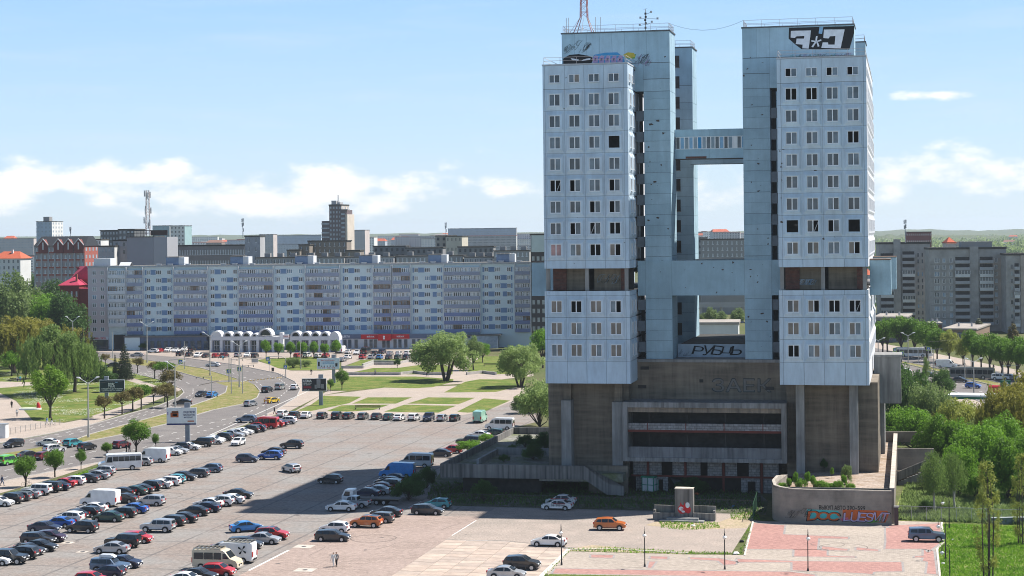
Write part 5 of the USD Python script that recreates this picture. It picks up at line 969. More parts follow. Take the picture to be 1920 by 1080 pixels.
for (u, v, hd, k, col, lab) in [
    (619, 908, 'L', h, 'black', 'black hatchback alone in the middle of the tower shadow'), (640, 960, 'L', s, 'white', 'white saloon beside the silver pickup in the tower shadow'), (663, 954, 'L', pk, 'silver', 'silver pickup truck with open bed before the flatbed lorry'),
    (802, 967, 'R', e, 'charcoal', 'charcoal estate car just outside the tower shadow'), (820, 955, 'L', h, 'teal', 'pale teal hatchback parked behind the charcoal estate car'), (724, 971, 'L', s, 'charcoal', 'charcoal saloon behind the orange crossover'), (708, 982, 'L', e, 'grey', 'grey estate car half hidden by the orange crossover'),
    (627, 1001, 'L', h, 'white', 'white hatchback behind the old black estate car'), (624, 1017, 'R', e, 'black', 'old black estate car near the strolling couple'), (1029, 1027, 'L', s, 'white', 'white saloon behind the left lamp post of the forecourt'), (979, 1071, 'R', x, 'black', 'black crossover standing on the concrete slabs'),
    (950, 1088, 'R', s, 'silver', 'old silver saloon cut off by the bottom edge'), (1738, 1018, 'R', o, 'steel blue', 'dark blue-grey off-roader alone on the red paving'), (447, 837, 'F', h, 'white', 'small white hatchback with its nose towards us'), (547, 842, 'L', x, 'charcoal', 'dark grey crossover alone on the open square'),
    (507, 863, 'L', x, 'blue', 'blue crossover with white lettering on its door'), (513, 855, 'L', s, 'black', 'black saloon hidden behind the blue crossover'), (464, 868, 'R', h, 'dark blue', 'small dark blue hatchback left of the blue crossover'), (546, 888, 122, e, 'silver', 'silver estate car seen from behind near the shadow corner'), (462, 1000, 25, s, 'bright blue', 'bright blue saloon turned towards the right rear'),
    (26, 841, -118, x, 'black', 'black crossover driving towards us at the left edge'), (90, 837, 172, s, 'white', 'white saloon driving left on the far carriageway'), (136, 840, 68, x, 'teal', 'bright teal crossover driving away on the avenue'), (163, 846, 58, h, 'charcoal', 'dark hatchback driving away right of the teal crossover'), (54, 862, 48, s, 'grey', 'grey saloon on the avenue beside the green van'), (84, 864, 66, h, 'dark red', 'dark red hatchback behind the young lime tree'),
    (102, 851, 50, x, 'white', 'white crossover behind the young lime tree'), (228, 842, 62, h, 'dark red', 'dark red hatchback behind the big lime tree'), (470, 763, 66, h, 'silver', 'silver hatchback driving beside the grass median'), (510, 757, 62, s, 'yellow', 'yellow taxi saloon driving up the avenue'), (501, 737, 75, x, 'charcoal', 'dark crossover near the crossing on the avenue'), (552, 732, 85, h, 'white', 'white hatchback near the pavement edge on the avenue'),
    (342, 760, 186, s, 'black', 'black saloon on the far carriageway beside the park'), (378, 745, -110, s, 'charcoal', 'dark saloon coming round the bend'), (398, 746, 75, s, 'bright blue', 'bright blue saloon on the bend of the far carriageway'), (399, 688, 172, s, 'white', 'white saloon before the crossing beyond the median'), (257, 669, 176, s, 'silver', 'silver saloon behind the large spruce on the road'), (211, 689, 176, e, 'charcoal', 'dark estate car half hidden by the large spruce')]:
    V(u, v, hd, k, col, lab)
V(1045, 958, 'L', s, 'white', 'white taxi with black lettering, the nearer of two in the shadow'); V(1052, 948, 'L', s, 'white', 'white taxi with red stripe, the farther of two in the shadow')
V(1144, 996, 'R', x, 'orange', 'orange crossover alone before the concrete plinth'); V(687, 991, 'L', x, 'orange', 'orange crossover with black roof among the parked cars', 'black')
rb = V(207, 1077, 'R', o, 'steel blue', 'steel blue off-roader carrying a white roof box')
V(225, 884, 195, 'old bus', 'white', 'old white bus with short bonnet in the kerb row'); V(287, 868, 'L', pv, 'white', 'long white panel van behind the old white bus'); V(496, 805, 'L', mb, 'red', 'red minibus parked in the kerb row')
V(188, 952, 'L', pv, 'white', 'white panel van in the middle of the square'); V(435, 1058, 'L', pv, 'white', 'white panel van with fan emblem behind the camper van'); cv = V(408, 1071, 'R', mb, 'cream', 'cream camper van with a ladder-like roof rack')
V(745, 898, 'L', pv, 'bright blue', 'bright blue panel van at the shadow edge'); V(780, 878, 'L', mb, 'silver', 'pale minibus with a long window band by the terrace'); V(937, 807, 'L', mb, 'white', 'white minibus behind the terrace corner'); V(900, 794, 'B', pv, 'mint green', 'mint green panel van at the end of the far row')
V(985, 768, 'B', pv, 'silver', 'silver van half hidden by the shrub beside the tower'); V(16, 874, 62, sv, 'vivid green', 'green and white van at the left edge of the avenue'); V(525, 732, 80, sv, 'silver', 'silver van driving towards the crossing')
row('in the front row before the long apartment block', 'cars in the front row before the apartment block', [(287, 662, 165, h, 'white'), (300, 661.5, 'F', s, 'red'), (316, 661, 'F', x, 'white'), (331, 661, 'F', s, 'white'), (347, 659, 'F', s, 'white'), (360, 660, 'B', x, 'black'), (653, 664, 'B', s, 'white'), (670, 666, 'F', x, 'white'), (687, 665, 'B', mb, 'black'), (703, 666, 'B', h, 'charcoal'), (717, 664, 'B', x, 'dark blue'), (748, 667, 'B', h, 'white'), (764, 667, 'B', x, 'white'), (780, 668, 'B', s, 'white'), (731, 667, 'B', s, 'silver')])
row('in the second row before the apartment block', 'cars in the second row before the apartment block', [(338, 668, 'B', x, 'black'), (355, 669, 'B', h, 'charcoal'), (371, 670.5, 'F', m, 'white'), (387, 671, 'B', s, 'charcoal'), (405, 671, 'B', h, 'red'), (421, 671, 'B', x, 'dark red'), (446, 670, 'B', h, 'silver'), (465, 670.5, 'F', x, 'white'), (478, 671, 'B', h, 'black'), (558, 671, 'B', e, 'red'), (576, 671, 'B', o, 'white'), (596, 671.5, 'B', h, 'white'), (611, 671, 'B', s, 'red'), (641, 663, 'B', pv, 'white'), (652, 674, 'B', s, 'white'), (642, 679, 'B', s, 'silver'), (680, 674, 'B', h, 'red'), (697, 674, 'B', s, 'silver'), (712, 674, 'B', h, 'bright blue'), (729, 674.5, 'B', s, 'charcoal'), (746, 674.5, 'B', h, 'dark green'), (762, 675, 'B', x, 'dark blue')])
for (u, v, hd, k, col, lab) in [(1670, 668, -20, s, 'black', 'black saloon on the far carriageway of the boulevard'), (1713, 671, -20, 'trolleybus', 'white', 'white city bus under the street trees of the boulevard'), (1775, 691, -20, pv, 'white', 'white van at the boulevard crossing'), (1764, 686, -20, h, 'charcoal', 'dark hatchback behind the white van on the boulevard'), (1823, 712, -22, 'trolleybus', 'grey', 'grey trolleybus on the far carriageway of the boulevard'), (1850, 708, -22, h, 'red', 'red hatchback behind the grey trolleybus'),
    (1859, 706, -22, s, 'charcoal', 'dark saloon beyond the grey trolleybus'), (1876, 714, -22, o, 'white', 'white off-roader on the boulevard at the right'), (1894, 713, -22, h, 'silver', 'silver hatchback ahead of the white off-roader'), (1800, 718, -30, s, 'black', 'black saloon on the near carriageway of the boulevard'), (1825, 729, -30, h, 'blue', 'blue hatchback behind the lamp post of the boulevard'), (1694, 701, 150, s, 'white', 'white saloon beside the tall shrubs on the boulevard'), (1735, 707, 150, s, 'charcoal', 'dark saloon behind the thin tree on the boulevard')]:
    V(u, v, hd, k, col, lab)
def rel(u, v, hd, kind, dx, dz):
    S = CARS[kind]; a = math.radians(HEAD.get(hd, hd)); g = gp(u, v); hy = (abs(S['L'] / 2 * math.sin(a)) + abs(S['W'] / 2 * math.cos(a))) * 0.88
    return (g[0] * (g[1] + hy) / g[1] + dx * math.cos(a), g[1] + hy + dx * math.sin(a), dz), a
p, a = rel(207, 1077, 'R', o, -0.3, 1.84)
bx = thing('roof_box', 'white roof box on the steel blue off-roader', 'roof box', p, a)
b = MB(); pr = [(-0.95, 0.0), (-0.98, 0.22), (-0.8, 0.36), (0.5, 0.36), (0.95, 0.14), (0.98, 0.0)]; n = len(pr)
b.add([(x_, y, z) for y in (-0.42, 0.42) for x_, z in pr], [(i, (i + 1) % n, (i + 1) % n + n, i + n) for i in range(n)] + [(0, 1, 2, 3), (0, 3, 4, 5), (6, 9, 8, 7), (6, 11, 10, 9)]); b.build('shell', carpaint('white', CARCOL['white']), bx)
b = MB(); b.box(-0.6, -0.6, -0.05, -0.5, 0.6, 0.0); b.box(0.5, -0.6, -0.05, 0.6, 0.6, 0.0); b.build('crossbar', PLASTIC, bx)
for (u, v, hd, kd, z_, lab) in ((408, 1071, 'R', mb, 2.56, 'cream roof rack of slats on the camper van'), (435, 1058, 'L', pv, 2.62, 'roof rack of slats on the white van behind the camper')):
    p, a = rel(u, v, hd, kd, -1.0, z_); rk = thing('roof_rack', lab, 'roof rack', p, a)
    for i in range(7):
        MB().box(-1.7 + 0.52 * i, -0.8, 0, -1.55 + 0.52 * i, 0.8, 0.08).build('slat', PLASTIC, rk)
    b = MB(); b.box(-1.75, -0.86, -0.04, 1.75, -0.8, 0.12); b.box(-1.75, 0.8, -0.04, 1.75, 0.86, 0.12); b.build('side_rail', carpaint('cream', CARCOL['cream']), rk)
def door_print(u, v, hd, kd, parts, lab, name='door_lettering'):
    S = CARS[kd]; p, a = rel(u, v, hd, kd, 0, 0.02)
    th = thing(name, lab, 'lettering', p, a)
    sg = 1 if hd == 'L' else -1                                        # flank turned to the camera
    for (kind_, arg, x_, z_, hgt, m_) in parts:
        y_ = sg * (S['W'] / 2 + 0.02)
        if kind_ == 'text':
            M_ = text(arg, hgt, 0.006, True); T = frameT((x_, y_, z_), (-sg, 0, 0), (0, 0, 1), (0, sg, 0)); MB().mesh(M_, T).build('lettering', m_, th)
        elif kind_ == 'bar':
            MB().box(x_, y_ - 0.004, z_, x_ + arg, y_ + 0.004, z_ + hgt).build('stripe', m_, th)
door_print(1045, 958, 'L', s, [('text', '35-555', 0.75, 0.62, 0.26, PT['black']), ('text', 'TAXI', -0.65, 0.66, 0.18, PT['black']), ('bar', 1.7, -1.3, 0.93, 0.06, PT['red'])], 'black phone number lettering and red stripe on the nearer taxi')
door_print(1052, 948, 'L', s, [('bar', 2.6, -1.2, 0.86, 0.12, PT['red'])], 'red stripe along the farther taxi')
door_print(507, 863, 'L', x, [('text', 'ТАКСИ', 0.9, 0.72, 0.24, PT['white'])], 'white lettering on the door of the blue crossover')
p, a = rel(435, 1058, 'L', pv, -1.7, 1.7)
em = thing('fan_emblem', 'grey four-bladed fan emblem on the side of the white van', 'emblem', p, a)
for k in range(4):
    c_, s_ = math.cos(k * math.pi / 2 + 0.6), math.sin(k * math.pi / 2 + 0.6); b = MB(); y_ = 1.045
    b.add([(0, y_, 0), (0.55 * c_ - 0.12 * s_, y_, 0.55 * s_ + 0.12 * c_), (0.62 * c_, y_, 0.62 * s_), (0.5 * c_ + 0.14 * s_, y_, 0.5 * s_ - 0.14 * c_)], [(0, 1, 2, 3)]); b.build('blade', PT['black'], em)
p, a = rel(690, 948, 'L', 'minibus', 0, 0.02)
lo = thing('flatbed_lorry', 'white cab recovery lorry with a long empty flatbed', 'lorry', p, a)
b = MB(); pr = [(2.0, 0.5), (2.0, 2.1), (2.15, 2.25), (3.3, 2.2), (3.75, 1.35), (3.8, 0.5)]; n = 6
b.add([(x_, y, z) for y in (-1.0, 1.0) for x_, z in pr], [(i, (i + 1) % n, (i + 1) % n + n, i + n) for i in range(n)] + [(0, 1, 2, 3), (0, 3, 4, 5), (6, 9, 8, 7), (6, 11, 10, 9)]); cb_ = b.build('cab', carpaint('white', CARCOL['white']), lo)
for sg in (-1, 1):
    b = MB(); b.add([(2.5, sg * 1.012, 1.3), (2.5, sg * 1.012, 1.95), (3.2, sg * 1.012, 1.95), (3.5, sg * 1.012, 1.3)], [(0, 1, 2, 3)]); b.build('side_window', GLASS, cb_)
b = MB(); b.add([(3.80, -0.85, 1.32), (3.80, 0.85, 1.32), (3.37, 0.85, 2.15), (3.37, -0.85, 2.15)], [(0, 1, 2, 3)]); b.build('windscreen', GLASS, cb_)
MB().box(-5.2, -1.1, 0.85, 1.9, 1.1, 1.0).build('flatbed', mat('bed_steel', (0.12, 0.11, 0.10), 0.7), lo); MB().box(-4.6, -0.45, 0.55, 3.0, 0.45, 0.84).build('chassis', PLASTIC, lo)
for wx in (2.9, -1.6, -2.7):
    for sg in (-1, 1):
        q = MB(); q.cyl((wx, sg * 0.9, 0.40), 0.40, 0.28, 1, 14); w_ = q.build('wheel', TYRE, lo); MB().cyl((wx, sg * 1.05, 0.40), 0.24, 0.02, 1, 10).build('rim', RIM, w_)
g = gp(1893, 748); tk = thing('tanker_lorry', 'red tanker lorry with white cab beside the fuel price sign', 'lorry', (g[0], g[1] + 2, 0.02), math.radians(-28))
MB().tube([(-4.2, 0, 1.9), (-4.1, 0, 1.9), (1.5, 0, 1.9), (1.6, 0, 1.9)], [0.8, 1.1, 1.1, 0.8], 14).build('tank', carpaint('red', CARCOL['red']), tk, smooth=40)
b = MB(); b.box(1.9, -1.15, 0.7, 4.0, 1.15, 2.9); b.box(4.0, -1.1, 0.7, 4.5, 1.1, 1.8); cb_ = b.build('cab', carpaint('white', CARCOL['white']), tk)
b = MB(); b.quad((4.02, -0.95, 1.85), (4.02, 0.95, 1.85), (4.02, 0.95, 2.7), (4.02, -0.95, 2.7)); b.quad((2.4, -1.17, 1.8), (3.7, -1.17, 1.8), (3.7, -1.17, 2.6), (2.4, -1.17, 2.6)); b.build('windscreen', GLASS, cb_)
MB().box(-4.2, -0.5, 0.55, 4.0, 0.5, 0.8).build('chassis', PLASTIC, tk)
for wx in (3.1, -1.8, -3.1):
    for sg in (-1, 1):
        q = MB(); q.cyl((wx, sg * 1.0, 0.5), 0.5, 0.3, 1, 14); w_ = q.build('wheel', TYRE, tk); MB().cyl((wx, sg * 1.16, 0.5), 0.3, 0.02, 1, 10).build('rim', RIM, w_)
class Front:
    """A facade through two ground points: photo points on it become (x along it, z)."""
    def __init__(f, p, q):
        f.o = np.array(p[:2], float); d = np.array(q[:2], float) - f.o; f.len = np.linalg.norm(d); f.ex = d / f.len; f.ey = np.array([-f.ex[1], f.ex[0]]); f.rz = math.atan2(d[1], d[0])
    def __call__(f, u, v, y=0.0):
        a, bb = ray(u, v); t = (y + f.o @ f.ey) / (np.array([a, 1.0]) @ f.ey)
        return float((np.array([a * t, t]) - f.o) @ f.ex), float(CAM_H + bb * t)
    def x(f, u, y=0.0):
        return f(u, 560, y)[0]
B_WALL = mat('block_wall', (0.53, 0.625, 0.665), 0.8, var=0.07, scale=0.06); B_PINK = mat('block_pink', (0.46, 0.41, 0.43), 0.8, var=0.07, scale=0.06); B_WHITE = mat('block_white', (0.52, 0.54, 0.57), 0.8, var=0.08, scale=0.1)
B_BLUE = mat('block_blue', (0.14, 0.225, 0.37), 0.75, var=0.08, scale=0.3); B_PURPLE = mat('block_purple', (0.255, 0.285, 0.375), 0.75, var=0.08, scale=0.3); B_INDIGO = mat('block_indigo', (0.17, 0.21, 0.36), 0.75, var=0.08, scale=0.3); SHOP_DARK = mat('shop_fascia', (0.10, 0.13, 0.20), 0.6, var=0.1)
PANES = [PANE_D, PANE, glassmat('curtained_glass', (0.24, 0.26, 0.26), 0.3, 0.3), glassmat('bluish_glass', (0.14, 0.22, 0.30), 0.1, 0.4), PANE_D]
bf = Front((-152.7, 668.0), (7.1, 656.6))
blk = thing('apartment_block', 'long blue and white eight-storey apartment block across the car park', 'apartment block', (*bf.o, 0), bf.rz)
xr_end = bf.x(1006)
ROOF = 29.4; Z = [27.45 - 2.88 * k for k in range(8)]
b = MB(); b.box(bf.x(203), 0.3, 0, xr_end, 13, ROOF); b.build('wall', B_WALL, blk)
b = MB(); b.box(bf.x(165), 0.0, 0, bf.x(203), 13, ROOF); b.build('end_wall', B_PINK, blk)
b = MB(); b.box(bf.x(165) - 0.2, -0.25, ROOF, xr_end, 13.2, ROOF + 0.45); b.build('roof_edge', mat('tin_edge', (0.30, 0.33, 0.36), 0.6), blk)
b = MB(); b.box(bf.x(165), 0.2, ROOF + 0.45, xr_end, 13, ROOF + 0.55); b.build('roof', mat('roof_gravel', (0.16, 0.15, 0.14), 0.95), blk)
def blockwin(c, w, h, n, z, y=0.28):
    b = MB(); t = 0.1
    b.box(c - w / 2, y - 0.06, z - h / 2, c + w / 2, y + 0.02, z - h / 2 + t); b.box(c - w / 2, y - 0.06, z + h / 2 - t, c + w / 2, y + 0.02, z + h / 2)
    for i in range(n + 1):
        xx = c - w / 2 + w * i / n; b.box(xx - 0.07, y - 0.06, z - h / 2 + t, xx + 0.07, y + 0.02, z + h / 2 - t)
    p = b.build('window', FRAME_W, blk)
    q = MB(); q.quad((c - w / 2, y - 0.02, z - h / 2), (c + w / 2, y - 0.02, z - h / 2), (c + w / 2, y - 0.02, z + h / 2), (c - w / 2, y - 0.02, z + h / 2)); q.build('pane', PANES[PYR.randrange(5)], p)
def loggia(u0, u1, groups, m_of, rows, proud=0.9):
    x0, x1 = bf.x(u0), bf.x(u1)
    for k in rows:
        z = Z[k]
        b = MB(); b.box(x0, -proud, z - 1.95, x1, 0.3, z - 0.72); b.build('balcony_parapet', m_of(k), blk)
        b = MB(); b.box(x0, -proud + 0.3, z + 0.80, x1, 0.3, z + 0.93); b.build('balcony_slab', B_WHITE, blk)
        for g in range(groups):
            a0, a1 = x0 + (x1 - x0) * g / groups + 0.15, x0 + (x1 - x0) * (g + 1) / groups - 0.15
            n = PYR.choice((4, 5, 5, 6)); b = MB(); y = -proud + 0.25; t = 0.1; zz = z + PYR.uniform(-0.06, 0.06); h = 1.5
            b.box(a0, y - 0.05, zz - h / 2, a1, y + 0.05, zz - h / 2 + t); b.box(a0, y - 0.05, zz + h / 2 - t, a1, y + 0.05, zz + h / 2)
            for i in range(n + 1):
                xx = a0 + (a1 - a0) * i / n; b.box(xx - 0.10, y - 0.06, zz - h / 2 + t, xx + 0.10, y + 0.05, zz + h / 2 - t)
            if PYR.random() < 0.3:
                b.box(a0, y - 0.05, zz + 0.2, a1, y + 0.04, zz + 0.28)
            p = b.build('balcony_glazing', FRAME_W if PYR.random() < 0.85 else mat('brown_frame', (0.22, 0.13, 0.08), 0.6), blk)
            for i in range(n):
                c0, c1 = a0 + (a1 - a0) * i / n, a0 + (a1 - a0) * (i + 1) / n
                if i % 2 == 0:
                    q = MB(); c1 = a0 + (a1 - a0) * min(n, i + 2) / n
                    q.quad((c0, y, zz - h / 2), (c1, y, zz - h / 2), (c1, y, zz + h / 2), (c0, y, zz + h / 2)); q.build('pane', PANES[PYR.randrange(5)], p)
    b = MB()
    for xx in (x0 - 0.25, x1 + 0.05):
        b.box(xx, -proud + 0.1, Z[rows[-1]] - 1.95, xx + 0.2, 0.3, ROOF)
    b.build('balcony_fin', B_WHITE, blk)
col = lambda k: B_PURPLE if k < 5 else B_INDIGO
for i in range(8):
    for u in (177, 192):
        blockwin(bf.x(u), 1.35, 1.5, 2, Z[i], -0.02)
loggia(204, 236, 2, lambda k: B_WHITE, range(7)); loggia(239, 268, 2, col, range(8))
zones = [(271, 323, (278.5, 297.5, 317)), (393, 446, (398.5, 419.5, 441)), (516, 570, (522, 543, 564)), (642, 697, (649.5, 670, 691)), (773, 830, (780.5, 801.5, 823)), (904, 962, (912, 933, 954.5))]
for u0, u1, cs in zones:
    for k, z in enumerate(Z):
        x0, x1 = bf.x(u0), bf.x(u1); c = [bf.x(u) for u in cs]
        pat = k % 4; b = MB()
        segs = {0: [(x0 + .2, c[0] - .7), (c[0] + .7, c[1] - 1.0), (c[2] + .7, x1 - .2)], 1: [(x0 + .2, c[0] - .7), (c[1] + 1.0, c[2] - .7), (c[2] + .7, x1 - .2)], 2: [(x0 + .2, c[0] - .7), (c[0] + .7, c[0] + 2.0), (c[1] + 1.0, c[2] - .7), (c[2] + .7, x1 - .2)], 3: [(x0 + .2, c[0] - .7), (c[0] + .7, c[1] - 1.0), (c[2] - 2.2, c[2] - .7), (c[2] + .7, x1 - .2)]}[pat]
        if k == 7:
            segs = [(x0 + .2, c[0] - .7), (c[0] + .7, c[1] - 1.0), (c[1] + 1.0, c[2] - .7), (c[2] + .7, x1 - .2)]
        for a0, a1 in segs:
            q = MB(); q.box(a0, 0.24, z - 0.85, a1, 0.3, z + 0.85); q.build('colour_panel', B_BLUE, blk)
        for cc, n, w in zip(c, (2, 3, 2), (1.35, 1.95, 1.35)):
            blockwin(cc, w, 1.5, n, z)
for u0, u1, g in ((327, 389, 4), (449, 512, 4), (574, 637, 4), (701, 733, 2), (737, 769, 2), (833, 900, 4), (966, 994, 2)):
    loggia(u0, u1, g, col, range(8))
for u in (308, 429, 551, 672, 802, 930):                                # lift houses and vents on the roof
    x0 = bf.x(u); b = MB(); b.box(x0, 3, ROOF + 0.5, x0 + 4.6, 9.5, ROOF + 3.3); p = b.build('lift_house', mat('lift_house', (0.16, 0.22, 0.33), 0.8), blk)
    b = MB(); b.box(x0 + 4.61, 3, ROOF + 0.5, x0 + 6.6, 9.5, ROOF + 3.4); b.build('lift_house_wall', B_WHITE, p)
    b = MB(); b.box(x0 - 0.2, 2.8, ROOF + 3.4, x0 + 4.7, 9.7, ROOF + 3.6); b.build('lift_house_roof', mat('roof_gravel', (0.16, 0.15, 0.14), 0.95), p)
    for du in (-16, 5, 38):
        xx = bf.x(u + du); b = MB(); b.box(xx, 1.6, ROOF + 0.5, xx + 1.6, 2.6, ROOF + 0.9); b.box(xx - 0.2, 1.4, ROOF + 0.9, xx + 1.8, 2.8, ROOF + 1.05); b.build('roof_vent', B_WHITE, blk)
b = MB(); x0 = bf.x(172); b.box(x0, 3, ROOF + 0.5, x0 + 6, 10, ROOF + 3.2); b.build('lift_house', B_WHITE, blk)
b = MB(); x0 = bf.x(222); b.add([(x0, 1, ROOF + .5), (x0 + 4, 1, ROOF + .5), (x0 + 4, 6, ROOF + .5), (x0, 6, ROOF + .5), (x0, 3.4, ROOF + 1.8), (x0 + 4, 3.4, ROOF + 1.8)], [(0, 1, 5, 4), (3, 4, 5, 2)]); b.build('skylight', B_WHITE, blk)
b = MB(); b.box(bf.x(213), -0.05, 0, bf.x(234), 0.25, 5.3); b.build('archway', VOID, blk)
b = MB(); b.box(bf.x(165), -0.5, 3.6, bf.x(203), 0.0, 4.6); b.build('shop_fascia', B_WHITE, blk); b = MB(); b.box(bf.x(168), -0.4, 0.2, bf.x(202), -0.02, 3.5); b.build('shop_window', PANE_D, blk)
letters('КЕРАМИКА ПЛИТКА', 0.75, bf.x(170), -0.52, 3.75, PT['red'], blk, width=bf.x(199) - bf.x(170), bold=True)
b = MB(); b.box(bf.x(238), -4.5, 0, bf.x(392), 0.2, 4.6); b.build('shop_wall', SHOP_DARK, blk); b = MB(); b.box(bf.x(238), -4.9, 4.6, bf.x(640), 0.2, 5.0); b.build('shop_roof', mat('roof_gravel', (0.16, 0.15, 0.14), 0.95), blk)
b = MB(); b.box(bf.x(240), -4.7, 0, bf.x(268), -4.5, 4.5); b.build('shop_wall', B_WALL, blk)
for u in np.arange(275, 392, 12.5):
    b = MB(); b.box(bf.x(u), -4.62, 0.4, bf.x(u + 7), -4.5, 3.2); b.build('shop_window', PANE, blk)
b = MB(); b.box(bf.x(636), -4.5, 0, bf.x(900), 0.2, 3.7); b.build('shop_wall', B_WHITE, blk)
for u0, u1, m_, z0, z1 in ((637, 676, SHOP_DARK, 3.6, 5.2), (767, 900, SHOP_DARK, 3.6, 5.2), (676, 709, PT['red'], 3.5, 5.1), (733, 767, PT['red'], 3.5, 5.1)):
    b = MB(); b.box(bf.x(u0, -4.8), -4.9, z0, bf.x(u1, -4.8) - 0.02, -4.5, z1); b.build('shop_fascia', m_, blk)
b = MB(); b.box(bf.x(709, -4.8), -6.2, 3.0, bf.x(733, -4.8), -4.5, 5.2); b.build('shop_canopy', PT['red'], blk)
letters('ЦВЕТЫ', 0.7, bf.x(641, -5), -4.92, 4.1, FRAME_W, blk, width=2.6, bold=True); letters('МОЙ БАНК', 0.5, bf.x(687, -5), -4.92, 4.05, FRAME_W, blk, width=2.6, bold=True); letters('МОЙ БАНК', 0.5, bf.x(743, -5), -4.92, 4.05, FRAME_W, blk, width=2.6, bold=True)
for dz in (4.35, 3.75):
    MB().cyl((bf.x(720, -5), -6.22, dz), 0.36, 0.05, 1, 14).build('shop_emblem', FRAME_W, blk)
for u in (643, 652, 664, 682, 692, 700, 716, 724, 737, 746, 757, 772, 782, 792, 805, 818):
    b = MB(); b.box(bf.x(u, -4.5), -4.62, 0.4, bf.x(u + 6, -4.5), -4.5, 3.3); b.build('shop_window', PANE if u % 3 else PANES[3], blk)
b = MB(); b.box(bf.x(884), -6, 0, bf.x(935), 0.2, 4.4); b.build('shop_wall', mat('mural_wall', (0.30, 0.35, 0.42), 0.8, var=0.35, scale=0.6), blk)
b = MB(); b.box(bf.x(878), -6.4, 4.4, bf.x(940), 0.2, 4.8); b.build('shop_roof', mat('roof_gravel', (0.16, 0.15, 0.14), 0.95), blk)
af = Front(gp(393, 660.5), gp(637, 660.5))
ARC = mat('arcade_white', (0.55, 0.56, 0.58), 0.75, var=0.08); ARCB = mat('arcade_blue', (0.14, 0.18, 0.30), 0.7)
arc = thing('arcade_pavilion', 'low white shop arcade with a row of round-arched vaults', 'arcade', (*af.o, 0), af.rz)
def arch(parent, x0, x1, z0, depth, m_, t=0.55, y0=0.0, back=None):
    c, r = (x0 + x1) / 2, (x1 - x0) / 2; a = np.linspace(0, math.pi, 13); b = MB(); k = len(a)
    v = [(c - rr * math.cos(x_), y, z0 + rr * math.sin(x_)) for y in (y0, y0 + depth) for rr in (r, r - t) for x_ in a]
    f = []
    for i in range(k - 1):
        f += [(i, i + 1, k + i + 1, k + i), (2 * k + i, 3 * k + i, 3 * k + i + 1, 2 * k + i + 1), (i, 2 * k + i, 2 * k + i + 1, i + 1), (k + i, k + i + 1, 3 * k + i + 1, 3 * k + i)]
    b.add(v, f); p = b.build('arch', m_, parent)
    if back is not None:
        q = MB(); q.add([(c - (r - t) * math.cos(x_), y0 + back, z0 + (r - t) * math.sin(x_)) for x_ in a], [(0, i + 1, i) for i in range(1, k - 1)]); q.build('arch_glass', PANE_D if back > 0.6 else m_, p)
us = [396.5, 415, 432.5, 450, 468.5, 481, 509.5]
bays = [(394, 414.5, True), (417, 434, False), (435, 451.5, False), (452, 469, False), (470, 482, False), (483, 509, False)]
for u0, u1, solid in bays:
    arch(arc, af.x(u0), af.x(u1), hz(400, 631, af.o[1]) + (0.3 if u0 == 483 else 0), 4.0, ARC, 0.5, 0.0, 0.1 if solid else 1.5)
for u0, u1, solid in [(543.5, 562.5, False), (563, 581, False), (581.5, 598.5, False), (599, 616, False), (617, 634, True)]:
    arch(arc, af.x(u0), af.x(u1), hz(400, 631, af.o[1]), 4.0, ARC, 0.5, 0.0, 0.1 if solid else 1.5)
zt = hz(400, 631, af.o[1])
for u0, u1 in ((394, 524), (543, 635)):
    b = MB(); b.box(af.x(u0), 0.0, zt - 1.3, af.x(u1), 4.2, zt); b.build('frieze', ARC, arc)
    b = MB(); b.box(af.x(u0), 1.3, 0, af.x(u1), 4.2, zt - 1.3); b.build('back_wall', ARCB, arc)
for u in (394.5, 414, 434, 451.5, 466, 482, 493, 511, 523, 544, 562, 580.5, 598, 616, 633):
    b = MB(); b.box(af.x(u) - 0.45, -0.05, 0, af.x(u) + 0.45, 1.3, zt - 1.3); b.build('pier', ARC, arc)
for u in (404, 424, 442, 459, 474, 502, 553, 571, 589, 607, 624):
    c = af.x(u); b = MB()
    for i in (-1, 0, 1):
        b.box(c - 1.0 + 0.95 * (i + 1) - 0.06, 1.15, 0.5, c - 1.0 + 0.95 * (i + 1) + 0.06, 1.29, zt - 1.6)
    b.box(c - 1.0, 1.15, 2.3, c + 1.0, 1.29, 2.42); p = b.build('shop_window', FRAME_W, arc)
    q = MB(); q.quad((c - 1.0, 1.22, 0.5), (c + 1.0, 1.22, 0.5), (c + 1.0, 1.22, zt - 1.6), (c - 1.0, 1.22, zt - 1.6)); q.build('pane', PANE, p)
b = MB(); b.box(af.x(524), -0.3, 0, af.x(530), 1.5, zt + 1.4); b.build('pylon', mat('bright_white', (0.72, 0.72, 0.72), 0.6), arc)
b = MB(); b.box(af.x(530), -0.2, zt - 0.9, af.x(541), 0.2, zt + 0.7); b.build('sign_board', mat('bright_white', (0.72, 0.72, 0.72), 0.6), arc); letters('БАНКЕТ', 0.6, af.x(531), -0.23, zt - 0.3, PT['red'], arc, width=2.4)
def wallm(name, c, var=0.12, scale=0.12):
    return mat(name, c, 0.85, var=var, scale=scale)
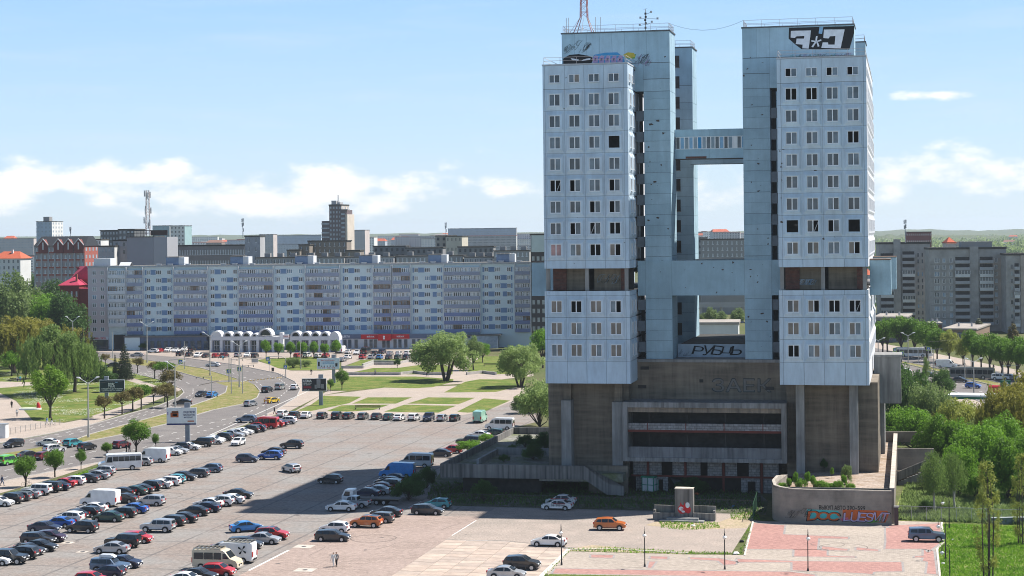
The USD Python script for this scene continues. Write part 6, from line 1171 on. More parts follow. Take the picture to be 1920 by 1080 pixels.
def far_block(label, u0, u1, vt, y, yaw, depth, wm_, rows=0, cols=0, wfrac=0.45, roofm=None, name='apartment_building', cat='apartment block', sh=3.0, base=0.0, top_gap=1.4, side=None, pane=PANE_D, parts=True, frame=None, group=None, win_h=1.5, parapet=0.5, side_cols=0):
    """A block whose front spans photo columns u0..u1 at distance y, its roof at row vt."""
    p0 = at(u0, vt, y); ya = math.radians(yaw); ex = np.array([math.cos(ya), math.sin(ya)])
    a1, _ = ray(u1, vt); d = (a1 * p0[1] - p0[0]) / (ex[0] - a1 * ex[1]); H = p0[2] - base
    t = thing(name, label, cat, (p0[0], p0[1], base), ya, group=group)
    b = MB(); b.box(0, 0, 0, d, depth, H); b.build('wall', wm_, t)
    if side:
        b = MB(); b.box(d, 0.0, 0, d + 0.12, depth, H); b.build('side_wall', side, t)
    b = MB(); b.box(-0.25, -0.25, H, d + 0.3, depth + 0.25, H + parapet); b.build('roof', roofm or ROOFING, t)
    jn, jf = MB(), MB()
    if rows and cols:
        cw = d / cols
        for r in range(rows):
            z = H - top_gap - sh * r
            if z < 1:
                break
            for c in range(cols):
                x0 = (c + 0.5 - wfrac / 2) * cw; x1 = x0 + wfrac * cw
                if parts and rows * cols <= 150:
                    q = MB(); q.box(x0, -0.05, z - win_h / 2, x1, 0.05, z + win_h / 2); p = q.build('window', pane, t)
                    if frame:
                        q = MB(); q.box(x0 - 0.1, -0.10, z - win_h / 2 - 0.12, x1 + 0.1, -0.0, z - win_h / 2); q.box((x0 + x1) / 2 - 0.07, -0.09, z - win_h / 2, (x0 + x1) / 2 + 0.07, -0.05, z + win_h / 2); q.build('frame', frame, p)
                else:
                    jn.box(x0, -0.05, z - win_h / 2, x1, 0.05, z + win_h / 2)
        for r in range(rows):
            z = H - top_gap - sh * r
            for c in range(side_cols):
                y0 = (c + 0.3) * depth / side_cols; jf.box(d + 0.1, y0, z - win_h / 2, d + 0.17, y0 + 0.4 * depth / side_cols, z + win_h / 2)
    if jn.v:
        jn.build('windows', pane, t, kind='stuff')
    if jf.v:
        jf.build('side_windows', pane, t, kind='stuff')
    return t, d, H
W_GREY, W_LGREY, W_WHITE, W_BEIGE, W_BROWN, W_BLUE, W_TEAL, W_PINK, W_BRICK = (wallm('far_' + n, c) for n, c in (('grey', (0.24, 0.235, 0.23)), ('pale_grey', (0.34, 0.34, 0.35)), ('white', (0.55, 0.55, 0.54)), ('beige', (0.45, 0.42, 0.35)), ('brown', (0.21, 0.18, 0.15)), ('blue', (0.30, 0.37, 0.46)), ('teal', (0.26, 0.38, 0.40)), ('pink', (0.46, 0.40, 0.38)), ('brick', (0.30, 0.09, 0.07))))
R_RED = wallm('tile_red', (0.42, 0.10, 0.05)); R_CRIM = wallm('metal_crimson', (0.36, 0.035, 0.075)); PANE_L = glassmat('pale_far_glass', (0.26, 0.30, 0.34), 0.2, 0.3)
far_block('pale distant block low at the left edge of the skyline', -20, 63, 448, 2300, -2, 30, W_LGREY, 4, 30, 0.5, sh=3.2, pane=PANE_L, side=W_PINK)
t, d, H = far_block('tall pale blue tower block behind the gabled building', 68, 97, 416, 1500, -6, 26, W_BLUE, 10, 4, 0.3, sh=3.2, pane=PANE_L, side=W_WHITE, side_cols=4)
MB().box(4, 5, H, 9, 12, H + 4).build('lift_house', W_GREY, t)
t, d, H = far_block('dark-roofed gabled red brick building above the treetops', 65, 158, 462, 800, -8, 16, wallm('brick_shade', (0.33, 0.27, 0.26)), 5, 12, 0.5, roofm=mat('slate_dark', (0.03, 0.033, 0.04), 0.7), sh=3.2, pane=PANE_L, side=W_BRICK, parapet=0.2, frame=FRAME_W, side_cols=4)
b = MB(); b.add([(-0.5, -0.4, H), (d + 0.5, -0.4, H), (d + 0.5, 16.4, H), (-0.5, 16.4, H), (1.2, 5, H + 4.2), (d, 5, H + 4.2), (d, 11, H + 4.2), (1.2, 11, H + 4.2)], [(0, 1, 5, 4), (1, 2, 6, 5), (2, 3, 7, 6), (3, 0, 4, 7), (4, 5, 6, 7)]); rf = b.build('pitched_roof', mat('slate_dark', (0.03, 0.033, 0.04), 0.7), t)
for u in (81.5, 110, 129, 148):
    x0 = (u - 65) / 93 * d; b = MB(); v = [(x0 - 2.1, -0.5, H - 3), (x0 + 2.1, -0.5, H - 3), (x0 + 2.1, -0.5, H + 0.6), (x0, -0.5, H + 2.9), (x0 - 2.1, -0.5, H + 0.6)]
    b.add(v + [(x, 6, z) for x, _, z in v], [(0, 1, 2), (0, 2, 4), (2, 3, 4), (5, 7, 6), (5, 9, 7), (7, 9, 8)]); b.add(v + [(x, 6, z) for x, _, z in v], [(i, (i + 1) % 5, (i + 1) % 5 + 5, i + 5) for i in range(5)]); g = b.build('gable', wallm('brick_gable', (0.17, 0.055, 0.05)), t)
    b = MB(); b.bar((x0 - 2.3, -0.6, H + 0.4), (x0, -0.6, H + 3.1), 0.3); b.bar((x0 + 2.3, -0.6, H + 0.4), (x0, -0.6, H + 3.1), 0.3); b.box(x0 - 0.3, -0.65, H - 1.5, x0 + 0.3, -0.5, H + 1.6); b.build('gable_trim', W_WHITE, g)
for k in range(4):
    b = MB(); b.box(0, -0.08, H - 3.0 - 3.2 * k, d, 0.0, H - 2.4 - 3.2 * k); b.build('brick_band', W_BRICK, t)
for k in range(8):
    b = MB(); b.box(d * k / 7.5 - 0.2, -0.25, 0, d * k / 7.5 + 0.5, 0, H); b.build('pier', W_LGREY, t)
far_block('narrow white block between the gabled and the dark grey buildings', 175, 189, 450, 1000, -5, 14, W_WHITE, 8, 3, 0.35, sh=3.2)
t, d, H = far_block('dark grey panelled block left of the lattice tower', 188, 222, 433, 1100, -4, 30, wallm('far_dark', (0.10, 0.105, 0.11), 0.3, 0.3), 5, 6, 0.5, sh=3.2, pane=PANE_L, side=wallm('far_rust', (0.22, 0.16, 0.13)))
far_block('dark grey panelled block with rusty end wall', 222, 252, 431, 1090, -4, 24, wallm('far_dark', (0.10, 0.105, 0.11), 0.3, 0.3), 4, 4, 0.5, sh=3.2, pane=PANE_L)
t, d, H = far_block('white stepped building with terraces beside the blank grey block', 184, 214, 463, 745, -4, 14, W_LGREY, 3, 5, 0.5, pane=PANE_L, side=W_WHITE)
far_block('pale rendered block between the terraces and the blank grey block', 212, 239, 452, 750, -4, 14, W_LGREY, 2, 2, 0.3)
t, d, H = far_block('blank grey windowless block under the lattice tower', 238, 287, 445, 735, -5, 16, wallm('blank_grey', (0.235, 0.24, 0.265), 0.03), parapet=0.3, name='windowless_building', cat='building', side=wallm('blank_grey2', (0.29, 0.295, 0.315), 0.03))
b = MB()
for i in range(9):
    b.bar((d * i / 8, 0.3, H), (d * i / 8, 0.3, H + 2.6), 0.15)
b.bar((0, 0.3, H + 2.6), (d, 0.3, H + 2.6), 0.5, 0.3); b.bar((0, 0.3, H + 1.6), (d, 0.3, H + 1.6), 0.2); b.build('roof_frame', DARKMETAL, t)
b = MB(); b.box(d + 0.2, 0, 0, d + 5.6, 16, H); b.build('wing', wallm('blank_grey2', (0.29, 0.295, 0.315), 0.03), t)
b = MB(); b.box(d - 1, 0.5, H + 0.6, d + 5.6, 0.9, H + 2.7); b.build('hoarding', mat('dark_hoarding', (0.05, 0.035, 0.03), 0.8), t)
t, d, H = far_block('teal and white tower block behind the lattice tower', 286, 318, 424, 1500, -8, 20, W_TEAL, 9, 4, 0.3, sh=3.2, pane=PANE_L, side=W_WHITE, side_cols=3)
far_block('white tower block with green stripes right of the lattice tower', 319, 346, 424, 1480, -8, 18, W_WHITE, 9, 4, 0.35, sh=3.2, side=W_TEAL)
t, d, H = far_block('long grey school building with rows of tall windows', 316, 459, 462, 770, -4, 16, wallm('school_grey', (0.22, 0.205, 0.20)), 3, 30, 0.72, sh=4.4, top_gap=2.6, win_h=2.0, pane=PANES[2], name='school_building', cat='building', frame=FRAME_W)
t, d, H = far_block('grey stair tower beside the long school building', 459, 487, 444, 745, -5, 9, wallm('rough_grey', (0.27, 0.28, 0.30), 0.25, 0.5), 4, 2, 0.18, sh=3.6, pane=PANE_D, frame=FRAME_W, side=W_LGREY)
far_block('pale pink distant tower left of the brown houses', 486, 512, 440, 2000, -8, 16, W_LGREY, 6, 5, 0.4, pane=PANE_L, side=W_PINK)
far_block('long blue-grey distant block beyond the brown houses', 512, 602, 442, 2500, -4, 18, W_BLUE, 7, 40, 0.5, pane=PANE_L)
t, d, H = far_block('dark brown stepped high-rise with white bands on the skyline', 617, 640, 386, 1300, -14, 16, wallm('highrise_brown', (0.12, 0.095, 0.10)), 16, 4, 0.5, sh=3.1, pane=PANE_L, side=wallm('highrise_cream', (0.52, 0.46, 0.40)), side_cols=3, name='high_rise', cat='tower block', parapet=1.0)
b = MB(); b.box(-6, 1.5, 0, 0, 14, H - 10.5); wg = b.build('wing', wallm('highrise_brown', (0.12, 0.095, 0.10)), t)
b = MB(); b.box(d - 0.5, -1.2, 0, d + 3.2, 14, H - 3); b.build('wing', wallm('highrise_brown', (0.12, 0.095, 0.10)), t); b = MB(); b.box(d + 3.2, -1.0, 0, d + 4.6, 14, H - 6); b.build('wing', wallm('highrise_cream', (0.52, 0.46, 0.40)), t)
b = MB()
for k in range(8):
    b.box(-6.3, 1.2, H - 13 - 3.1 * k, 1.5, 1.5, H - 12.0 - 3.1 * k)
b.build('balcony_band', PANE_L, wg)
b = MB()
for k in range(14):
    b.box(d + 0.2, -1.35, H - 6.5 - 3.1 * k, d + 2.8, -1.2, H - 5.2 - 3.1 * k)
b.build('glass_band', PANE_L, t)
b = MB(); b.box(1, 2, H + 1, 4.5, 9, H + 3.6); b.box(5.2, 2, H + 1, 7.2, 9, H + 2.5); b.bar((5, 5, H + 3), (5, 5, H + 7.5), 0.5); b.box(d + 0.5, -1.6, H - 3, d + 5.2, 3, H - 2.4); b.build('roof_crown', W_LGREY, t)
far_block('pair of pale distant towers right of the high-rise', 655, 684, 432, 2200, -10, 22, W_LGREY, 7, 6, 0.45, pane=PANE_L, side=W_PINK)
for i, (u0, u1, vt, y, m_) in enumerate(((577, 650, 453, 860, W_BROWN), (560, 580, 460, 850, W_BROWN), (538, 562, 470, 845, W_BROWN), (648, 674, 471, 855, W_BROWN))):
    t, d, H = far_block('brown tenement, ' + ('tallest of the stepped group under the high-rise', 'second step left of the tallest', 'lowest step at the left of the group', 'right-hand step beside a red wall')[i], u0, u1, vt, y, -4, 14, m_, 4, max(2, int((u1 - u0) / 9)), 0.3, pane=PANE, frame=FRAME_W)
far_block('pale beige office block with dark balconies behind the roofs', 816, 838, 443, 960, -12, 20, wallm('office_grey', (0.30, 0.28, 0.25)), 6, 2, 0.4, side=W_BEIGE, side_cols=2)
far_block('plain beige office wing beside the dark balconies', 836, 866, 444, 955, -10, 16, W_BEIGE, 4, 4, 0.2, sh=5)
far_block('very long blue-grey slab block on the skyline', 840, 968, 429, 2600, -3, 20, wallm('slab_blue', (0.26, 0.31, 0.40)), 10, 50, 0.4, pane=PANE_L, side=W_LGREY)
far_block('long white and red-roofed row before the skyline slab', 868, 968, 443, 2100, -3, 16, W_LGREY, 5, 44, 0.4, pane=PANE, side=W_WHITE, roofm=R_RED)
for i, (u0, u1, vt, y, wm_) in enumerate(((480, 560, 484, 722, W_GREY), (562, 645, 483, 724, W_GREY), (648, 738, 483, 726, W_LGREY), (742, 868, 481, 728, W_GREY), (870, 925, 483, 722, W_LGREY), (926, 992, 471, 712, W_GREY))):
    t, d, H = far_block(('grey five-storey house row, far left behind the block roof', 'grey house row behind the block roof, second from left', 'pale grey house row with loggias behind the block roof', 'longest grey house row behind the block roof', 'pale grey house row near the tower, behind the block roof', 'taller dark grey house row next to the tower')[i], u0, u1, vt, y, -4, 12, wm_, 2, max(4, int((u1 - u0) / 8)), 0.45, pane=PANES[2] if i % 2 else PANE, frame=FRAME_W, parapet=0.3)
    for k in range(3):
        b = MB(); x0 = d * (0.15 + 0.3 * k); b.box(x0, 4, H + 0.3, x0 + 2.2, 7, H + 1.8); b.build('chimney', W_GREY, t)
for i, (u0, u1, vt, y) in enumerate(((700, 760, 463, 900), (760, 830, 466, 880), (858, 925, 464, 860))):
    far_block(('dark grey flat-roofed block beyond the rows, left one', 'dark grey flat-roofed block beyond the rows, middle one', 'dark grey flat-roofed block right of the beige office')[i], u0, u1, vt, y, -4, 14, wallm('roof_grey', (0.19, 0.19, 0.195)), 3, int((u1 - u0) / 9), 0.4, pane=PANE_D)
t, d, H = far_block('tall dark unfinished frame building left of the tower', 995, 1022, 441, 640, -4, 12, wallm('frame_dark', (0.05, 0.045, 0.045)), 12, 3, 0.55, sh=3.0, top_gap=8, pane=PANES[2], name='unfinished_building', cat='building')
b = MB(); b.box(0.2, -0.12, H - 5.8, d, 0.0, H + 0.2); b.build('cladding', wallm('pale_teal', (0.40, 0.47, 0.47)), t)
t, d, H = far_block('dark red brick house with crimson metal roof beside the block', 112, 148, 535, 700, -6, 14, wallm('brick_deep', (0.17, 0.035, 0.03)), 4, 4, 0.42, roofm=R_CRIM, sh=4.5, top_gap=3.2, win_h=1.8, pane=PANES[2], name='brick_house', cat='house', parapet=0.2, frame=FRAME_W)
b = MB(); b.add([(-0.6, -0.6, H), (d + .5, -0.6, H), (d + .5, 14, H), (-0.6, 14, H), (d / 2, 5, H + 3.0), (d / 2, 9, H + 3.0)], [(0, 1, 4), (2, 3, 5)]); b.add([(-0.6, -0.6, H), (d + .5, -0.6, H), (d + .5, 14, H), (-0.6, 14, H), (d / 2, 5, H + 3.0), (d / 2, 9, H + 3.0)], [(1, 2, 5, 4), (3, 0, 4, 5)]); b.build('hip_roof', R_CRIM, t)
b = MB(); b.box(4, 9, 0, d + 6, 22, H + 2); b.build('rear_wing', wallm('brick_deep', (0.17, 0.035, 0.03)), t)
b = MB(); b.add([(1, 8, H + 2), (d + 9, 8, H + 2), (d + 9, 23, H + 2), (1, 23, H + 2), (d, 8, H + 7), (1.2, 15, H + 6.5)], [(0, 1, 4), (2, 3, 5)]); b.add([(1, 8, H + 1.8), (d + 1, 8, H + 7), (1, 20, H + 6.8), (-1, 20, H + 2)], [(0, 1, 2, 3)]); b.build('gable_roof', R_CRIM, t)
MB().box(d - 2, 2, H, d - 1.3, 2.7, H + 4.2).build('chimney', W_BRICK, t)
b = MB(); b.box(d, 0.5, 0, d + 6, 9, H - 1.5); b.build('wing', wallm('brick_deep', (0.17, 0.035, 0.03)), t)
b = MB(); b.box(d, -0.2, H - 1.5, d + 6.4, 9, H - 1.2); b.build('wing_roof', R_CRIM, t)
t, d, H = far_block('white house with bright orange tiled roof at the left edge', -14, 38, 485, 900, -10, 12, W_WHITE, 3, 6, 0.3, roofm=R_RED, name='tiled_house', cat='house', parapet=0.2, pane=PANE)
b = MB(); b.add([(-0.6, -0.6, H), (d + .6, -0.6, H), (d + .6, 12.6, H), (-0.6, 12.6, H), (3, 6, H + 3.4), (d - 3, 6, H + 3.4)], [(0, 1, 5, 4), (2, 3, 4, 5)]); b.add([(d + .6, -0.6, H), (d + .6, 12.6, H), (d - 3, 6, H + 3.4)], [(0, 1, 2)]); b.build('hip_roof', R_RED, t)
MB().box(d * 0.55, 4, H, d * 0.55 + 0.9, 5, H + 4.2).build('chimney', W_WHITE, t)
t, d, H = far_block('blue kiosk roof peeping over the willows', 68, 98, 608.5, 690, 0, 8, SHOP_DARK, name='street_kiosk', cat='kiosk', parapet=0.3)
def lattice(label, u, v0, v1, y, w0, w1, n, m_, extra=True, z0=None):
    p0, p1 = at(u, v0, y), at(u, v1, y); h = p1[2] - p0[2]; t = thing('lattice_tower', label, 'lattice tower', p0, 0.4)
    for sx, sy in ((-1, -1), (1, -1), (1, 1), (-1, 1)):
        MB().bar((sx * w0, sy * w0, 0), (sx * w1, sy * w1, h), 0.16).build('leg', m_[0], t)
    for k in range(n):
        r0, r1 = w0 + (w1 - w0) * k / n, w0 + (w1 - w0) * (k + 1) / n; b = MB(); za, zb = h * k / n, h * (k + 1) / n
        for (ax, ay), (cx, cy) in (((-1, -1), (1, -1)), ((1, -1), (1, 1)), ((1, 1), (-1, 1)), ((-1, 1), (-1, -1))):
            b.bar((ax * r0, ay * r0, za), (cx * r1, cy * r1, zb), 0.08); b.bar((ax * r1, ay * r1, zb), (cx * r1, cy * r1, zb), 0.08)
        b.build('bracing', m_[k % 2], t)
    if extra:
        for k, (fz, a_) in enumerate(((0.55, 0.3), (0.58, 2.0), (0.53, 3.8), (0.9, 0.5), (0.93, 2.6), (0.88, 4.4), (0.22, 1.2), (0.27, 5.0), (0.33, 3.0))):
            r = w0 + (w1 - w0) * fz + 0.7; c = (r * math.cos(a_), r * math.sin(a_)); MB().box(c[0] - 0.25, c[1] - 0.2, h * fz - 1.2, c[0] + 0.25, c[1] + 0.2, h * fz + 1.2).build('antenna', W_WHITE, t)
lattice('white and red lattice telecom tower on the blank grey block', 277.5, 441, 357, 740, 0.85, 0.5, 14, (PAINT('mast_white', 'b8aaa6'), PAINT('lattice_grey', 'a8a8aa')))
def pole_mast(label, u, v0, v1, y):
    p0, p1 = at(u, v0, y), at(u, v1, y); h = p1[2] - p0[2]; t = thing('antenna_mast', label, 'mast', p0)
    MB().tube([(0, 0, 0), (0, 0, h)], [0.18, 0.10], 6).build('pole', GALV, t)
    for k, (fz, dx) in enumerate(((0.9, 0.35), (0.88, -0.35), (0.7, 0.3), (0.66, -0.3), (0.4, 0.25))):
        MB().box(dx - 0.16, -0.15, h * fz - 0.7, dx + 0.16, 0.15, h * fz + 0.7).build('antenna', W_LGREY, t)
pole_mast('slim antenna mast on the grey stair tower', 455.5, 446, 409, 760); pole_mast('antenna mast on the beige office roof', 836, 443, 417, 965); pole_mast('antenna mast beside the red brick roof house', 1697.5, 455, 411, 700); pole_mast('thin aerial behind the gabled building', 132, 443, 426, 1000)
def balcony_stack(t, x0, x1, ztop, n, sh, closed, y=-1.3):
    for k in range(n):
        z = ztop - sh * k
        if z < 1.5:
            break
        b = MB(); b.box(x0, y, z - 0.2, x1, 0.0, z); b.box(x0, y, z, x1, y + 0.12, z + 1.0); p = b.build('balcony', W_WHITE if k in closed else W_LGREY, t)
        q = MB(); q.box(x0 + 0.2, -0.05, z + 0.1, x1 - 0.2, 0.03, z + 2.3); q.build('recess', VOID, p)
        if k in closed:
            q = MB(); q.box(x0, y + 0.02, z + 1.0, x1, y + 0.1, z + 2.3); q.build('glazing', PANE, p)
            q = MB()
            for i in range(6):
                xx = x0 + (x1 - x0) * i / 5; q.box(xx - 0.09, y - 0.03, z + 1.0, xx + 0.09, y + 0.1, z + 2.35)
            q.build('frame', W_WHITE, p)
W_RG, W_RB = wallm('slab_grey', (0.30, 0.285, 0.27), 0.25, 0.3), wallm('slab_tan', (0.34, 0.29, 0.25), 0.22, 0.3)
t, d, H = far_block('grey twelve-storey slab block left of the right-hand group', 1648, 1743, 458, 760, -6, 14, W_RG, parapet=0.8, side=W_RG)
sc_ = d / 95
b = MB(); b.box(27 * sc_, -0.9, 0, 40 * sc_, 0, H + 2); b.build('stair_shaft', W_RG, t)
balcony_stack(t, 43 * sc_, 67 * sc_, H - 5.3, 12, 2.6, {3, 7}); balcony_stack(t, 2 * sc_, 27 * sc_, H - 6, 12, 2.6, {6, 9})
for k in range(11):
    q = MB(); z = H - 4.5 - 2.6 * k; q.box(72 * sc_, -0.06, z - 0.75, 74.6 * sc_, 0.02, z + 0.75); q.build('window', PANES[k % 5], t)
    for i, xx in enumerate((80, 86, 91)):
        q = MB(); q.box(xx * sc_, -0.06, z - 0.75, (xx + 2.2) * sc_, 0.02, z + 0.75); q.build('window', PANES[(k + i) % 5], t)
t, d, H = far_block('large grey twelve-storey slab block with two balcony stacks', 1742, 1886, 468, 730, -6, 15, W_RG, parapet=0.8, side=W_RG)
sc_ = d / 144
b = MB(); b.box(95 * sc_, -0.05, 0, 144 * sc_, 0.02, H - 3.5); b.build('tan_wall', W_RB, t); b = MB(); b.box(76 * sc_, -0.7, 0, 92 * sc_, 0.0, H + 1.0); b.build('stair_shaft', W_RG, t); b = MB(); b.box(62 * sc_, 2, H + 0.8, 120 * sc_, 9, H + 3.0); b.build('roof_room', W_GREY, t)
balcony_stack(t, 48 * sc_, 76 * sc_, H - 5.3, 12, 2.68, {2}); balcony_stack(t, 94 * sc_, 120 * sc_, H - 5.3, 12, 2.68, {2, 3, 4})
for k in range(12):
    z = H - 4.3 - 2.68 * k
    if z > 2:
        for xx, w, n in ((10, 8.5, 3), (25, 5, 2), (38.5, 5, 2), (123, 5, 2), (136, 5, 2)):
            q = MB(); q.box(xx * sc_, -0.09, z - 0.75, (xx + w) * sc_, 0.02, z + 0.75); p = q.build('window', PANES[PYR.randrange(5)], t)
            q = MB()
            for i in range(n + 1):
                q.box((xx + w * i / n) * sc_ - 0.09, -0.13, z - 0.75, (xx + w * i / n) * sc_ + 0.09, -0.05, z + 0.75)
            q.box(xx * sc_ - 0.1, -0.16, z - 0.9, (xx + w) * sc_ + 0.1, -0.0, z - 0.76); q.build('frame', W_WHITE, p)
    if k % 2:
        q = MB(); q.box(2 * sc_, -0.02, z + 1.25, 46 * sc_, 0.0, z + 1.32); q.build('panel_joint', JOINT, t)
t, d, H = far_block('grey slab block at the right edge of the picture', 1886, 1990, 479, 715, -6, 15, W_RG, parapet=0.8, side=W_RG)
sc_ = d / 104; balcony_stack(t, 15 * sc_, 25 * sc_, H - 5.3, 12, 2.72, {4, 8, 9}); b = MB(); b.box(27 * sc_, -0.6, 0, 40 * sc_, 0, H); b.build('tan_wall', W_RB, t)
for k in range(12):
    z = H - 4.3 - 2.72 * k
    if z > 2:
        for xx in (9,):
            q = MB(); q.box(xx * sc_, -0.09, z - 0.75, (xx + 3.5) * sc_, 0.02, z + 0.75); q.build('window', PANES[PYR.randrange(5)], t)
far_block('red brick block with white cornice dots on the right skyline', 1699, 1746, 436, 1000, -10, 14, wallm('brick_purple', (0.21, 0.085, 0.08)), 2, 12, 0.3, sh=3.5, top_gap=1.2, win_h=1.0, pane=W_WHITE, side=W_BRICK, parapet=0.4)
t, d, H = far_block('house with pink pyramid roof behind the slab blocks', 1776, 1792, 456, 900, 0, 10, W_PINK, roofm=R_RED, name='tiled_house', cat='house')
b = MB(); b.add([(-0.5, -0.5, H), (d + .5, -0.5, H), (d + .5, 10.5, H), (-0.5, 10.5, H), (d / 2, 5, H + 3)], [(0, 1, 4), (1, 2, 4), (2, 3, 4), (3, 0, 4)]); b.build('pyramid_roof', R_RED, t)
for lab, u0, u1, vt, y, yaw_, dep, cl in (('low flat-roofed shop with tan ribbed front under the slab blocks', 1768, 1830, 618, 640, -22, 34, (0.20, 0.14, 0.10)), ('low flat-roofed shop behind the trees beside the tower', 1640, 1700, 596, 665, -16, 26, (0.17, 0.17, 0.17)), ('small dark brick annex at the foot of the slab block', 1743, 1766, 608, 660, -8, 10, (0.16, 0.08, 0.05))):
    t, d, H = far_block(lab, u0, u1, vt, y, yaw_, dep, wallm('shop_' + str(u0), cl), name='low_shop', cat='shop', roofm=mat('roof_gravel', (0.16, 0.15, 0.14), 0.95) if False else wallm('pale_felt', (0.30, 0.27, 0.24), 0.25, 0.3), parapet=0.5)
    for k in range(int(d / 2.2)):
        q = MB(); q.box(0.8 + 2.2 * k, -0.06, 0.6, 1.9 + 2.2 * k, 0.02, H - 0.8); q.build('window', PANE_D if k % 2 else PANE, t)
    for k in range(2):
        q = MB(); q.cyl((d * (0.3 + 0.4 * k), dep * 0.4, H + 1.1), 0.35, 1.2, 2, 10); q.build('roof_vent', W_LGREY, t)
t, d, H = far_block('grey tenement seen through the upper opening of the tower', 1314, 1395, 450, 900, -5, 12, W_GREY, 4, 9, 0.4, pane=PANES[2], frame=FRAME_W)
far_block('darker tenement end seen beside the rear core', 1290, 1326, 447, 960, -5, 12, wallm('roof_grey', (0.19, 0.19, 0.195)), 3, 4, 0.4)
ov = thing('road_overpass', 'pale concrete road overpass seen through the lower opening', 'bridge', (*gp(1300, 606)[:2], 0), math.radians(-4))
g = gp(1300, 612); yo = g[1]
b = MB(); b.box(-30, 0, 6.8, 70, 9, 8.0); b.build('deck', W_LGREY, ov); b = MB(); b.box(-30, -0.2, 8.0, 70, 0.0, 9.0); b.build('parapet', W_LGREY, ov)
for i in range(8):
    b = MB(); b.box(-24 + 9 * i, 1, 0, -23 + 9 * i, 8, 6.8); b.build('pier', W_LGREY, ov)
t, d, H = far_block('low white flat-roofed building in the lower opening of the tower', 1300, 1384, 609, 430, -8, 14, W_WHITE, name='low_shop', cat='shop', roofm=wallm('pale_felt', (0.30, 0.27, 0.24), 0.25, 0.3), parapet=0.6)
rng = np.random.default_rng(40)
TOWN = [wallm('town_%d' % i, c) for i, c in enumerate(((0.68, 0.67, 0.65), (0.55, 0.53, 0.51), (0.40, 0.40, 0.42), (0.60, 0.50, 0.45), (0.24, 0.20, 0.18), (0.36, 0.40, 0.45)))]; TROOF = [R_RED, ROOFING, wallm('town_roof', (0.26, 0.24, 0.23)), R_RED, wallm('town_brown', (0.22, 0.12, 0.09))]
for i in range(290):
    y = rng.choice([rng.uniform(950, 1500), rng.uniform(1500, 3200), rng.uniform(3000, 5200)]); u = rng.uniform(-60, 1980)
    if i > 170:
        y, u = rng.uniform(2300, 4600), rng.choice([rng.uniform(-40, 80), rng.uniform(340, 610), rng.uniform(640, 1010), rng.uniform(680, 860), rng.uniform(1300, 1400)])
    w = rng.uniform(10, 34) if y < 1500 else rng.uniform(20, 80); H = rng.uniform(6, 16) if y < 1500 else rng.uniform(8, 26) * (0.8 if rng.random() < 0.8 else 1.2)
    if 1640 < u and y > 1200 and i < 171 and rng.random() < 0.75:
        continue
    if i > 170:
        H = rng.uniform(22, 41); w = rng.uniform(14, 60)
    p = at(u, 440, y); H = min(H, 42); dp = rng.uniform(9, 14)
    t = thing('town_house', 'distant small building of the town below the horizon', 'building', (p[0], p[1], 0), math.radians(rng.uniform(-25, 10)), group='small buildings of the distant town')
    b = MB(); b.box(-w / 2, 0, 0, w / 2, dp, H); b.build('wall', TOWN[i % 6], t)
    b = MB()
    if w < 26 and rng.random() < 0.7:
        b.add([(-w / 2 - .4, -.4, H), (w / 2 + .4, -.4, H), (w / 2 + .4, dp + .4, H), (-w / 2 - .4, dp + .4, H), (-w / 2 + 2, dp / 2, H + 3.5), (w / 2 - 2, dp / 2, H + 3.5)], [(0, 1, 5, 4), (2, 3, 4, 5)]); b.add([(w / 2 + .4, -.4, H), (w / 2 + .4, dp + .4, H), (w / 2 - 2, dp / 2, H + 3.5), (-w / 2 - .4, -.4, H), (-w / 2 - .4, dp + .4, H), (-w / 2 + 2, dp / 2, H + 3.5)], [(0, 1, 2), (3, 5, 4)])
    else:
        b.box(-w / 2 - .2, -.2, H, w / 2 + .2, dp, H + 0.6)
    b.build('roof', TROOF[rng.integers(5)], t)
    b = MB(); n = max(3, int(w / 3.5))
    for r in range(int(H / 3.0)):
        for c in range(n):
            x0 = -w / 2 + (c + 0.3) * w / n; z = H - 1.6 - 3.0 * r; b.box(x0, -0.06, z - 0.7, x0 + 0.4 * w / n, 0.03, z + 0.7)
    b.build('windows', PANE_L if i % 2 else PANE, t, kind='stuff')
LEAF = {'lime': leafmat('leaf_lime', (0.035, 0.085, 0.010), (0.13, 0.23, 0.022)), 'maple': leafmat('leaf_maple', (0.045, 0.10, 0.010), (0.17, 0.27, 0.025)), 'willow': leafmat('leaf_willow', (0.085, 0.13, 0.04), (0.30, 0.38, 0.16)), 'olive': leafmat('leaf_olive', (0.10, 0.105, 0.018), (0.22, 0.20, 0.042)), 'birch': leafmat('leaf_birch', (0.06, 0.10, 0.028), (0.17, 0.24, 0.07)),
        'spruce': leafmat('leaf_spruce', (0.012, 0.022, 0.012), (0.045, 0.062, 0.030), 0.1), 'thuja': leafmat('leaf_thuja', (0.02, 0.03, 0.012), (0.07, 0.075, 0.025), 0.1), 'rust': leafmat('leaf_rust', (0.055, 0.048, 0.014), (0.13, 0.105, 0.03), 0.3), 'bright': leafmat('leaf_bright', (0.05, 0.12, 0.012), (0.17, 0.29, 0.03)), 'dark': leafmat('leaf_dark', (0.022, 0.055, 0.014), (0.08, 0.14, 0.035)), 'grey': leafmat('leaf_grey', (0.06, 0.095, 0.032), (0.19, 0.25, 0.10)),
        'gold': leafmat('leaf_gold', (0.12, 0.145, 0.028), (0.265, 0.285, 0.08)), 'ochre': leafmat('leaf_ochre', (0.13, 0.09, 0.02), (0.27, 0.19, 0.05))}
BARK = mat('bark', (0.075, 0.06, 0.048), 0.95, var=0.35, scale=3.0, bump=0.6); BARK_PALE = mat('birch_bark', (0.35, 0.33, 0.30), 0.9, var=0.45, scale=3.0)
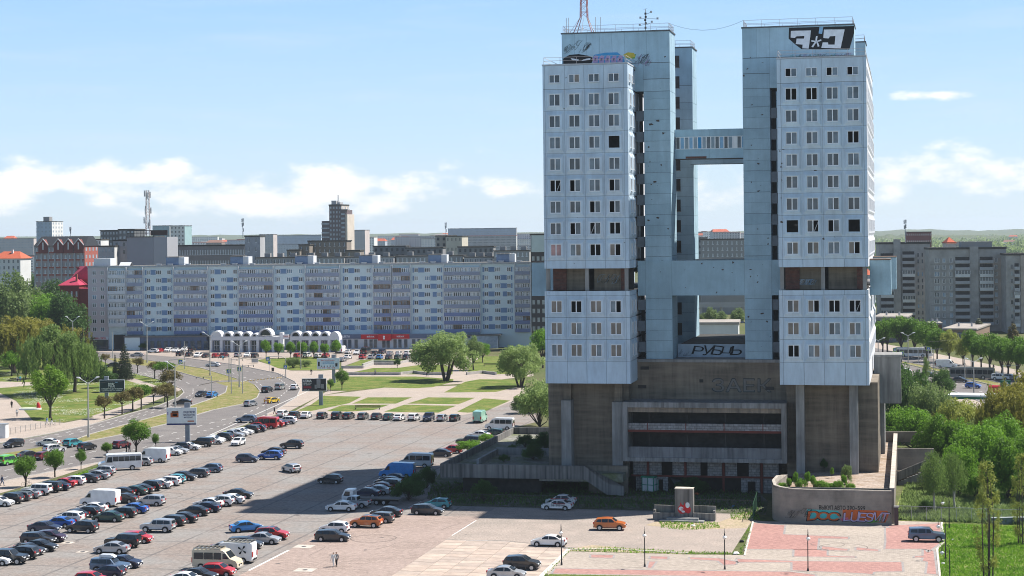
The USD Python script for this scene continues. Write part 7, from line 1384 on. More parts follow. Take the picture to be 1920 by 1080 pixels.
def leaves(cent, rad, n, size, rng, elong=1.6, droop=0.0, shell=0.55):
    """n leaf-sprig faces spread through clumps: denser towards each clump's surface, each a folded diamond."""
    cent, rad = np.asarray(cent, float), np.asarray(rad, float)
    if rad.ndim == 1:
        rad = np.repeat(rad[:, None], 3, 1)
    w = (rad ** 2).sum(1); k = rng.choice(len(cent), n, p=w / w.sum())
    d = rng.normal(size=(n, 3)); d /= np.linalg.norm(d, axis=1, keepdims=True)
    r = shell + (1.08 - shell) * rng.random(n) ** 0.8
    p = cent[k] + d * rad[k] * r[:, None]
    if droop:
        p[:, 2] -= droop * rng.random(n) ** 2
    nrm = d * 0.8 + rng.normal(size=(n, 3)) * 0.65 + [0, 0, 0.25]; nrm /= np.linalg.norm(nrm, axis=1, keepdims=True)
    t = np.cross(nrm, rng.normal(size=(n, 3))); t /= np.linalg.norm(t, axis=1, keepdims=True) + 1e-9
    if droop:
        t = t * 0.5 + [0, 0, -0.9]; t /= np.linalg.norm(t, axis=1, keepdims=True)
    s = np.cross(nrm, t); sz = size * rng.uniform(0.6, 1.35, n)[:, None]
    v = np.stack([p - t * sz * elong / 2, p + s * sz / 2 + nrm * sz * 0.12, p + t * sz * elong / 2, p - s * sz / 2 + nrm * sz * 0.12], 1).reshape(-1, 3)
    i = np.arange(n)[:, None] * 4
    return v, np.vstack([i + [0, 1, 2], i + [0, 2, 3]])
def limbs(b, base, targets, r0, rng, fork=0.45):
    for t in targets:
        t = np.asarray(t, float); m = base + (t - base) * fork + rng.normal(size=3) * 0.06 * np.linalg.norm(t - base)
        b.tube([base, m, t], [r0, r0 * 0.55, r0 * 0.15], 5)
def tree_proto(kind, seed, name):
    """Returns an Xform of a tree one unit tall (scaled where it is set), with trunk, limbs and crown."""
    r = np.random.default_rng(seed); t = thing(name); tr, lb, cr = MB(), MB(), MB(); lm, bk = LEAF['lime'], BARK
    def shell_clumps(n, c, R, rad, low=-0.7):
        d = r.normal(size=(n * 3, 3)); d /= np.linalg.norm(d, axis=1, keepdims=True); d = d[d[:, 2] > low][:n]
        return np.array(c) + d * np.array(R) * r.uniform(0.5, 1.0, (len(d), 1)), r.uniform(rad[0], rad[1], len(d))
    if kind in ('lime', 'maple', 'bright', 'dark', 'grey', 'birch', 'gold'):
        wd = {'birch': 0.28, 'lime': 0.33, 'maple': 0.36}.get(kind, 0.36); low = {'birch': 0.16, 'lime': 0.22}.get(kind, 0.2)
        tr.tube([(0, 0, -0.01), (r.normal() * .01, r.normal() * .01, 0.25), (r.normal() * .02, r.normal() * .02, 0.62)], [0.026, 0.019, 0.009], 7)
        c, rd = shell_clumps(34, (0, 0, low + (1 - low) * 0.52), (wd * 0.78, wd * 0.78, (1 - low) * 0.40), (0.075, 0.135)); rd = rd * np.clip(1.15 - (c[:, 2] - 0.6) * 0.9, 0.6, 1.2)
        limbs(lb, np.array([0, 0, 0.2]), c[:10], 0.014, r); cr.add(*leaves(c, rd, 5200, 0.024 if kind != 'birch' else 0.018, r, droop=0.07 if kind == 'birch' else 0)); lm = LEAF[kind]
        bk = BARK_PALE if kind == 'birch' else BARK
    elif kind == 'willow':                                              # several leaning stems, broad loose crown
        c, rd = shell_clumps(64, (0, 0, 0.53), (0.60, 0.52, 0.40), (0.08, 0.15), -0.75)
        for a in (0, 1.9, 3.7, 5.0):
            e = np.array([0.16 * math.cos(a), 0.16 * math.sin(a), 0.42]); tr.tube([(0.03 * math.cos(a), 0.03 * math.sin(a), -0.01), e * [0.6, 0.6, 0.5], e], [0.028, 0.022, 0.014], 6); limbs(lb, e, c[r.choice(len(c), 6)], 0.012, r)
        cr.add(*leaves(c, rd, 13000, 0.020, r, 2.2)); lm = LEAF['willow']
    elif kind in ('weeping', 'weeping_green'):                          # domed crown with hanging curtains
        tr.tube([(0, 0, -.01), (0.02, 0, 0.25), (0.0, 0.02, 0.6)], [0.04, 0.03, 0.014], 7)
        c, rd = shell_clumps(30, (0, 0, 0.66), (0.40, 0.38, 0.26), (0.07, 0.13), -0.3); limbs(lb, np.array([0, 0, 0.3]), c[:12], 0.016, r)
        cr.add(*leaves(c, rd, 5200, 0.020, r, 2.0))
        th = r.uniform(0, 2 * math.pi, 150); rr = r.uniform(0.3, 0.55, 150); sc = np.c_[rr * np.cos(th), rr * np.sin(th), r.uniform(0.35, 0.72, 150)]; cr.add(*leaves(sc, np.c_[np.full(150, .028), np.full(150, .028), r.uniform(0.10, 0.24, 150)], 6500, 0.017, r, 3.0, droop=0.05, shell=0.2)); lm = LEAF['olive' if kind == 'weeping' else 'birch']
    elif kind == 'spruce':
        tr.tube([(0, 0, -.01), (0, 0, 1.0)], [0.022, 0.003], 6); cs, rs = [], []
        for k in range(15):
            z = 0.07 + 0.9 * k / 15; R = 0.25 * (1 - z) ** 0.8 + 0.012; m = max(4, int(11 * (1 - z)) + 3)
            for j in range(m):
                a = j * 2 * math.pi / m + k * 0.7 + r.normal() * .15; q = R * r.uniform(0.75, 1.1)
                lb.tube([(0, 0, z + 0.02), (q * math.cos(a), q * math.sin(a), z - 0.04)], [0.005, 0.002], 3); cs.append((0.62 * q * math.cos(a), 0.62 * q * math.sin(a), z - 0.015)); rs.append((0.45 * q + .012, 0.45 * q + .012, 0.022))
        cr.add(*leaves(cs, rs, 6500, 0.016, r, 2.2, droop=0.03, shell=0.1)); lm = LEAF['spruce']
    elif kind in ('thuja', 'rust_cone'):
        tr.tube([(0, 0, -.01), (0, 0, .5)], [0.03, 0.01], 5); z = np.linspace(0.06, 0.95, 16); R = 0.16 * np.sin(np.clip((1 - z) * 2.2, 0, 1.57)) + 0.015 if kind == 'thuja' else 0.26 * (1 - z) ** 0.7 + 0.015
        cs = np.c_[r.normal(size=16) * .01, r.normal(size=16) * .01, z]; lb.tube([(0, 0, .4), (0, 0, .9)], [0.01, 0.003], 4); cr.add(*leaves(cs, np.c_[R, R, np.full(16, .05)], 2200, 0.035, r, 2.0)); lm = LEAF['thuja' if kind == 'thuja' else 'rust']
    elif kind in ('ball', 'ball_rust'):
        tr.tube([(0, 0, -.01), (0, 0, .5)], [0.032, 0.022], 6); c, rd = shell_clumps(22, (0, 0, .70), (0.36, 0.36, 0.22), (0.08, 0.15), -0.5); limbs(lb, np.array([0, 0, .45]), c[:9], .014, r); cr.add(*leaves(c, rd, 2600, 0.030, r)); lm = LEAF['rust' if kind == 'ball_rust' else 'lime']
    elif kind.startswith('shrub'):                                      # dome of foliage from the ground up
        c, rd = shell_clumps(46, (0, 0, 0.40), (0.62, 0.56, 0.46), (0.10, 0.20), -0.35); c[:, 2] = np.abs(c[:, 2]); tr.tube([(0, 0, -.01), (0, 0, .4)], [0.03, 0.015], 5); limbs(lb, np.zeros(3), c[:14], 0.016, r, 0.5)
        cr.add(*leaves(c, rd, 7600, 0.030, r, 1.7)); lm = LEAF[kind.split('_')[1]]
    elif kind == 'poplar':                                              # thin young stems with sparse leaves all the way up
        for a in range(5):
            x, y = 0.05 * math.cos(a * 1.3), 0.05 * math.sin(a * 1.3); tr.tube([(x, y, -.01), (x * 1.3, y * 1.3, .5), (x * 0.6, y * .6, 0.78 + .05 * a)], [0.008, 0.006, 0.002], 5)
        z = r.uniform(0.08, 1.0, 60); R = 0.13 * np.sin(np.clip(z * 2.6 + 0.35, 0, 3.0)) + 0.015; a = r.uniform(0, 6.3, 60); c = np.c_[R * np.cos(a) * .8, R * np.sin(a) * .8, z]; limbs(lb, np.array([0, 0, .1]), c[z < .3][:6], .004, r)
        for q in c[::2]:
            lb.tube([(0, 0, q[2] - .08), q], [0.003, 0.001], 3)
        cr.add(*leaves(c, np.full(60, .045), 4500, 0.010, r, 1.9, shell=0.1)); lm = LEAF['gold']
    elif kind == 'wood':                                                # far wood: rough dome of big leaf masses
        c, rd = shell_clumps(26, (0, 0, .55), (0.5, 0.5, .38), (.10, .2), -.6); tr.tube([(0, 0, -.01), (0, 0, .5)], [.03, .015], 5); limbs(lb, np.array([0, 0, .2]), c[:5], .014, r); cr.add(*leaves(c, rd, 1500, 0.065, r)); lm = LEAF['dark']
    tr.build('trunk', bk, t, smooth=True); lb.build('limbs', bk, t, kind='stuff')
    cr.build('crown', lm, t)
    return t
TP, TCOUNT = {}, {}
NVAR = {'lime': 3, 'bright': 2, 'shrub_bright': 2, 'shrub_dark': 2, 'spruce': 2, 'dark': 2, 'wood': 2}
TNAME = {'weeping': 'weeping_willow', 'weeping_green': 'weeping_birch', 'lime': 'lime_tree', 'maple': 'maple_tree', 'willow': 'willow_tree', 'birch': 'birch_tree', 'spruce': 'spruce_tree', 'thuja': 'thuja_tree', 'rust_cone': 'conifer', 'ball': 'round_tree', 'ball_rust': 'round_tree', 'poplar': 'poplar_sapling', 'bright': 'leafy_tree', 'dark': 'leafy_tree', 'grey': 'leafy_tree', 'gold': 'leafy_tree', 'wood': 'distant_tree'}
def tree(kind, u, v, hpx, label, wide=1.0, group=None, y=None, z=0.0):
    """A tree whose foot is at photo point (u, v) and which stands hpx photo pixels high."""
    g = gp(u, v, z) if y is None else np.array([at(u, v, y)[0], y, z]); H = hpx * g[1] / F
    i = TCOUNT.get(kind, 0); TCOUNT[kind] = i + 1; key = (kind, i % NVAR.get(kind, 1)); nm = TNAME.get(kind, 'shrub'); cat = 'shrub' if nm == 'shrub' else 'tree'
    sc, a = (H * wide, H * wide, H), PYR.uniform(0, 6.28)
    if key not in TP:
        t = TP[key] = tree_proto(kind, 100 + len(TP), nm)
        t.GetAttribute('xformOp:translate').Set(Gf.Vec3d(*map(float, g))); t.GetAttribute('xformOp:rotateZ').Set(math.degrees(a)); t.GetAttribute('xformOp:scale').Set(Gf.Vec3f(*map(float, sc)))
        return tag(t, label, cat, group)
    return dup(TP[key], nm, label, cat, g, a, sc, group)
T = tree
T('lime', 255, 851, 68, 'big round lime tree beside the white bus and van', 1.15); T('lime', 103, 895, 58, 'young lime tree right of the parked bicycle', 1.1); T('lime', 48, 913, 62, 'young lime tree with a bicycle leaning below it', 1.1)
T('lime', 152, 880, 40, 'slender sapling between the young lime and the old bus', 0.75); T('lime', 201, 857, 30, 'small pale sapling on the verge above the old bus', 1.15); T('lime', 292, 841, 30, 'small sapling beside the billboard post', 0.8)
T('weeping', 26, 700, 112, 'golden-olive weeping willow at the left edge', 1.15); T('weeping', 64, 688, 96, 'golden-olive weeping willow beside the first one', 1.1); T('weeping', 133, 690, 80, 'small ochre willow behind the birch', 0.9)
T('weeping_green', 104, 740, 132, 'large grey-green weeping birch in the park', 0.95); T('weeping_green', 140, 735, 100, 'smaller grey-green birch beside the spruces', 0.9)
T('maple', 94, 784, 104, 'bright green maple in front of the weeping birch', 1.0); T('bright', 22, 705, 50, 'low green bush under the golden willows', 1.2); T('dark', 48, 712, 42, 'dark shrub on the lawn below the willows', 1.3)
T('grey', 20, 660, 155, 'tall grey-green tree behind the golden willow', 0.75); T('grey', 50, 650, 130, 'tall pale tree second from the left behind the willows', 0.8); T('bright', 88, 655, 118, 'bright green tree left of the shaded clump', 0.85); T('bright', 62, 640, 100, 'bright green tree between the pale ones', 0.8)
T('dark', 118, 660, 118, 'dark tree in the shade beside the pink end wall', 0.8); T('dark', 140, 662, 96, 'darkest tree close to the pink end wall', 0.95); T('dark', 100, 632, 112, 'dark green tree before the gabled building', 0.8); T('dark', 76, 610, 96, 'round dark tree below the gabled building', 0.9); T('bright', 108, 640, 90, 'bright leafy tree before the crimson roof', 0.9); T('dark', 52, 600, 92, 'dark tree beside the orange-roofed house', 0.8); T('grey', 8, 600, 85, 'grey-green tree before the orange-roofed house', 0.9)
T('spruce', 156, 708, 96, 'dark spruce nearest the weeping birch', 1.0); T('spruce', 174, 716, 92, 'dark spruce right of the first one', 1.0); T('spruce', 233, 712, 74, 'lone dark spruce beside the avenue', 1.05); T('spruce', 216, 711, 50, 'thin spruce left of the lone one', 0.6); T('dark', 190, 727, 45, 'dark low tree below the spruces', 1.1); T('dark', 205, 735, 40, 'dark bush behind the dark billboard', 1.2)
for i, (u, v, h, k, w) in enumerate(((196, 785, 44, 'ball_rust', 1.1), (229, 777, 42, 'ball_rust', 1.25), (249, 772, 46, 'ball_rust', 1.15), (265, 768, 50, 'ball', 1.1), (309, 754, 36, 'ball_rust', 1.2), (198, 687, 24, 'ball_rust', 1.1), (258, 700, 30, 'ball_rust', 1.1), (306, 715, 40, 'ball', 1.3), (290, 710, 32, 'ball_rust', 1.2), (322, 742, 48, 'ball_rust', 1.15), (314, 765, 40, 'ball_rust', 1.3), (288, 758, 34, 'ball_rust', 1.1))):
    T(k, u, v, h, f'{"rusty brown" if k == "ball_rust" else "green"} round-headed tree, {ordinal(i)} of the pavement row by the avenue', w, 'round-headed trees along the avenue')
for i, (u, k, v, h) in enumerate(((289, 'thuja', 655, 28), (299, 'rust_cone', 654, 30), (308, 'ball', 655, 24), (309, 'thuja', 655, 26), (324, 'rust_cone', 654, 31), (344, 'thuja', 654, 32), (359, 'rust_cone', 653, 33), (377, 'thuja', 655, 32))):
    T(k, u, v, h, f'{dict(thuja="dark thuja column", rust_cone="rusty brown conifer", ball="light green bush")[k]}, {ordinal(i)} from the left before the block', 1.0)
T('dark', 268, 657, 14, 'dark hedge bush left of the conifers', 1.6)
for i, (u, v, h) in enumerate(((499, 671, 36), (522, 672, 34), (545, 672, 34), (566, 672, 36), (588, 672, 34), (609, 672, 32), (630, 671, 36))):
    T('bright', u, v, h, f'small conical street tree, {ordinal(i)} from the left before the arcade', 0.85, 'small trees before the arcade')
T('shrub_grey', 549, 690, 22, 'low reddish-green shrub on the lawn panel', 1.2); T('shrub_grey', 572, 688, 14, 'low shrub mound on the lawn right of the taller one', 1.4)
T('lime', 641, 731, 42, 'young chestnut in front of the blue billboard', 0.9); T('lime', 620, 734, 26, 'small bush beside the black billboard', 0.8)
T('willow', 836, 714, 96, 'big silvery willow with dark leaning stems', 1.1); T('grey', 888, 694, 66, 'green tree behind the silvery willow', 0.9); T('bright', 905, 680, 44, 'bright bush at the right of the silvery willow', 0.9); T('willow', 975, 726, 84, 'yellow-green willow left of the tower', 1.0); T('dark', 745, 690, 18, 'small dark shrub on the terraces', 1.1)
T('bright', 1018, 690, 78, 'tree rising between the block and the tower', 0.9); T('shrub_willow', 1012, 800, 95, 'tall pale shrub against the left tower base', 0.75); T('shrub_willow', 985, 775, 40, 'pale shrub left of the tower base shrub', 1.1); T('shrub_grey', 1030, 770, 60, 'shrub behind the tall pale one', 0.9)
for i, (u, v, h, w, z) in enumerate(((775, 925, 42, 1.0, 0), (690 + 75, 938, 42, 1.3, 0), (905, 938, 42, 0.9, 0), (1040, 905, 34, 1.0, 0), (1108, 918, 34, 0.9, 0), (1177, 912, 40, 0.8, 0), (1040, 945, 22, 1.2, 0), (800, 915, 45, 0.7, 0), (1300, 925, 34, 1.4, 0), (1340, 915, 26, 1.2, 0))):
    T('shrub_dark', u, v, h, f'dark shrub in the tower shade, {("left of the terrace fascia", "at the shadow corner beside the lorry", "below the middle of the fascia", "against the stair end of the fascia", "beside the stair parapet", "before the red steel frame", "behind the two taxis", "between the blue van and the terrace", "right of the kiosk", "beside the stacked pipes")[i]}', w)
for i, (u, v, h, w) in enumerate(((1000, 862, 32, 1.2), (1020, 845, 40, 1.1), (960, 850, 18, 1.3), (945, 866, 16, 1.2), (985, 838, 26, 1.3), (1050, 872, 18, 1.3))):
    T('shrub_dark', u, v, h, f'weedy bush growing on the left terrace floor, {ordinal(i)} of six', w, 'weedy bushes on the left terrace', z=3.55)
T('shrub_bright', 880, 848, 26, 'sunlit ivy-like bush at the terrace edge beside the dark off-roader', 1.6, z=1.0); T('shrub_bright', 912, 830, 18, 'small sunlit bush further along the terrace edge', 1.4, z=1.0)
for i, (u, v, h, w) in enumerate([(1468 + 11.5 * k, 919 + k % 2, (15, 25, 33, 22, 36, 28, 20, 16, 14, 19, 30, 15)[k], (1.1, .6, .5, .8, .45, .6, .9, 1.1, 1.2, .9, .5, 1.0)[k]) for k in range(12)]):
    T('bright' if i in (1, 2, 4, 5, 10) else 'shrub_bright', u, v, h * 1.1, f'leafy seedling clump in the planter behind the graffiti wall, {ordinal(i)} of twelve', w, 'seedlings in the planter', z=3.3)
T('shrub_grey', 1587, 908, 40, 'upright bush on the right terrace beside the pilaster', 0.45, z=3.4); T('bright', 1560, 897, 22, 'thin seedling on the right terrace', 0.5, z=3.4); T('dark', 1545, 885, 26, 'dark seedling at the foot of the base wall', 0.8, z=3.4)
for i, (u, v, h, k, w) in enumerate(((1655, 662, 58, 'lime', 1.0), (1664, 660, 60, 'lime', 1.0), (1690, 667, 72, 'lime', 1.05), (1715, 668, 68, 'lime', 1.0), (1738, 672, 66, 'lime', 1.1), (1757, 678, 60, 'lime', 1.0), (1780, 680, 56, 'gold', 0.95), (1806, 685, 52, 'gold', 0.9), (1824, 688, 66, 'lime', 0.9), (1840, 694, 62, 'lime', 1.0), (1857, 698, 70, 'lime', 1.1), (1878, 704, 66, 'lime', 1.0), (1890, 706, 68, 'lime', 1.0), (1908, 710, 76, 'lime', 1.15), (1930, 714, 74, 'lime', 1.1))):
    T(k, u, v, h * 1.13, f'{"yellow-green" if k == "gold" else "dense green"} street tree, {ordinal(i)} from the left along the boulevard', w, 'street trees along the boulevard')
T('thuja', 1722, 612, 30, 'dark conifer bush beside the low shop', 2.2); T('thuja', 1835, 640, 44, 'dark conifer before the tan shop', 1.6); T('rust_cone', 1900, 646, 40, 'reddish-brown dense tree right of the tan shop', 1.6)
T('shrub_dark', 1766, 742, 56, 'dark rounded pine bush beside the near carriageway', 0.75); T('spruce', 1721, 724, 34, 'small dark spruce between the shrubs and the boulevard', 1.2); T('birch', 1737, 730, 64, 'thin birch before the dark saloon', 0.45); T('rust_cone', 1705, 720, 24, 'bare brownish bush beside the small spruce', 1.6)
TH = [(1690, 800, 130, 'shrub_dark', .62, 'tall dark green shrub touching the tower flank'), (1680, 830, 70, 'shrub_bright', .9, 'bright shrub beside the terrace wall'), (1712, 842, 90, 'shrub_bright', .8, 'bright green shrub above the wing wall'), (1745, 828, 120, 'shrub_grey', .62, 'olive-topped shrub behind the bright ones'), (1725, 800, 90, 'shrub_gold', .7, 'yellowish shrub near the tower flank'), (1788, 840, 98, 'shrub_gold', .75, 'yellow-green rounded shrub top in the thicket'), (1815, 830, 85, 'shrub_gold', .8, 'yellow-green shrub nearest the canopy'), (1765, 880, 112, 'shrub_lime', .72, 'deep green leafy shrub in the middle of the thicket'), (1795, 880, 96, 'shrub_bright', .8, 'bright shrub right of the middle one'), (1845, 905, 128, 'shrub_bright', .75, 'large bright shrub right of the middle'),
      (1805, 905, 70, 'shrub_grey', .9, 'grey-green shrub in front of the dark ones'), (1880, 880, 110, 'shrub_bright', .7, 'bright shrub under the ochre willow'), (1900, 868, 150, 'weeping', .85, 'ochre willow at the right edge'), (1930, 850, 160, 'weeping', .9, 'ochre willow cut by the right edge'), (1880, 838, 90, 'weeping', 1.0, 'lower ochre bush below the price sign'), (1895, 940, 130, 'shrub_lime', .72, 'deep green shrub at the right edge above the meadow'), (1925, 935, 140, 'shrub_lime', .7, 'deep green shrub cut by the right edge'), (1800, 930, 112, 'shrub_bright', .55, 'bright bush behind the fence lamp'), (1757, 920, 60, 'shrub_grey', .9, 'pale bush under the stair'), (1830, 935, 60, 'shrub_bright', .9, 'low bright bush beside the poplar sapling'), (1735, 900, 50, 'shrub_grey', .8, 'pale bush beside the wing wall'), (1860, 800, 30, 'shrub_gold', 1.2, 'low golden bush by the filling station'), (1775, 868, 90, 'shrub_bright', .8, 'bright bush before the deep green middle shrub'),
      (1703, 770, 85, 'shrub_dark', .6, 'dark shrub behind the tower side shaft'), (1850, 850, 70, 'shrub_grey', .9, 'grey-green bush before the canopy'), (1735, 960, 26, 'shrub_dark', 1.0, 'small round bush behind the chain-link fence')]
for u, v, h, k, w, lab in TH:
    T(k, u, v, h, lab, w)
T('birch', 1752, 962, 122, 'slim young birch behind the fence', 0.75); T('birch', 1790, 955, 110, 'leafy sapling right of the young birch', 0.8)
T('poplar', 1852, 1085, 215, 'tall thin poplar sapling in the meadow', 0.85); T('poplar', 1917, 1020, 165, 'thin poplar sapling at the right edge', 0.9)
for i, (u, v, h, w) in enumerate(((1334, 615, 40, 1.0), (1352, 612, 30, 1.2), (1384, 616, 40, 1.1), (1318, 612, 26, 1.0))):
    T('grey', u, v, h, f'leafy tree seen through the lower opening, {ordinal(i)} of four', w, 'trees seen through the lower opening')
T('shrub_dark', 1195, 680, 14, 'fern-like plant hanging in the slot of the left tower', 0.7, y=296, z=33.5)
rng = np.random.default_rng(77)
for i in range(210):
    y = rng.choice([rng.uniform(790, 1300), rng.uniform(1200, 2600), rng.uniform(2400, 5200)], p=[0.3, 0.35, 0.35]); u = rng.uniform(-60, 1980); g = at(u, 440, y); H = rng.uniform(9, 17)
    kind = 'wood'; i_ = TCOUNT.get(kind, 0); TCOUNT[kind] = i_ + 1; key = (kind, i_ % 2); sc = (H * rng.uniform(1.0, 1.9),) * 2 + (H,)
    if key not in TP:
        t = TP[key] = tree_proto(kind, 300 + len(TP), 'distant_tree'); t.GetAttribute('xformOp:translate').Set(Gf.Vec3d(g[0], y, 0)); t.GetAttribute('xformOp:scale').Set(Gf.Vec3f(*map(float, sc))); tag(t, 'distant rounded tree among the roofs of the town', 'tree', 'trees among the distant roofs')
    else:
        dup(TP[key], 'distant_tree', 'distant rounded tree among the roofs of the town', 'tree', (g[0], y, 0), rng.uniform(0, 6), sc, 'trees among the distant roofs')
for lab, (u0, u1), (ya, yb), n, sz in (('wooded belt reaching to the horizon on the right', (1640, 2000), (1300, 6500), 1100, 22), ('wooded belt beyond the houses at the left edge', (-120, 70), (950, 1500), 220, 15), ('dark wooded belt along the horizon', (-120, 1640), (5200, 8000), 900, 26)):
    cs, rs = [], []
    for i in range(n):
        y = ya * (yb / ya) ** rng.random(); g = at(rng.uniform(u0, u1), 440, y); H = sz * rng.uniform(0.5, 1.0) * (0.6 if y < 2200 else 1); cs.append((g[0], y, H * 0.5)); rs.append((H * 0.9, H * 0.6, H * 0.55))
    b = MB(); b.add(*leaves(cs, rs, n * 26, 3.2 if ya < 5000 else 6.5, rng)); b.build('far_wood', LEAF['dark' if ya > 5000 else 'grey'], kind='stuff', label=lab)
def tufts(name, label, polys, n, h, m_, seed, z=0.02):
    r = np.random.default_rng(seed); b = MB(); areas = [Polygon(P(*p)) for p in polys]; tot = sum(a.area for a in areas)
    for a in areas:
        k = int(n * a.area / tot); x0, y0, x1, y1 = a.bounds; pts = r.uniform((x0, y0), (x1, y1), (k * 3, 2))
        import shapely
        pts = pts[shapely.contains_xy(a, pts[:, 0], pts[:, 1])][:k]; k = len(pts)
        d = r.uniform(0, 6.283, k); hh = h * r.uniform(0.4, 1.3, k); w = hh * 0.35; lean = r.normal(size=(k, 2)) * hh[:, None] * 0.4
        v = np.stack([np.c_[pts[:, 0] - w * np.cos(d), pts[:, 1] - w * np.sin(d), np.full(k, z)], np.c_[pts[:, 0] + w * np.cos(d), pts[:, 1] + w * np.sin(d), np.full(k, z)], np.c_[pts + lean, z + hh]], 1).reshape(-1, 3)
        b.add(v, np.arange(3 * k).reshape(-1, 3))
    b.build(name, m_, kind='stuff', label=label)
tufts('tall_grass', 'tall unmown grass behind the fence right of the terrace', [((1682, 975), (1700, 905), (1920, 890), (1960, 970), (1920, 985))], 26000, 0.55, LEAF['grey'], 1); tufts('meadow_grass', 'rough grass below the fence at the right', [((1768, 983), (1925, 988), (1960, 1100), (1766, 1100), (1760, 1035))], 20000, 0.22, LEAF['bright'], 2)
tufts('weed_fringe', 'weeds growing along the forecourt edge', [((1066, 1030), (1150, 1027), (1280, 1034), (1392, 1036), (1392, 1041), (1290, 1040), (1068, 1034)), ((1385, 1036), (1398, 1000), (1408, 980), (1412, 985), (1400, 1030)), ((1235, 978), (1345, 980), (1350, 990), (1290, 995), (1240, 990)), ((1010, 1085), (1062, 1033), (1070, 1034), (1022, 1085)), ((1370, 962), (1420, 962), (1425, 975), (1370, 975))], 2600, 0.22, LEAF['bright'], 3)
tufts('bank_weeds', 'weeds on the shaded rubble bank', [((800, 935), (812, 905), (1200, 905), (1420, 922), (1436, 962), (1240, 956), (840, 945))], 5000, 0.4, LEAF['dark'], 4); tufts('lawn_grass', 'grass blades of the lawn at the lower edge', [((1030, 1077), (1530, 1086), (1530, 1105), (1005, 1105))], 9000, 0.10, LEAF['bright'], 5)
tufts('verge_grass', 'rough grass on the verge along the kerb row', [((-20, 950), (0, 938), (120, 898), (195, 871), (235, 858), (232, 867), (120, 904), (0, 944))], 4000, 0.25, LEAF['bright'], 6)
r = np.random.default_rng(9); a = Polygon(P((0, 700), (60, 690), (330, 702), (335, 715), (250, 757), (120, 790), (30, 748))); b = MB()
import shapely
pts = r.uniform(a.bounds[:2], a.bounds[2:], (30000, 2)); nz = meshkit.fbm(np.c_[pts * 0.12, np.zeros(len(pts))], 3, 5); pts = pts[shapely.contains_xy(a, pts[:, 0], pts[:, 1]) & (nz > 0.56)][:4200]
for s_ in (0.11,):
    v = np.stack([np.c_[pts + o, np.full(len(pts), 0.09)] for o in ((-s_, -s_), (s_, -s_), (s_, s_), (-s_, s_))], 1).reshape(-1, 3); i = np.arange(len(pts))[:, None] * 4; b.add(v, np.vstack([i + [0, 1, 2], i + [0, 2, 3]]))
b.build('daisies', mat('daisy_white', (0.66, 0.66, 0.58), 0.8), kind='stuff', label='white daisies in drifts over the park lawn')
POLE = mat('concrete_pole', (0.36, 0.35, 0.33), 0.8, var=0.15); LAMPW = mat('lamp_white', (0.62, 0.63, 0.64), 0.4, var=0.05)
def twin_lamp(u, v, vt, label, spread=1.5, yaw=0.15, group=None):
    g = gp(u, v); h = (v - vt) * g[1] / F; t = thing('street_lamp', label, 'street lamp', g, yaw, group=group)
    MB().tube([(0, 0, 0), (0, 0, h * 0.92)], [0.20, 0.12], 8).build('pole', POLE, t)
    for sg in (-1, 1):
        MB().tube([(0, 0, h * 0.90), (sg * spread * 0.45, 0, h * 0.94), (sg * spread, 0, h * 0.985)], [0.07, 0.06, 0.05], 5).build('arm', LAMPW, t)
        b = MB(); b.tube([(sg * spread * 0.9, 0, h * 0.985), (sg * (spread + 0.2), 0, h), (sg * (spread + 0.75), 0, h * 1.008)], [0.10, 0.20, 0.10], 6); b.build('lamp_head', LAMPW, t)
    MB().cyl((0, 0, 0.3), 0.27, 0.6, 2, 8).build('base', POLE, t)
for u, v, vt, lab in ((137, 690, 594, 'twin-arm street lamp behind the spruces'), (276, 680, 604, 'twin-arm street lamp before the apartment block'), (394, 704, 623, 'twin-arm street lamp left of the arcade'), (449, 726, 640, 'twin-arm street lamp before the arcade'), (166, 820, 708, 'tall twin-arm street lamp on the near median'), (329, 790, 678, 'twin-arm street lamp among the round trees'), (1703, 681, 624, 'twin-arm street lamp on the boulevard'), (1826, 742, 672, 'street lamp beside the near carriageway of the boulevard'), (1647, 678, 634, 'street lamp beside the tower flank')):
    twin_lamp(u, v, vt, lab)
def pole(u, v, vt, label, r=0.16, name='utility_pole', arm=None):
    g = gp(u, v); h = (v - vt) * g[1] / F; t = thing(name, label, 'pole', g)
    MB().tube([(0, 0, 0), (0, 0, h)], [r, r * 0.7], 7).build('pole', POLE, t); MB().cyl((0, 0, h), r, 0.12, 2, 7).build('cap', GALV, t)
    if arm:
        MB().bar((0, 0, h * 0.97), (arm, 0, h * 0.99), 0.10).build('arm', GALV, t)
        for k in (0.5, 0.95):
            MB().cyl((arm * k, 0, h * 0.95), 0.1, 0.4, 2, 6).build('insulator', DARKMETAL, t)
for i, (u, v, vt, arm) in enumerate(((211, 672, 622, None), (346, 692, 640, None), (434, 738, 672, 3.0), (430, 717, 668, -3.0), (455, 738, 684, 3.0), (397, 746, 706, -4.0), (1741, 692, 654, 4.0), (1751, 694, 656, None), (1809, 712, 668, None), (1821, 688, 625, -4.0), (1881, 715, 685, 4.0), (564, 692, 640, None))):
    pole(u, v, vt, f'plain overhead-wire pole, {("before the archway", "on the upper median", "at the crossing, tallest of the group", "left of the crossing group", "right of the crossing group", "on the bend of the far carriageway", "at the boulevard crossing", "beside the boulevard crossing pole", "before the grey trolleybus", "before the dark street trees", "beside the white off-roader", "on the lawn before the small trees")[i]}', 0.14, 'utility_pole', arm)
def wires(pts, label, sag=0.5, r=0.02):
    t = thing('overhead_wire', label, 'wire', (0, 0, 0)); b = MB()
    for p, q in zip(pts, pts[1:]):
        p, q = np.array(p), np.array(q); s_ = np.linspace(0, 1, 7)[:, None]; c = p + (q - p) * s_; c[:, 2] -= sag * 4 * (s_ * (1 - s_))[:, 0]; b.tube(c, r, 3)
    b.build('strand', DARKMETAL, t)
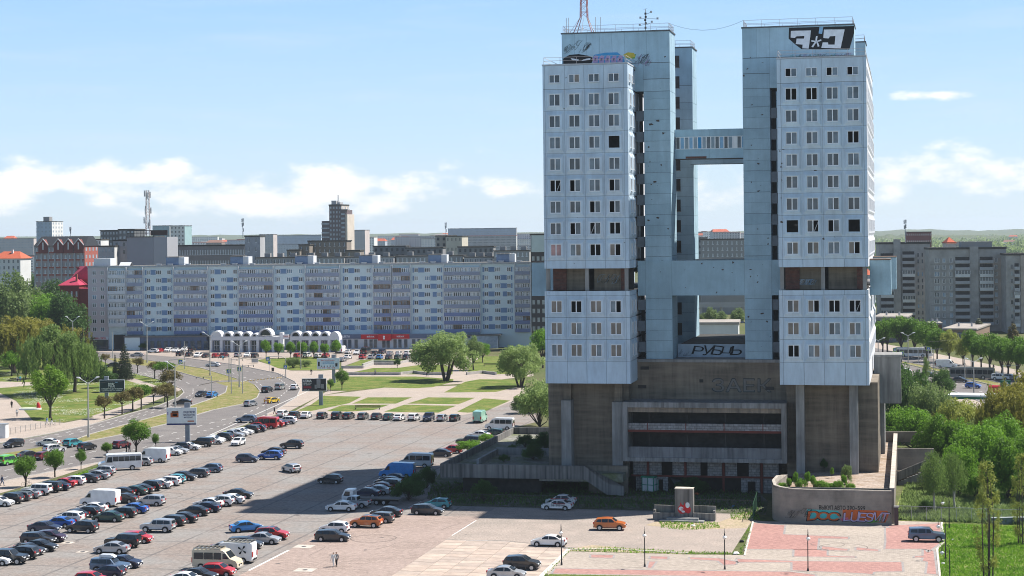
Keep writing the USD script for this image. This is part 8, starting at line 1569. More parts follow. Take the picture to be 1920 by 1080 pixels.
wires([(*gp(166, 820)[:2], 11), (*gp(329, 790)[:2], 10.5), (*gp(397, 746)[:2], 9)], 'overhead wire along the near median'); wires([(*gp(211, 672)[:2], 9), (*gp(346, 692)[:2], 9), (*gp(434, 738)[:2], 9.5)], 'overhead wire along the upper median'); wires([(*gp(1741, 692)[:2], 8), (*gp(1821, 688)[:2], 9), (*gp(1881, 715)[:2], 7)], 'overhead wire along the boulevard')
def hook_lamp(u, v, vt, label, yaw, group='hooked lamps round the forecourt'):
    g = gp(u, v); h = (v - vt) * g[1] / F; t = thing('hooked_lamp', label, 'lamp post', g, yaw, group=group)
    MB().tube([(0, 0, 0), (0, 0, h * 0.86)], [0.07, 0.05], 8).build('post', DARKMETAL, t); MB().cyl((0, 0, 0.2), 0.14, 0.4, 2, 8, r2=0.09).build('foot', DARKMETAL, t)
    a = np.linspace(0, math.pi, 9); R = 0.42
    MB().tube(np.c_[R - R * np.cos(a), np.zeros(9), h * 0.86 + 0.75 * h * 0.16 * np.sin(a) + 0.0], 0.028, 5).build('hook', DARKMETAL, t)
    MB().cyl((2 * R, 0, h * 0.84), 0.07, 0.26, 2, 8, r2=0.04).build('socket', DARKMETAL, t)
    MB().tube([(2 * R, 0, h * 0.74), (2 * R, 0, h * 0.79), (2 * R, 0, h * 0.82)], [0.10, 0.27, 0.10], 10).build('shade', LAMPW, t)
for i, (u, v, vt, yw) in enumerate(((1053, 1060, 980, -1.65), (1209, 1063, 985, -1.65), (1359, 1068, 988, -1.65), (1515, 1071, 990, -1.65))):
    hook_lamp(u, v, vt, f'dark hooked lamp post, {ordinal(i)} from the left along the forecourt', yw)
hook_lamp(1773, 1049, 970, 'dark hooked lamp post beside the parked off-roader', 3.1); hook_lamp(1781, 1095, 1020, 'dark hooked lamp post at the lower right corner', 3.1); hook_lamp(1780, 991, 930, 'dark hooked lamp post in the meadow before the fence', 3.1)
def billboard(u, v, u0, u1, v0, v1, label, face, paint, yaw=0.0):
    g = gp(u, v); y = g[1]; k = y / F; w = (u1 - u0) * k; zc = hz(u, (v0 + v1) / 2, y); h = (v1 - v0) * k; dx = ((u0 + u1) / 2 - u) * k
    t = thing('billboard', label, 'billboard', g, yaw)
    b = MB(); b.box(-0.45, -0.25, 0, 0.45, 0.25, zc + h * 0.5 + 0.9 * 0); b.box(-0.55, -0.35, zc + h / 2, 0.55, 0.35, zc + h / 2 + 0.9); b.build('post', mat('post_grey', (0.22, 0.24, 0.28), 0.6), t)
    b = MB(); b.box(dx - w / 2, -0.6, zc - h / 2, dx + w / 2, -0.26, zc + h / 2); b.build('panel_box', LAMPW, t)
    b = MB(); b.box(dx - w / 2 + 0.12, -0.64, zc - h / 2 + 0.1, dx + w / 2 - 0.12, -0.6, zc + h / 2 - 0.1); f_ = b.build('poster', face, t)
    for kind, arg, fx, fz, fw, fh, m_ in paint:
        x0, z0 = dx - w / 2 + fx * w, zc - h / 2 + fz * h
        if kind == 'text':
            M_ = text(arg, fh * h, 0.01, True); M_.apply_scale([fw * w / M_.extents[0], 1, 1]); MB().mesh(M_, frameT((x0, -0.65, z0), (1, 0, 0), (0, 0, 1))).build('lettering', m_, t)
        else:
            MB().box(x0, -0.652, z0, x0 + fw * w, -0.64, z0 + fh * h).build('print', m_, t)
    return t
WT = mat('print_white', (0.72, 0.72, 0.70), 0.6, var=0.05); NAVY = mat('print_navy', (0.03, 0.035, 0.12), 0.6); BLK = mat('print_black', (0.015, 0.016, 0.02), 0.5); DTEAL = mat('print_dark_teal', (0.012, 0.03, 0.035), 0.5)
billboard(352, 828, 314, 370, 764, 796, 'white billboard with purple base strip beside the kerb row', WT, [('bar', 0, 0.0, 0.0, 1.0, 0.09, NAVY), ('text', 'ПОДКЛЮЧИ', 0.56, 0.70, 0.38, 0.11, NAVY), ('text', 'БЕСПЛАТНО', 0.56, 0.53, 0.38, 0.11, NAVY), ('text', 'ИНТЕРНЕТ', 0.58, 0.40, 0.3, 0.07, NAVY), ('bar', 0, 0.70, 0.18, 0.22, 0.07, PT['orange']), ('bar', 0, 0.13, 0.45, 0.27, 0.28, PT['orange']), ('bar', 0, 0.17, 0.70, 0.22, 0.12, mat('print_brown', (0.22, 0.09, 0.05), 0.6)), ('bar', 0, 0.20, 0.52, 0.15, 0.14, PT['pink']), ('bar', 0, 0.02, 0.60, 0.04, 0.16, PT['purple'])])
billboard(200, 748, 188, 235, 712, 736, 'dark billboard reading 90 beside the park', DTEAL, [('text', '90%', 0.33, 0.42, 0.26, 0.34, WT), ('text', 'КРЕДИТЫ ДО УЛЫБКИ', 0.08, 0.26, 0.84, 0.09, WT), ('text', 'ОДОБРЕНИЯ ПО ЗАЯВКЕ', 0.08, 0.13, 0.8, 0.06, WT), ('bar', 0, 0.62, 0.78, 0.1, 0.06, PT['ltblue'])])
billboard(602, 760, 567, 613, 709, 733, 'black billboard with red button in the lawn corner', BLK, [('text', 'UIMA', 0.05, 0.72, 0.34, 0.18, WT), ('text', 'ДИЗАЙН КУХНИ', 0.06, 0.60, 0.33, 0.06, WT), ('text', 'НА ЗАКАЗ', 0.06, 0.48, 0.28, 0.06, WT), ('bar', 0, 0.06, 0.24, 0.32, 0.16, PT['dred'] if 'dred' in PT else mat('print_dark_red', (0.20, 0.02, 0.03), 0.5)), ('text', 'UIMA.RU', 0.06, 0.07, 0.25, 0.06, WT), ('bar', 0, 0.60, 0.25, 0.16, 0.68, mat('print_grey', (0.20, 0.20, 0.21), 0.5)), ('bar', 0, 0.52, 0.2, 0.1, 0.3, mat('print_grey', (0.20, 0.20, 0.21), 0.5)), ('bar', 0, 0.78, 0.2, 0.12, 0.36, mat('print_grey', (0.20, 0.20, 0.21), 0.5))])
billboard(626, 718, 595, 637, 671, 692, 'pale blue billboard with red lines behind the chestnut', mat('print_pale_blue', (0.50, 0.60, 0.66), 0.6), [('text', 'РАБОТА С ОБУЧЕНИЕМ', 0.18, 0.76, 0.6, 0.08, PT['red']), ('text', 'КОМПЬЮТЕРЫ', 0.26, 0.60, 0.5, 0.09, PT['blue']), ('text', 'И НОУТБУКИ', 0.26, 0.48, 0.5, 0.08, PT['blue']), ('bar', 0, 0.05, 0.28, 0.08, 0.4, BLK), ('bar', 0, 0.82, 0.24, 0.1, 0.3, BLK), ('text', '+7 39-05-55', 0.05, 0.08, 0.75, 0.10, PT['red'])] + [('bar', 0, 0.18 + 0.13 * i, 0.24, 0.05, 0.08, BLK) for i in range(5)])
g = gp(1886, 790); t = thing('price_sign', 'green and yellow fuel price totem on the right', 'price sign', g, -0.25); hh = 46 * g[1] / F * 1.75
GRN = mat('totem_green', (0.012, 0.12, 0.075), 0.5); YEL = mat('totem_yellow', (0.55, 0.40, 0.06), 0.5)
z1 = hz(1886, 714, g[1]); w = 9.5 * g[1] / F
MB().box(-w, -0.35, 0, w, 0.35, z1).build('totem', GRN, t); MB().box(-w * 0.9, -0.40, z1 * 0.80 - 0.5, w * 0.9, -0.35, z1 * 0.80).build('band', YEL, t); MB().box(-w * 0.35, -0.38, 0.5, w * 0.2, -0.35, z1 * 0.7).build('band', YEL, t)
MB().cyl((0, -0.38, z1 * 0.92), w * 0.55, 0.08, 1, 16).build('emblem', WT, t); MB().box(-w * 0.4, -0.44, z1 * 0.905, w * 0.4, -0.42, z1 * 0.935).build('emblem', BLK, t)
for i, (p_, c_) in enumerate((('95', 'red'), ('92', 'yellow'), ('ДТ', 'blue'))):
    M_ = text(p_ + ' 49', 0.5, 0.02, True); MB().mesh(M_, frameT((-w * 0.75, -0.42, z1 * 0.66 - 1.0 * i), (1, 0, 0), (0, 0, 1))).build('price', PT[c_], t)
g = gp(1830, 772); t = thing('station_canopy', 'low white canopy roof with green edge beyond the thicket', 'canopy', g, -0.3)
MB().box(-6, 0, 3.2, 4, 6, 3.6).build('roof', LAMPW, t); MB().box(-6.05, -0.06, 2.7, 4.05, 6.05, 3.19).build('edge_band', GRN, t)
for x_ in (-4.5, 3):
    MB().box(x_ - 0.15, 2.8, 0, x_ + 0.15, 3.1, 2.7).build('column', LAMPW, t)
BLUEP = mat('sign_blue', (0.02, 0.12, 0.42), 0.5); LIMEP = mat('sign_lime', (0.50, 0.62, 0.10), 0.5)
def crossing_sign(u, v, vt, label, arm=0.0):
    g = gp(u, v); k = g[1] / F; h = (v - vt) * k; t = thing('crossing_sign', label, 'road sign', g, 0.0)
    b = MB(); b.tube([(0, 0, 0), (0, 0, h - 0.3)] if not arm else [(0, 0, 0), (0, 0, h * 0.93), (arm * 0.2, 0, h), (arm, 0, h * 1.02)], 0.09, 6); b.build('post', GALV, t)
    x_ = arm; z_ = h - (0.5 if arm else 0.0); MB().box(x_ - 0.62, -0.14, z_ - 0.62, x_ + 0.62, -0.09, z_ + 0.62).build('backing', LIMEP, t); MB().box(x_ - 0.46, -0.17, z_ - 0.46, x_ + 0.46, -0.14, z_ + 0.46).build('plate', BLUEP, t)
    b = MB(); b.add([(x_ - 0.36, -0.18, z_ - 0.32), (x_ + 0.36, -0.18, z_ - 0.32), (x_, -0.18, z_ + 0.36)], [(0, 1, 2)]); p = b.build('triangle', WT, t); b = MB(); b.bar((x_, -0.19, z_ + 0.08), (x_ - 0.08, -0.19, z_ - 0.26), 0.02, 0.07, up=(0, 1, 0)); b.bar((x_, -0.19, z_ + 0.08), (x_ + 0.1, -0.19, z_ - 0.24), 0.02, 0.07, up=(0, 1, 0)); b.build('pictogram', BLK, p)
crossing_sign(536, 709, 669, 'crossing sign on a curved gantry arm at the avenue', -5.0); crossing_sign(314, 722, 675, 'crossing sign on a gantry arm among the round trees', 3.6); crossing_sign(535.5, 709, 688, 'crossing sign low on the gantry post'); crossing_sign(1722, 681, 651, 'crossing sign on the boulevard gantry', 3.0); crossing_sign(1678, 676, 656, 'crossing sign at the left of the boulevard'); crossing_sign(1691, 684, 662, 'crossing sign on the boulevard median'); crossing_sign(449, 712, 692, 'crossing sign on the lamp post of the avenue'); crossing_sign(429, 716, 696, 'crossing sign on the wire pole of the avenue')
g = gp(505, 696); t = thing('bus_stop_sign', 'blue and white bus stop sign on the pavement', 'road sign', g); MB().tube([(0, 0, 0), (0, 0, 3.4)], 0.05, 6).build('post', GALV, t); MB().box(-0.35, -0.06, 2.2, 0.35, 0.0, 2.9).build('plate', BLUEP, t); MB().box(-0.35, -0.06, 2.92, 0.35, 0.0, 3.5).build('plate', WT, t)
g = gp(506, 696); t = thing('litter_bin', 'dark litter bin under the bus stop sign', 'litter bin', g + [1.0, -1.0, 0]); MB().cyl((0, 0, 0.5), 0.35, 1.0, 2, 10, r2=0.42).build('body', DARKMETAL, t); MB().cyl((0, 0, 1.04), 0.44, 0.1, 2, 10).build('lid', DARKMETAL, t)
g = gp(499, 779); t = thing('warning_sign', 'triangular warning sign on a thin pole with a round plate', 'road sign', g); MB().tube([(0, 0, 0), (0, 0, 4.2)], 0.05, 6).build('post', GALV, t); b = MB(); b.add([(-0.45, -0.07, 3.4), (0.45, -0.07, 3.4), (0, -0.07, 4.2)], [(0, 1, 2)]); b.build('triangle', PT['red'], t); b = MB(); b.add([(-0.3, -0.08, 3.48), (0.3, -0.08, 3.48), (0, -0.08, 4.02)], [(0, 1, 2)]); b.build('field', WT, t); MB().cyl((0, -0.08, 2.9), 0.36, 0.04, 1, 14).build('plate', PT['red'], t); MB().cyl((0, -0.11, 2.9), 0.27, 0.03, 1, 14).build('field', WT, t); MB().box(-0.3, -0.3, 0, 0.3, 0.3, 0.25).build('foot', POLE, t)
g = gp(478, 681); t = thing('waste_container', 'grey waste container on the pavement before the parking strip', 'container', g); MB().box(-1.0, -0.5, 0.25, 1.0, 0.5, 1.25).build('body', GALV, t); MB().box(-1.05, -0.55, 1.25, 1.05, 0.55, 1.4).build('lid', POLE, t)
g = gp(1220, 922); t = thing('ticket_kiosk', 'small white kiosk with green frame in the tower shade', 'kiosk', g + [0, 0.5, 0], -0.5); MB().box(-0.95, -0.95, 0.1, 0.95, 0.95, 2.2).build('body', mat('kiosk_white', (0.62, 0.64, 0.66), 0.6), t); KG = mat('kiosk_green', (0.02, 0.22, 0.13), 0.6)
MB().box(-1.1, -1.1, 2.2, 1.1, 1.1, 2.45).build('roof', KG, t); b = MB()
for x_ in (-0.95, 0, 0.95):
    for y_ in (-0.97, 0.97):
        b.box(x_ - 0.05, y_ - 0.04, 0, x_ + 0.05, y_ + 0.04, 2.2); b.box(y_ - 0.04, x_ - 0.05, 0, y_ + 0.04, x_ + 0.05, 2.2)
b.box(-0.99, -0.99, 1.05, 0.99, 0.99, 1.15); b.build('frame', KG, t)
g = gp(1284, 978); t = thing('concrete_plinth', 'bare concrete plinth with low planter arms and red graffiti', 'plinth', g + [0, 1.0, 0], -YAW)
MB().box(-1.25, -0.1, 0.5, 1.25, 1.5, 4.35).build('pillar', CONC_TERR, t); MB().box(-1.28, -0.13, 4.35, 1.28, 1.53, 4.45).build('cap', mat('pale_coping', (0.46, 0.41, 0.35), 0.85, var=0.3), t)
MB().box(-2.3, -1.3, 0, 2.1, 0.6, 0.5).build('step', CONC_PALE, t); MB().box(-3.2, -1.9, 0, 2.9, 1.0, 0.22).build('step', CONC_PALE, t)
for s0, s1 in ((-4.3, -1.3), (1.3, 4.3)):
    MB().box(s0, 1.1, 0, s1, 1.4, 1.9).build('planter_back', CONC_TERR, t); MB().box(s0, -0.3, 0, s1, 0.0, 1.1).build('planter_front', CONC_TERR, t); MB().box(s0 if s0 < 0 else s1 - 0.3, 0.0, 0, s0 + 0.3 if s0 < 0 else s1, 1.1, 1.4).build('planter_end', CONC_TERR, t); MB().box(s0 + 0.3, 0.0, 0.2, s1 - 0.3, 1.1, 0.95).build('soil', G_MEADOW, t)
def ell(cx, cz, rx, rz, out, m_, n=16):
    a = np.linspace(0, 2 * math.pi, n, endpoint=False); b = MB(); b.add(np.c_[cx + rx * np.cos(a), np.full(n, -0.1 - out), cz + rz * np.sin(a)], [(0, i, i + 1) for i in range(1, n - 1)]); b.build('graffiti', m_, t)
ell(-0.25, 1.55, 0.62, 0.62, 0.010, PT['red']); ell(0.55, 1.5, 0.42, 0.5, 0.012, PT['red']); ell(0.5, 2.15, 0.3, 0.4, 0.014, PT['white']); ell(-0.4, 1.65, 0.34, 0.28, 0.020, PT['white']); ell(-0.1, 1.25, 0.25, 0.14, 0.022, PT['white']); ell(-0.2, 1.6, 0.2, 0.08, 0.028, PT['red'])
b = MB(); b.add([(-0.6, -0.115, 1.9), (-0.45, -0.115, 2.55), (-0.2, -0.115, 2.0), (-0.05, -0.118, 1.95), (0.15, -0.118, 2.65), (0.25, -0.118, 1.95)], [(0, 1, 2), (3, 4, 5)]); b.build('graffiti', PT['red'], t)
def fence(p, q, n, h, label, m_, cell=0.28):
    p, q = np.array(p[:2]), np.array(q[:2]); d = q - p; L = np.linalg.norm(d); t = thing('wire_fence', label, 'fence', (*p, 0), math.atan2(d[1], d[0]))
    for i in range(n + 1):
        MB().bar((L * i / n, 0, 0), (L * i / n, 0, h), 0.07).build('post', m_, t)
    MB().bar((0, 0, h - 0.03), (L, 0, h - 0.03), 0.06).build('top_rail', m_, t); b = MB(); k = int(L / cell)
    for i in range(k):
        b.bar((i * cell, 0.03, 0.05), (i * cell + h * 0.6, 0.03, h - 0.05), 0.012); b.bar((i * cell + h * 0.6, 0.035, 0.05), (i * cell, 0.035, h - 0.05), 0.012)
    b.build('mesh', m_, t, kind='stuff')
fence(gp(1682, 975), gp(1935, 984), 9, 2.0, 'grey chain-link fence across the meadow', GALV)
fence(gp(845, 948), gp(1415, 962), 14, 1.8, 'dark wire fence along the shaded bank', DARKMETAL, 0.4); fence(gp(1412, 978), gp(1420, 952), 3, 2.4, 'green sheet fence beside the graffiti wall', mat('fence_green', (0.015, 0.06, 0.03), 0.7), 0.15)
g0, g1 = gp(1860, 984), gp(1925, 988); t = thing('low_painted_wall', 'low painted wall below the fence at the right edge', 'wall', g0, 0.0); MB().box(0, 0, 0, g1[0] - g0[0] + 1, 0.3, 0.9).build('wall', mat('mural_dark', (0.10, 0.13, 0.13), 0.8, var=0.6, scale=2.0), t); MB().box(0, -0.05, 0.9, g1[0] - g0[0] + 1, 0.35, 1.0).build('coping', LAMPW, t)
t = thing('post_fence', 'row of thin posts with rope along the avenue corner', 'fence', (0, 0, 0)); pts = [gp(u, 818 - (u - 0) * 0.19) for u in np.arange(2, 118, 9.2)]
for p in pts:
    MB().bar(p, p + [0, 0, 1.3], 0.09).build('post', POLE, t)
b = MB()
for p, q in zip(pts, pts[1:]):
    b.bar(p + [0, 0, 0.8], q + [0, 0, 0.8], 0.03); b.bar(p + [0, 0, 1.15], q + [0, 0, 1.15], 0.03)
b.build('rope', GALV, t)
def bench(u, v, label, L=2.6, yaw=-0.15):
    g = gp(u, v); t = thing('park_bench', label, 'bench', g, yaw)
    for k in range(3):
        MB().box(-L / 2, -0.25 + 0.18 * k, 0.42, L / 2, -0.12 + 0.18 * k, 0.47).build('seat_slat', BARK, t)
    for k in range(2):
        MB().box(-L / 2, 0.28, 0.6 + 0.2 * k, L / 2, 0.32, 0.74 + 0.2 * k).build('back_slat', BARK, t)
    for x_ in (-L / 2 + 0.2, L / 2 - 0.2):
        MB().box(x_ - 0.05, -0.25, 0, x_ + 0.05, 0.32, 0.42).build('leg', DARKMETAL, t)
bench(689, 768, 'dark slatted bench on the lawn panel', 6.0); bench(928, 687, 'pale bench on the lawn before the yellow-green willow', 7.0); bench(40, 715, 'long dark bench in the park', 7.0)
for i, pts in enumerate((((640, 691), (680, 691), (700, 684), (740, 684), (765, 679), (795, 678)), ((645, 703), (750, 703), (775, 700), (800, 703), (840, 703)), ((875, 703), (905, 700), (930, 703)), ((680, 687), (700, 680), (745, 681)))):
    t = thing('low_terrace_wall', f'low pale retaining wall of the lawn terraces, {ordinal(i)} counted from the left', 'wall', (0, 0, 0)); w_ = [gp(*p) for p in pts]
    for p, q in zip(w_, w_[1:]):
        b = MB(); b.bar(p + [0, 0, 0.4], q + [0, 0, 0.4], 0.5, 0.8); b.build('wall_block', KERB, t)
g = gp(50, 912); t = thing('bicycle', 'bicycle leaning by the young lime tree', 'bicycle', g, 0.1); a = np.linspace(0, 2 * math.pi, 17)
for x_ in (-0.52, 0.52):
    MB().tube(np.c_[x_ + 0.33 * np.cos(a), np.zeros(17), 0.34 + 0.33 * np.sin(a)], 0.022, 5).build('wheel', TYRE, t)
b = MB()
for p, q in (((-0.52, 0.34), (-0.1, 0.3)), ((-0.1, 0.3), (0.42, 0.78)), ((-0.1, 0.3), (-0.22, 0.85)), ((-0.22, 0.80), (0.38, 0.80)), ((-0.52, 0.34), (-0.2, 0.78)), ((0.52, 0.34), (0.38, 0.95))):
    b.bar((p[0], 0, p[1]), (q[0], 0, q[1]), 0.035)
b.build('frame', DARKMETAL, t); MB().box(-0.34, -0.07, 0.86, -0.1, 0.07, 0.92).build('saddle', PLASTIC, t); MB().bar((0.38, -0.28, 0.98), (0.38, 0.28, 0.98), 0.03).build('handlebar', DARKMETAL, t)
g = gp(57, 768); t = thing('flower_bed', 'pale oval stone-edged bed on the park lawn', 'flower bed', g, 0.0); a = np.linspace(0, 2 * math.pi, 24, endpoint=False); b = MB(); b.prism([(2.6 * math.cos(x_), 1.6 * math.sin(x_)) for x_ in a], 0, 0.35); b.build('edging', WT, t); b = MB(); b.prism([(2.3 * math.cos(x_), 1.35 * math.sin(x_)) for x_ in a], 0.3, 0.42); b.build('planting', mat('pale_flowers', (0.52, 0.55, 0.42), 0.9, var=0.3, scale=4), t); b = MB(); b.tube([(1.9, 0, 0.3), (1.9, 0, 0.9), (1.8, 0, 1.5), (1.75, 0, 1.7)], [0.5, 0.45, 0.3, 0.1], 9); b.build('red_ornament', PT['red'], t)
g = gp(4, 823); t = thing('site_cabin', 'white cabin cut off by the left edge', 'cabin', g + [-1.2, 1, 0], 0.0); MB().box(-2.5, 0, 0, 1.6, 2.4, 2.7).build('body', LAMPW, t); MB().box(-2.6, -0.1, 2.7, 1.7, 2.5, 2.85).build('roof', GALV, t)
t = thing('crosswalk_rail', 'low railing beside the avenue crossing', 'railing', (0, 0, 0)); pts = [gp(u, v) for u, v in ((522, 707), (526, 708), (530, 709), (534, 710))]
for p in pts:
    MB().bar(p, p + [0, 0, 1.1], 0.08).build('post', GALV, t)
b = MB(); [b.bar(p + [0, 0, 1.05], q + [0, 0, 1.05], 0.05) for p, q in zip(pts, pts[1:])]; b.build('rail', GALV, t)
t = thing('crosswalk_rail', 'railing beside the boulevard crossing', 'railing', (0, 0, 0)); pts = [gp(u, v) for u, v in ((1735, 684), (1744, 687), (1753, 690), (1762, 692), (1770, 693))]
for p in pts:
    MB().bar(p, p + [0, 0, 1.1], 0.08).build('post', GALV, t)
b = MB(); [b.bar(p + [0, 0, z_], q + [0, 0, z_]  , 0.05) for p, q in zip(pts, pts[1:]) for z_ in (0.55, 1.05)]; b.build('rail', GALV, t)
for i, (u, v, m_, s_) in enumerate(((1391, 1017, BLK, 0.35), (1300, 987, WT, 0.3), (1380, 1040, WT, 0.4), (1307, 928, PT['orange'], 0.4), (1376, 951, PT['blue'], 0.3), (1787, 1013, WT, 0.2), (1769, 1058, WT, 0.25))):
    g = gp(u, v); m__ = trimesh.creation.icosphere(1, s_); r = np.random.default_rng(i); m__.vertices *= r.uniform(0.6, 1.2, (len(m__.vertices), 1)) * [1, 0.8, 0.55]; o_ = MB().mesh(m__)
    t = thing('litter', f'scrap of litter, {("black sack on the weedy verge", "pale sheet before the plinth", "pale scrap on the grass edge", "small orange crate in the shade", "blue rag beside the shaded weeds", "white scrap beside the off-roader", "white scrap in the lower right grass")[i]}', 'litter', g + [0, 0, s_ * 0.4]); o_.build('heap', m_, t)
import manifold3d as m3
SKIN = mat('skin', (0.45, 0.27, 0.19), 0.6, var=0.05); HAIR = mat('hair_dark', (0.03, 0.022, 0.016), 0.7); SHOE = mat('shoes', (0.03, 0.03, 0.032), 0.6)
def hulls(bones, ref=0.035, it=4):
    parts = []
    for a_, ra, c_, rc in bones:
        s1, s2 = m3.Manifold.sphere(ra, 12).translate(list(map(float, a_))), m3.Manifold.sphere(rc, 12).translate(list(map(float, c_))); parts.append(m3.Manifold.batch_hull([s1, s2]))
    m = parts[0]
    for p in parts[1:]:
        m = m + p
    q = m.refine_to_length(ref).to_mesh(); tm = trimesh.Trimesh(np.array(q.vert_properties[:, :3]), np.array(q.tri_verts)); trimesh.smoothing.filter_taubin(tm, iterations=it); return tm
def person(u, v, heading, top, legs, label, stride=0.3, arm=0.25, height=1.72, hold=None, base_z=0.03, skirt=False):
    k = height / 1.72; t = thing('person', label, 'person', gp(u, v) + [0, 0, base_z], heading, k)
    hip, sh, nk = 0.90, 1.40, 1.47; J = {}
    J['pel'] = np.array([0, 0, 0.95]); J['che'] = np.array([0.02, 0, 1.28])
    for sg, n in ((1, 'l'), (-1, 'r')):
        st_ = stride * sg; J['hip' + n] = np.array([0, 0.09 * sg, hip]); J['kn' + n] = np.array([st_ * 0.55 + 0.05, 0.095 * sg, 0.50]); J['an' + n] = np.array([st_ * 0.9 - (0.06 if st_ < 0 else 0), 0.09 * sg, 0.09 if st_ >= 0 else 0.13]); J['to' + n] = J['an' + n] + [0.16, 0.01 * sg, -0.04]
        J['sh' + n] = np.array([0, 0.185 * sg, sh]); J['el' + n] = np.array([-arm * 0.5 * sg - 0.02, 0.235 * sg, 1.12]); J['wr' + n] = np.array([-arm * sg + 0.06, 0.225 * sg, 0.88]); J['ha' + n] = J['wr' + n] + [0.03, 0, -0.08]
    if hold == 'phone':
        J['elr'] = np.array([0.05, -0.24, 1.12]); J['wrr'] = np.array([0.27, -0.12, 1.22]); J['har'] = J['wrr'] + [0.05, 0.02, 0.05]
    body = []
    for n in 'lr':
        body += [(J['hip' + n], .085, J['kn' + n], .055), (J['kn' + n], .055, J['an' + n], .038), (J['an' + n], .038, J['to' + n], .03), (J['sh' + n], .05, J['el' + n], .038), (J['el' + n], .038, J['wr' + n], .028), (J['wr' + n], .03, J['ha' + n], .038), (J['che'], .11, J['sh' + n], .055)]
        h_ = J['ha' + n]; d = np.array([0.02, 0, -0.075]) if hold != 'phone' or n == 'l' else np.array([0.05, 0.02, 0.04])
        for f_, (dx, ln) in enumerate(((-0.028, .85), (-0.009, 1.0), (0.010, 0.95), (0.028, .75))):
            body.append((h_ + [dx, 0, 0], .012, h_ + [dx, 0, 0] + d * ln, .009))
        body.append((h_ + [0.03, 0, 0.03], .012, h_ + [0.06, 0, -0.02], .010))
    body += [(J['pel'], .125, J['che'], .125), (J['che'], .12, np.array([0, 0, 1.40]), .08), (np.array([0, 0, 1.42]), .05, np.array([0.02, 0, 1.53]), .045), (np.array([0.02, 0, 1.60]), .088, np.array([0.035, 0, 1.53]), .06), (np.array([0.105, 0, 1.575]), .015, np.array([0.115, 0, 1.555]), .018), (np.array([0.015, 0.088, 1.58]), .02, np.array([0.015, -0.088, 1.58]), .02)]
    obj('body', hulls(body, 0.05), SKIN, t, smooth=True)
    obj('top', hulls([(J['pel'] + [0, 0, 0.02], .145, J['che'], .15), (J['che'], .14, np.array([0, 0, 1.41]), .085)] + [x_ for n in 'lr' for x_ in ((J['che'], .13, J['sh' + n], .072), (J['sh' + n], .068, J['el' + n], .055), (J['el' + n], .055, J['wr' + n], .044))], 0.05), top, t, smooth=True)
    obj('skirt' if skirt else 'trousers', hulls([(J['pel'], .14, np.array([0.02, 0, 0.62]), .20)] if skirt else [x_ for n in 'lr' for x_ in ((J['pel'], .135, J['hip' + n], .105), (J['hip' + n], .105, J['kn' + n], .075), (J['kn' + n], .075, J['an' + n] + [0, 0, 0.03], .058))], 0.05), legs, t, smooth=True)
    obj('hair', hulls([(np.array([0.0, 0, 1.635]), .085, np.array([-0.03, 0, 1.57]), .08)], 0.04), HAIR, t, smooth=True)
    for sg, n in ((1, 'l'), (-1, 'r')):
        obj('shoe', hulls([(J['an' + n] + [-0.03, 0, -0.035], .05, J['to' + n] + [0.02, 0, -0.005], .042)], 0.04, 2), SHOE, t, smooth=True)
        obj('eye', trimesh.creation.icosphere(1, 0.011).apply_translation([0.112, 0.033 * sg, 1.60]), HAIR, t)
    b = MB(); b.box(0.095, -0.025, 1.525, 0.112, 0.025, 1.533); b.build('mouth', mat('lips', (0.35, 0.12, 0.10), 0.6), t)
    return t
CL = {n: mat('cloth_' + n, c, 0.9, var=0.1) for n, c in (('black', (0.015, 0.015, 0.018)), ('white', (0.62, 0.62, 0.60)), ('navy', (0.02, 0.03, 0.07)), ('blue', (0.10, 0.20, 0.42)), ('teal', (0.03, 0.35, 0.42)), ('grey', (0.16, 0.16, 0.17)), ('jeans', (0.07, 0.10, 0.17)), ('cyan', (0.05, 0.42, 0.55)))}
person(625.5, 1063, -1.9, CL['white'], CL['white'], 'person in white strolling on the brick paving', 0.25); person(631, 1062, -1.8, CL['grey'], CL['black'], 'person in grey top and dark trousers beside the one in white', 0.22)
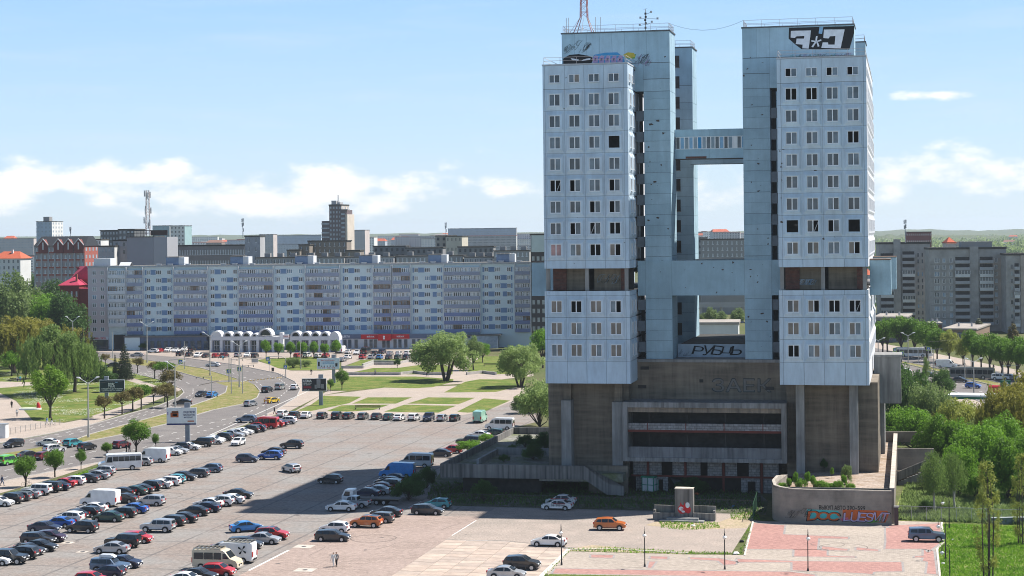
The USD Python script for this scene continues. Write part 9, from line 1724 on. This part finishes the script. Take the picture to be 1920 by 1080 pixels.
person(4, 911, 0.3, CL['navy'], CL['jeans'], 'person in dark jacket walking at the left edge pavement', 0.32); person(237, 849, 0.6, CL['black'], CL['black'], 'person in black on the pavement under the big lime, left', 0.1); person(243, 848, 2.5, CL['black'], CL['navy'], 'person in black on the pavement under the big lime, right', 0.1)
person(88, 797, 0.2, CL['blue'], CL['white'], 'person in light blue top near the park corner', 0.3); person(97, 797, 0.2, CL['black'], CL['white'], 'person in black top and pale trousers near the park corner', 0.3); person(22, 765, 1.8, CL['black'], CL['black'], 'person in black on the park walkway', 0.3); person(32, 781, 1.8, CL['white'], CL['grey'], 'person in white shirt on the park walkway', 0.28)
person(33, 716, -1.6, CL['white'], CL['navy'], 'person in white standing at the long park bench', 0.05); person(38, 716, -1.5, CL['teal'], CL['jeans'], 'person in teal standing at the long park bench', 0.05); person(291.5, 740, 1.2, CL['teal'], CL['jeans'], 'person in teal jacket on the path by the round trees', 0.25)
person(514.5, 777, -0.4, CL['black'], CL['black'], 'person in black on the pavement by the warning sign', 0.2); person(583.5, 703, 1.0, CL['black'], CL['grey'], 'person in dark clothes on the pale path left of the blue billboard', 0.25); person(418, 676, -1.4, CL['cyan'], CL['black'], 'person in bright cyan jacket before the parked cars', 0.25); person(418, 659, 0, CL['black'], CL['black'], 'person in black at the arcade front', 0.1)
person(703.5, 703.5, 0.2, CL['grey'], CL['navy'], 'person in grey walking along the lower terrace wall', 0.25); person(801, 706, 3.0, CL['black'], CL['navy'], 'person in dark clothes left of the big willow', 0.25); person(1690, 684, 2.0, CL['black'], CL['grey'], 'person in dark jacket on the boulevard median', 0.2); person(1809, 690, 0.2, CL['navy'], CL['black'], 'person in navy waiting under the boulevard trees', 0.1); person(1863, 694, 0.2, CL['black'], CL['black'], 'person in black among the boulevard tree trunks', 0.2); person(1658, 674, 0.4, CL['black'], CL['grey'], 'person in dark coat beside the tower flank', 0.2)
b = MB(); b.box(-9800, -80, -1.6, 9800, 16500, 130)
usdkit.material(stage, '/World/Looks/haze', {'v': ('principled_volume', {'color': (0.80, 0.90, 1.0), 'density': 0.00005, 'anisotropy': 0.2})}, volume='v.volume')
b.build('haze', '/World/Looks/haze', kind='stuff', label='thin spring haze over the city')
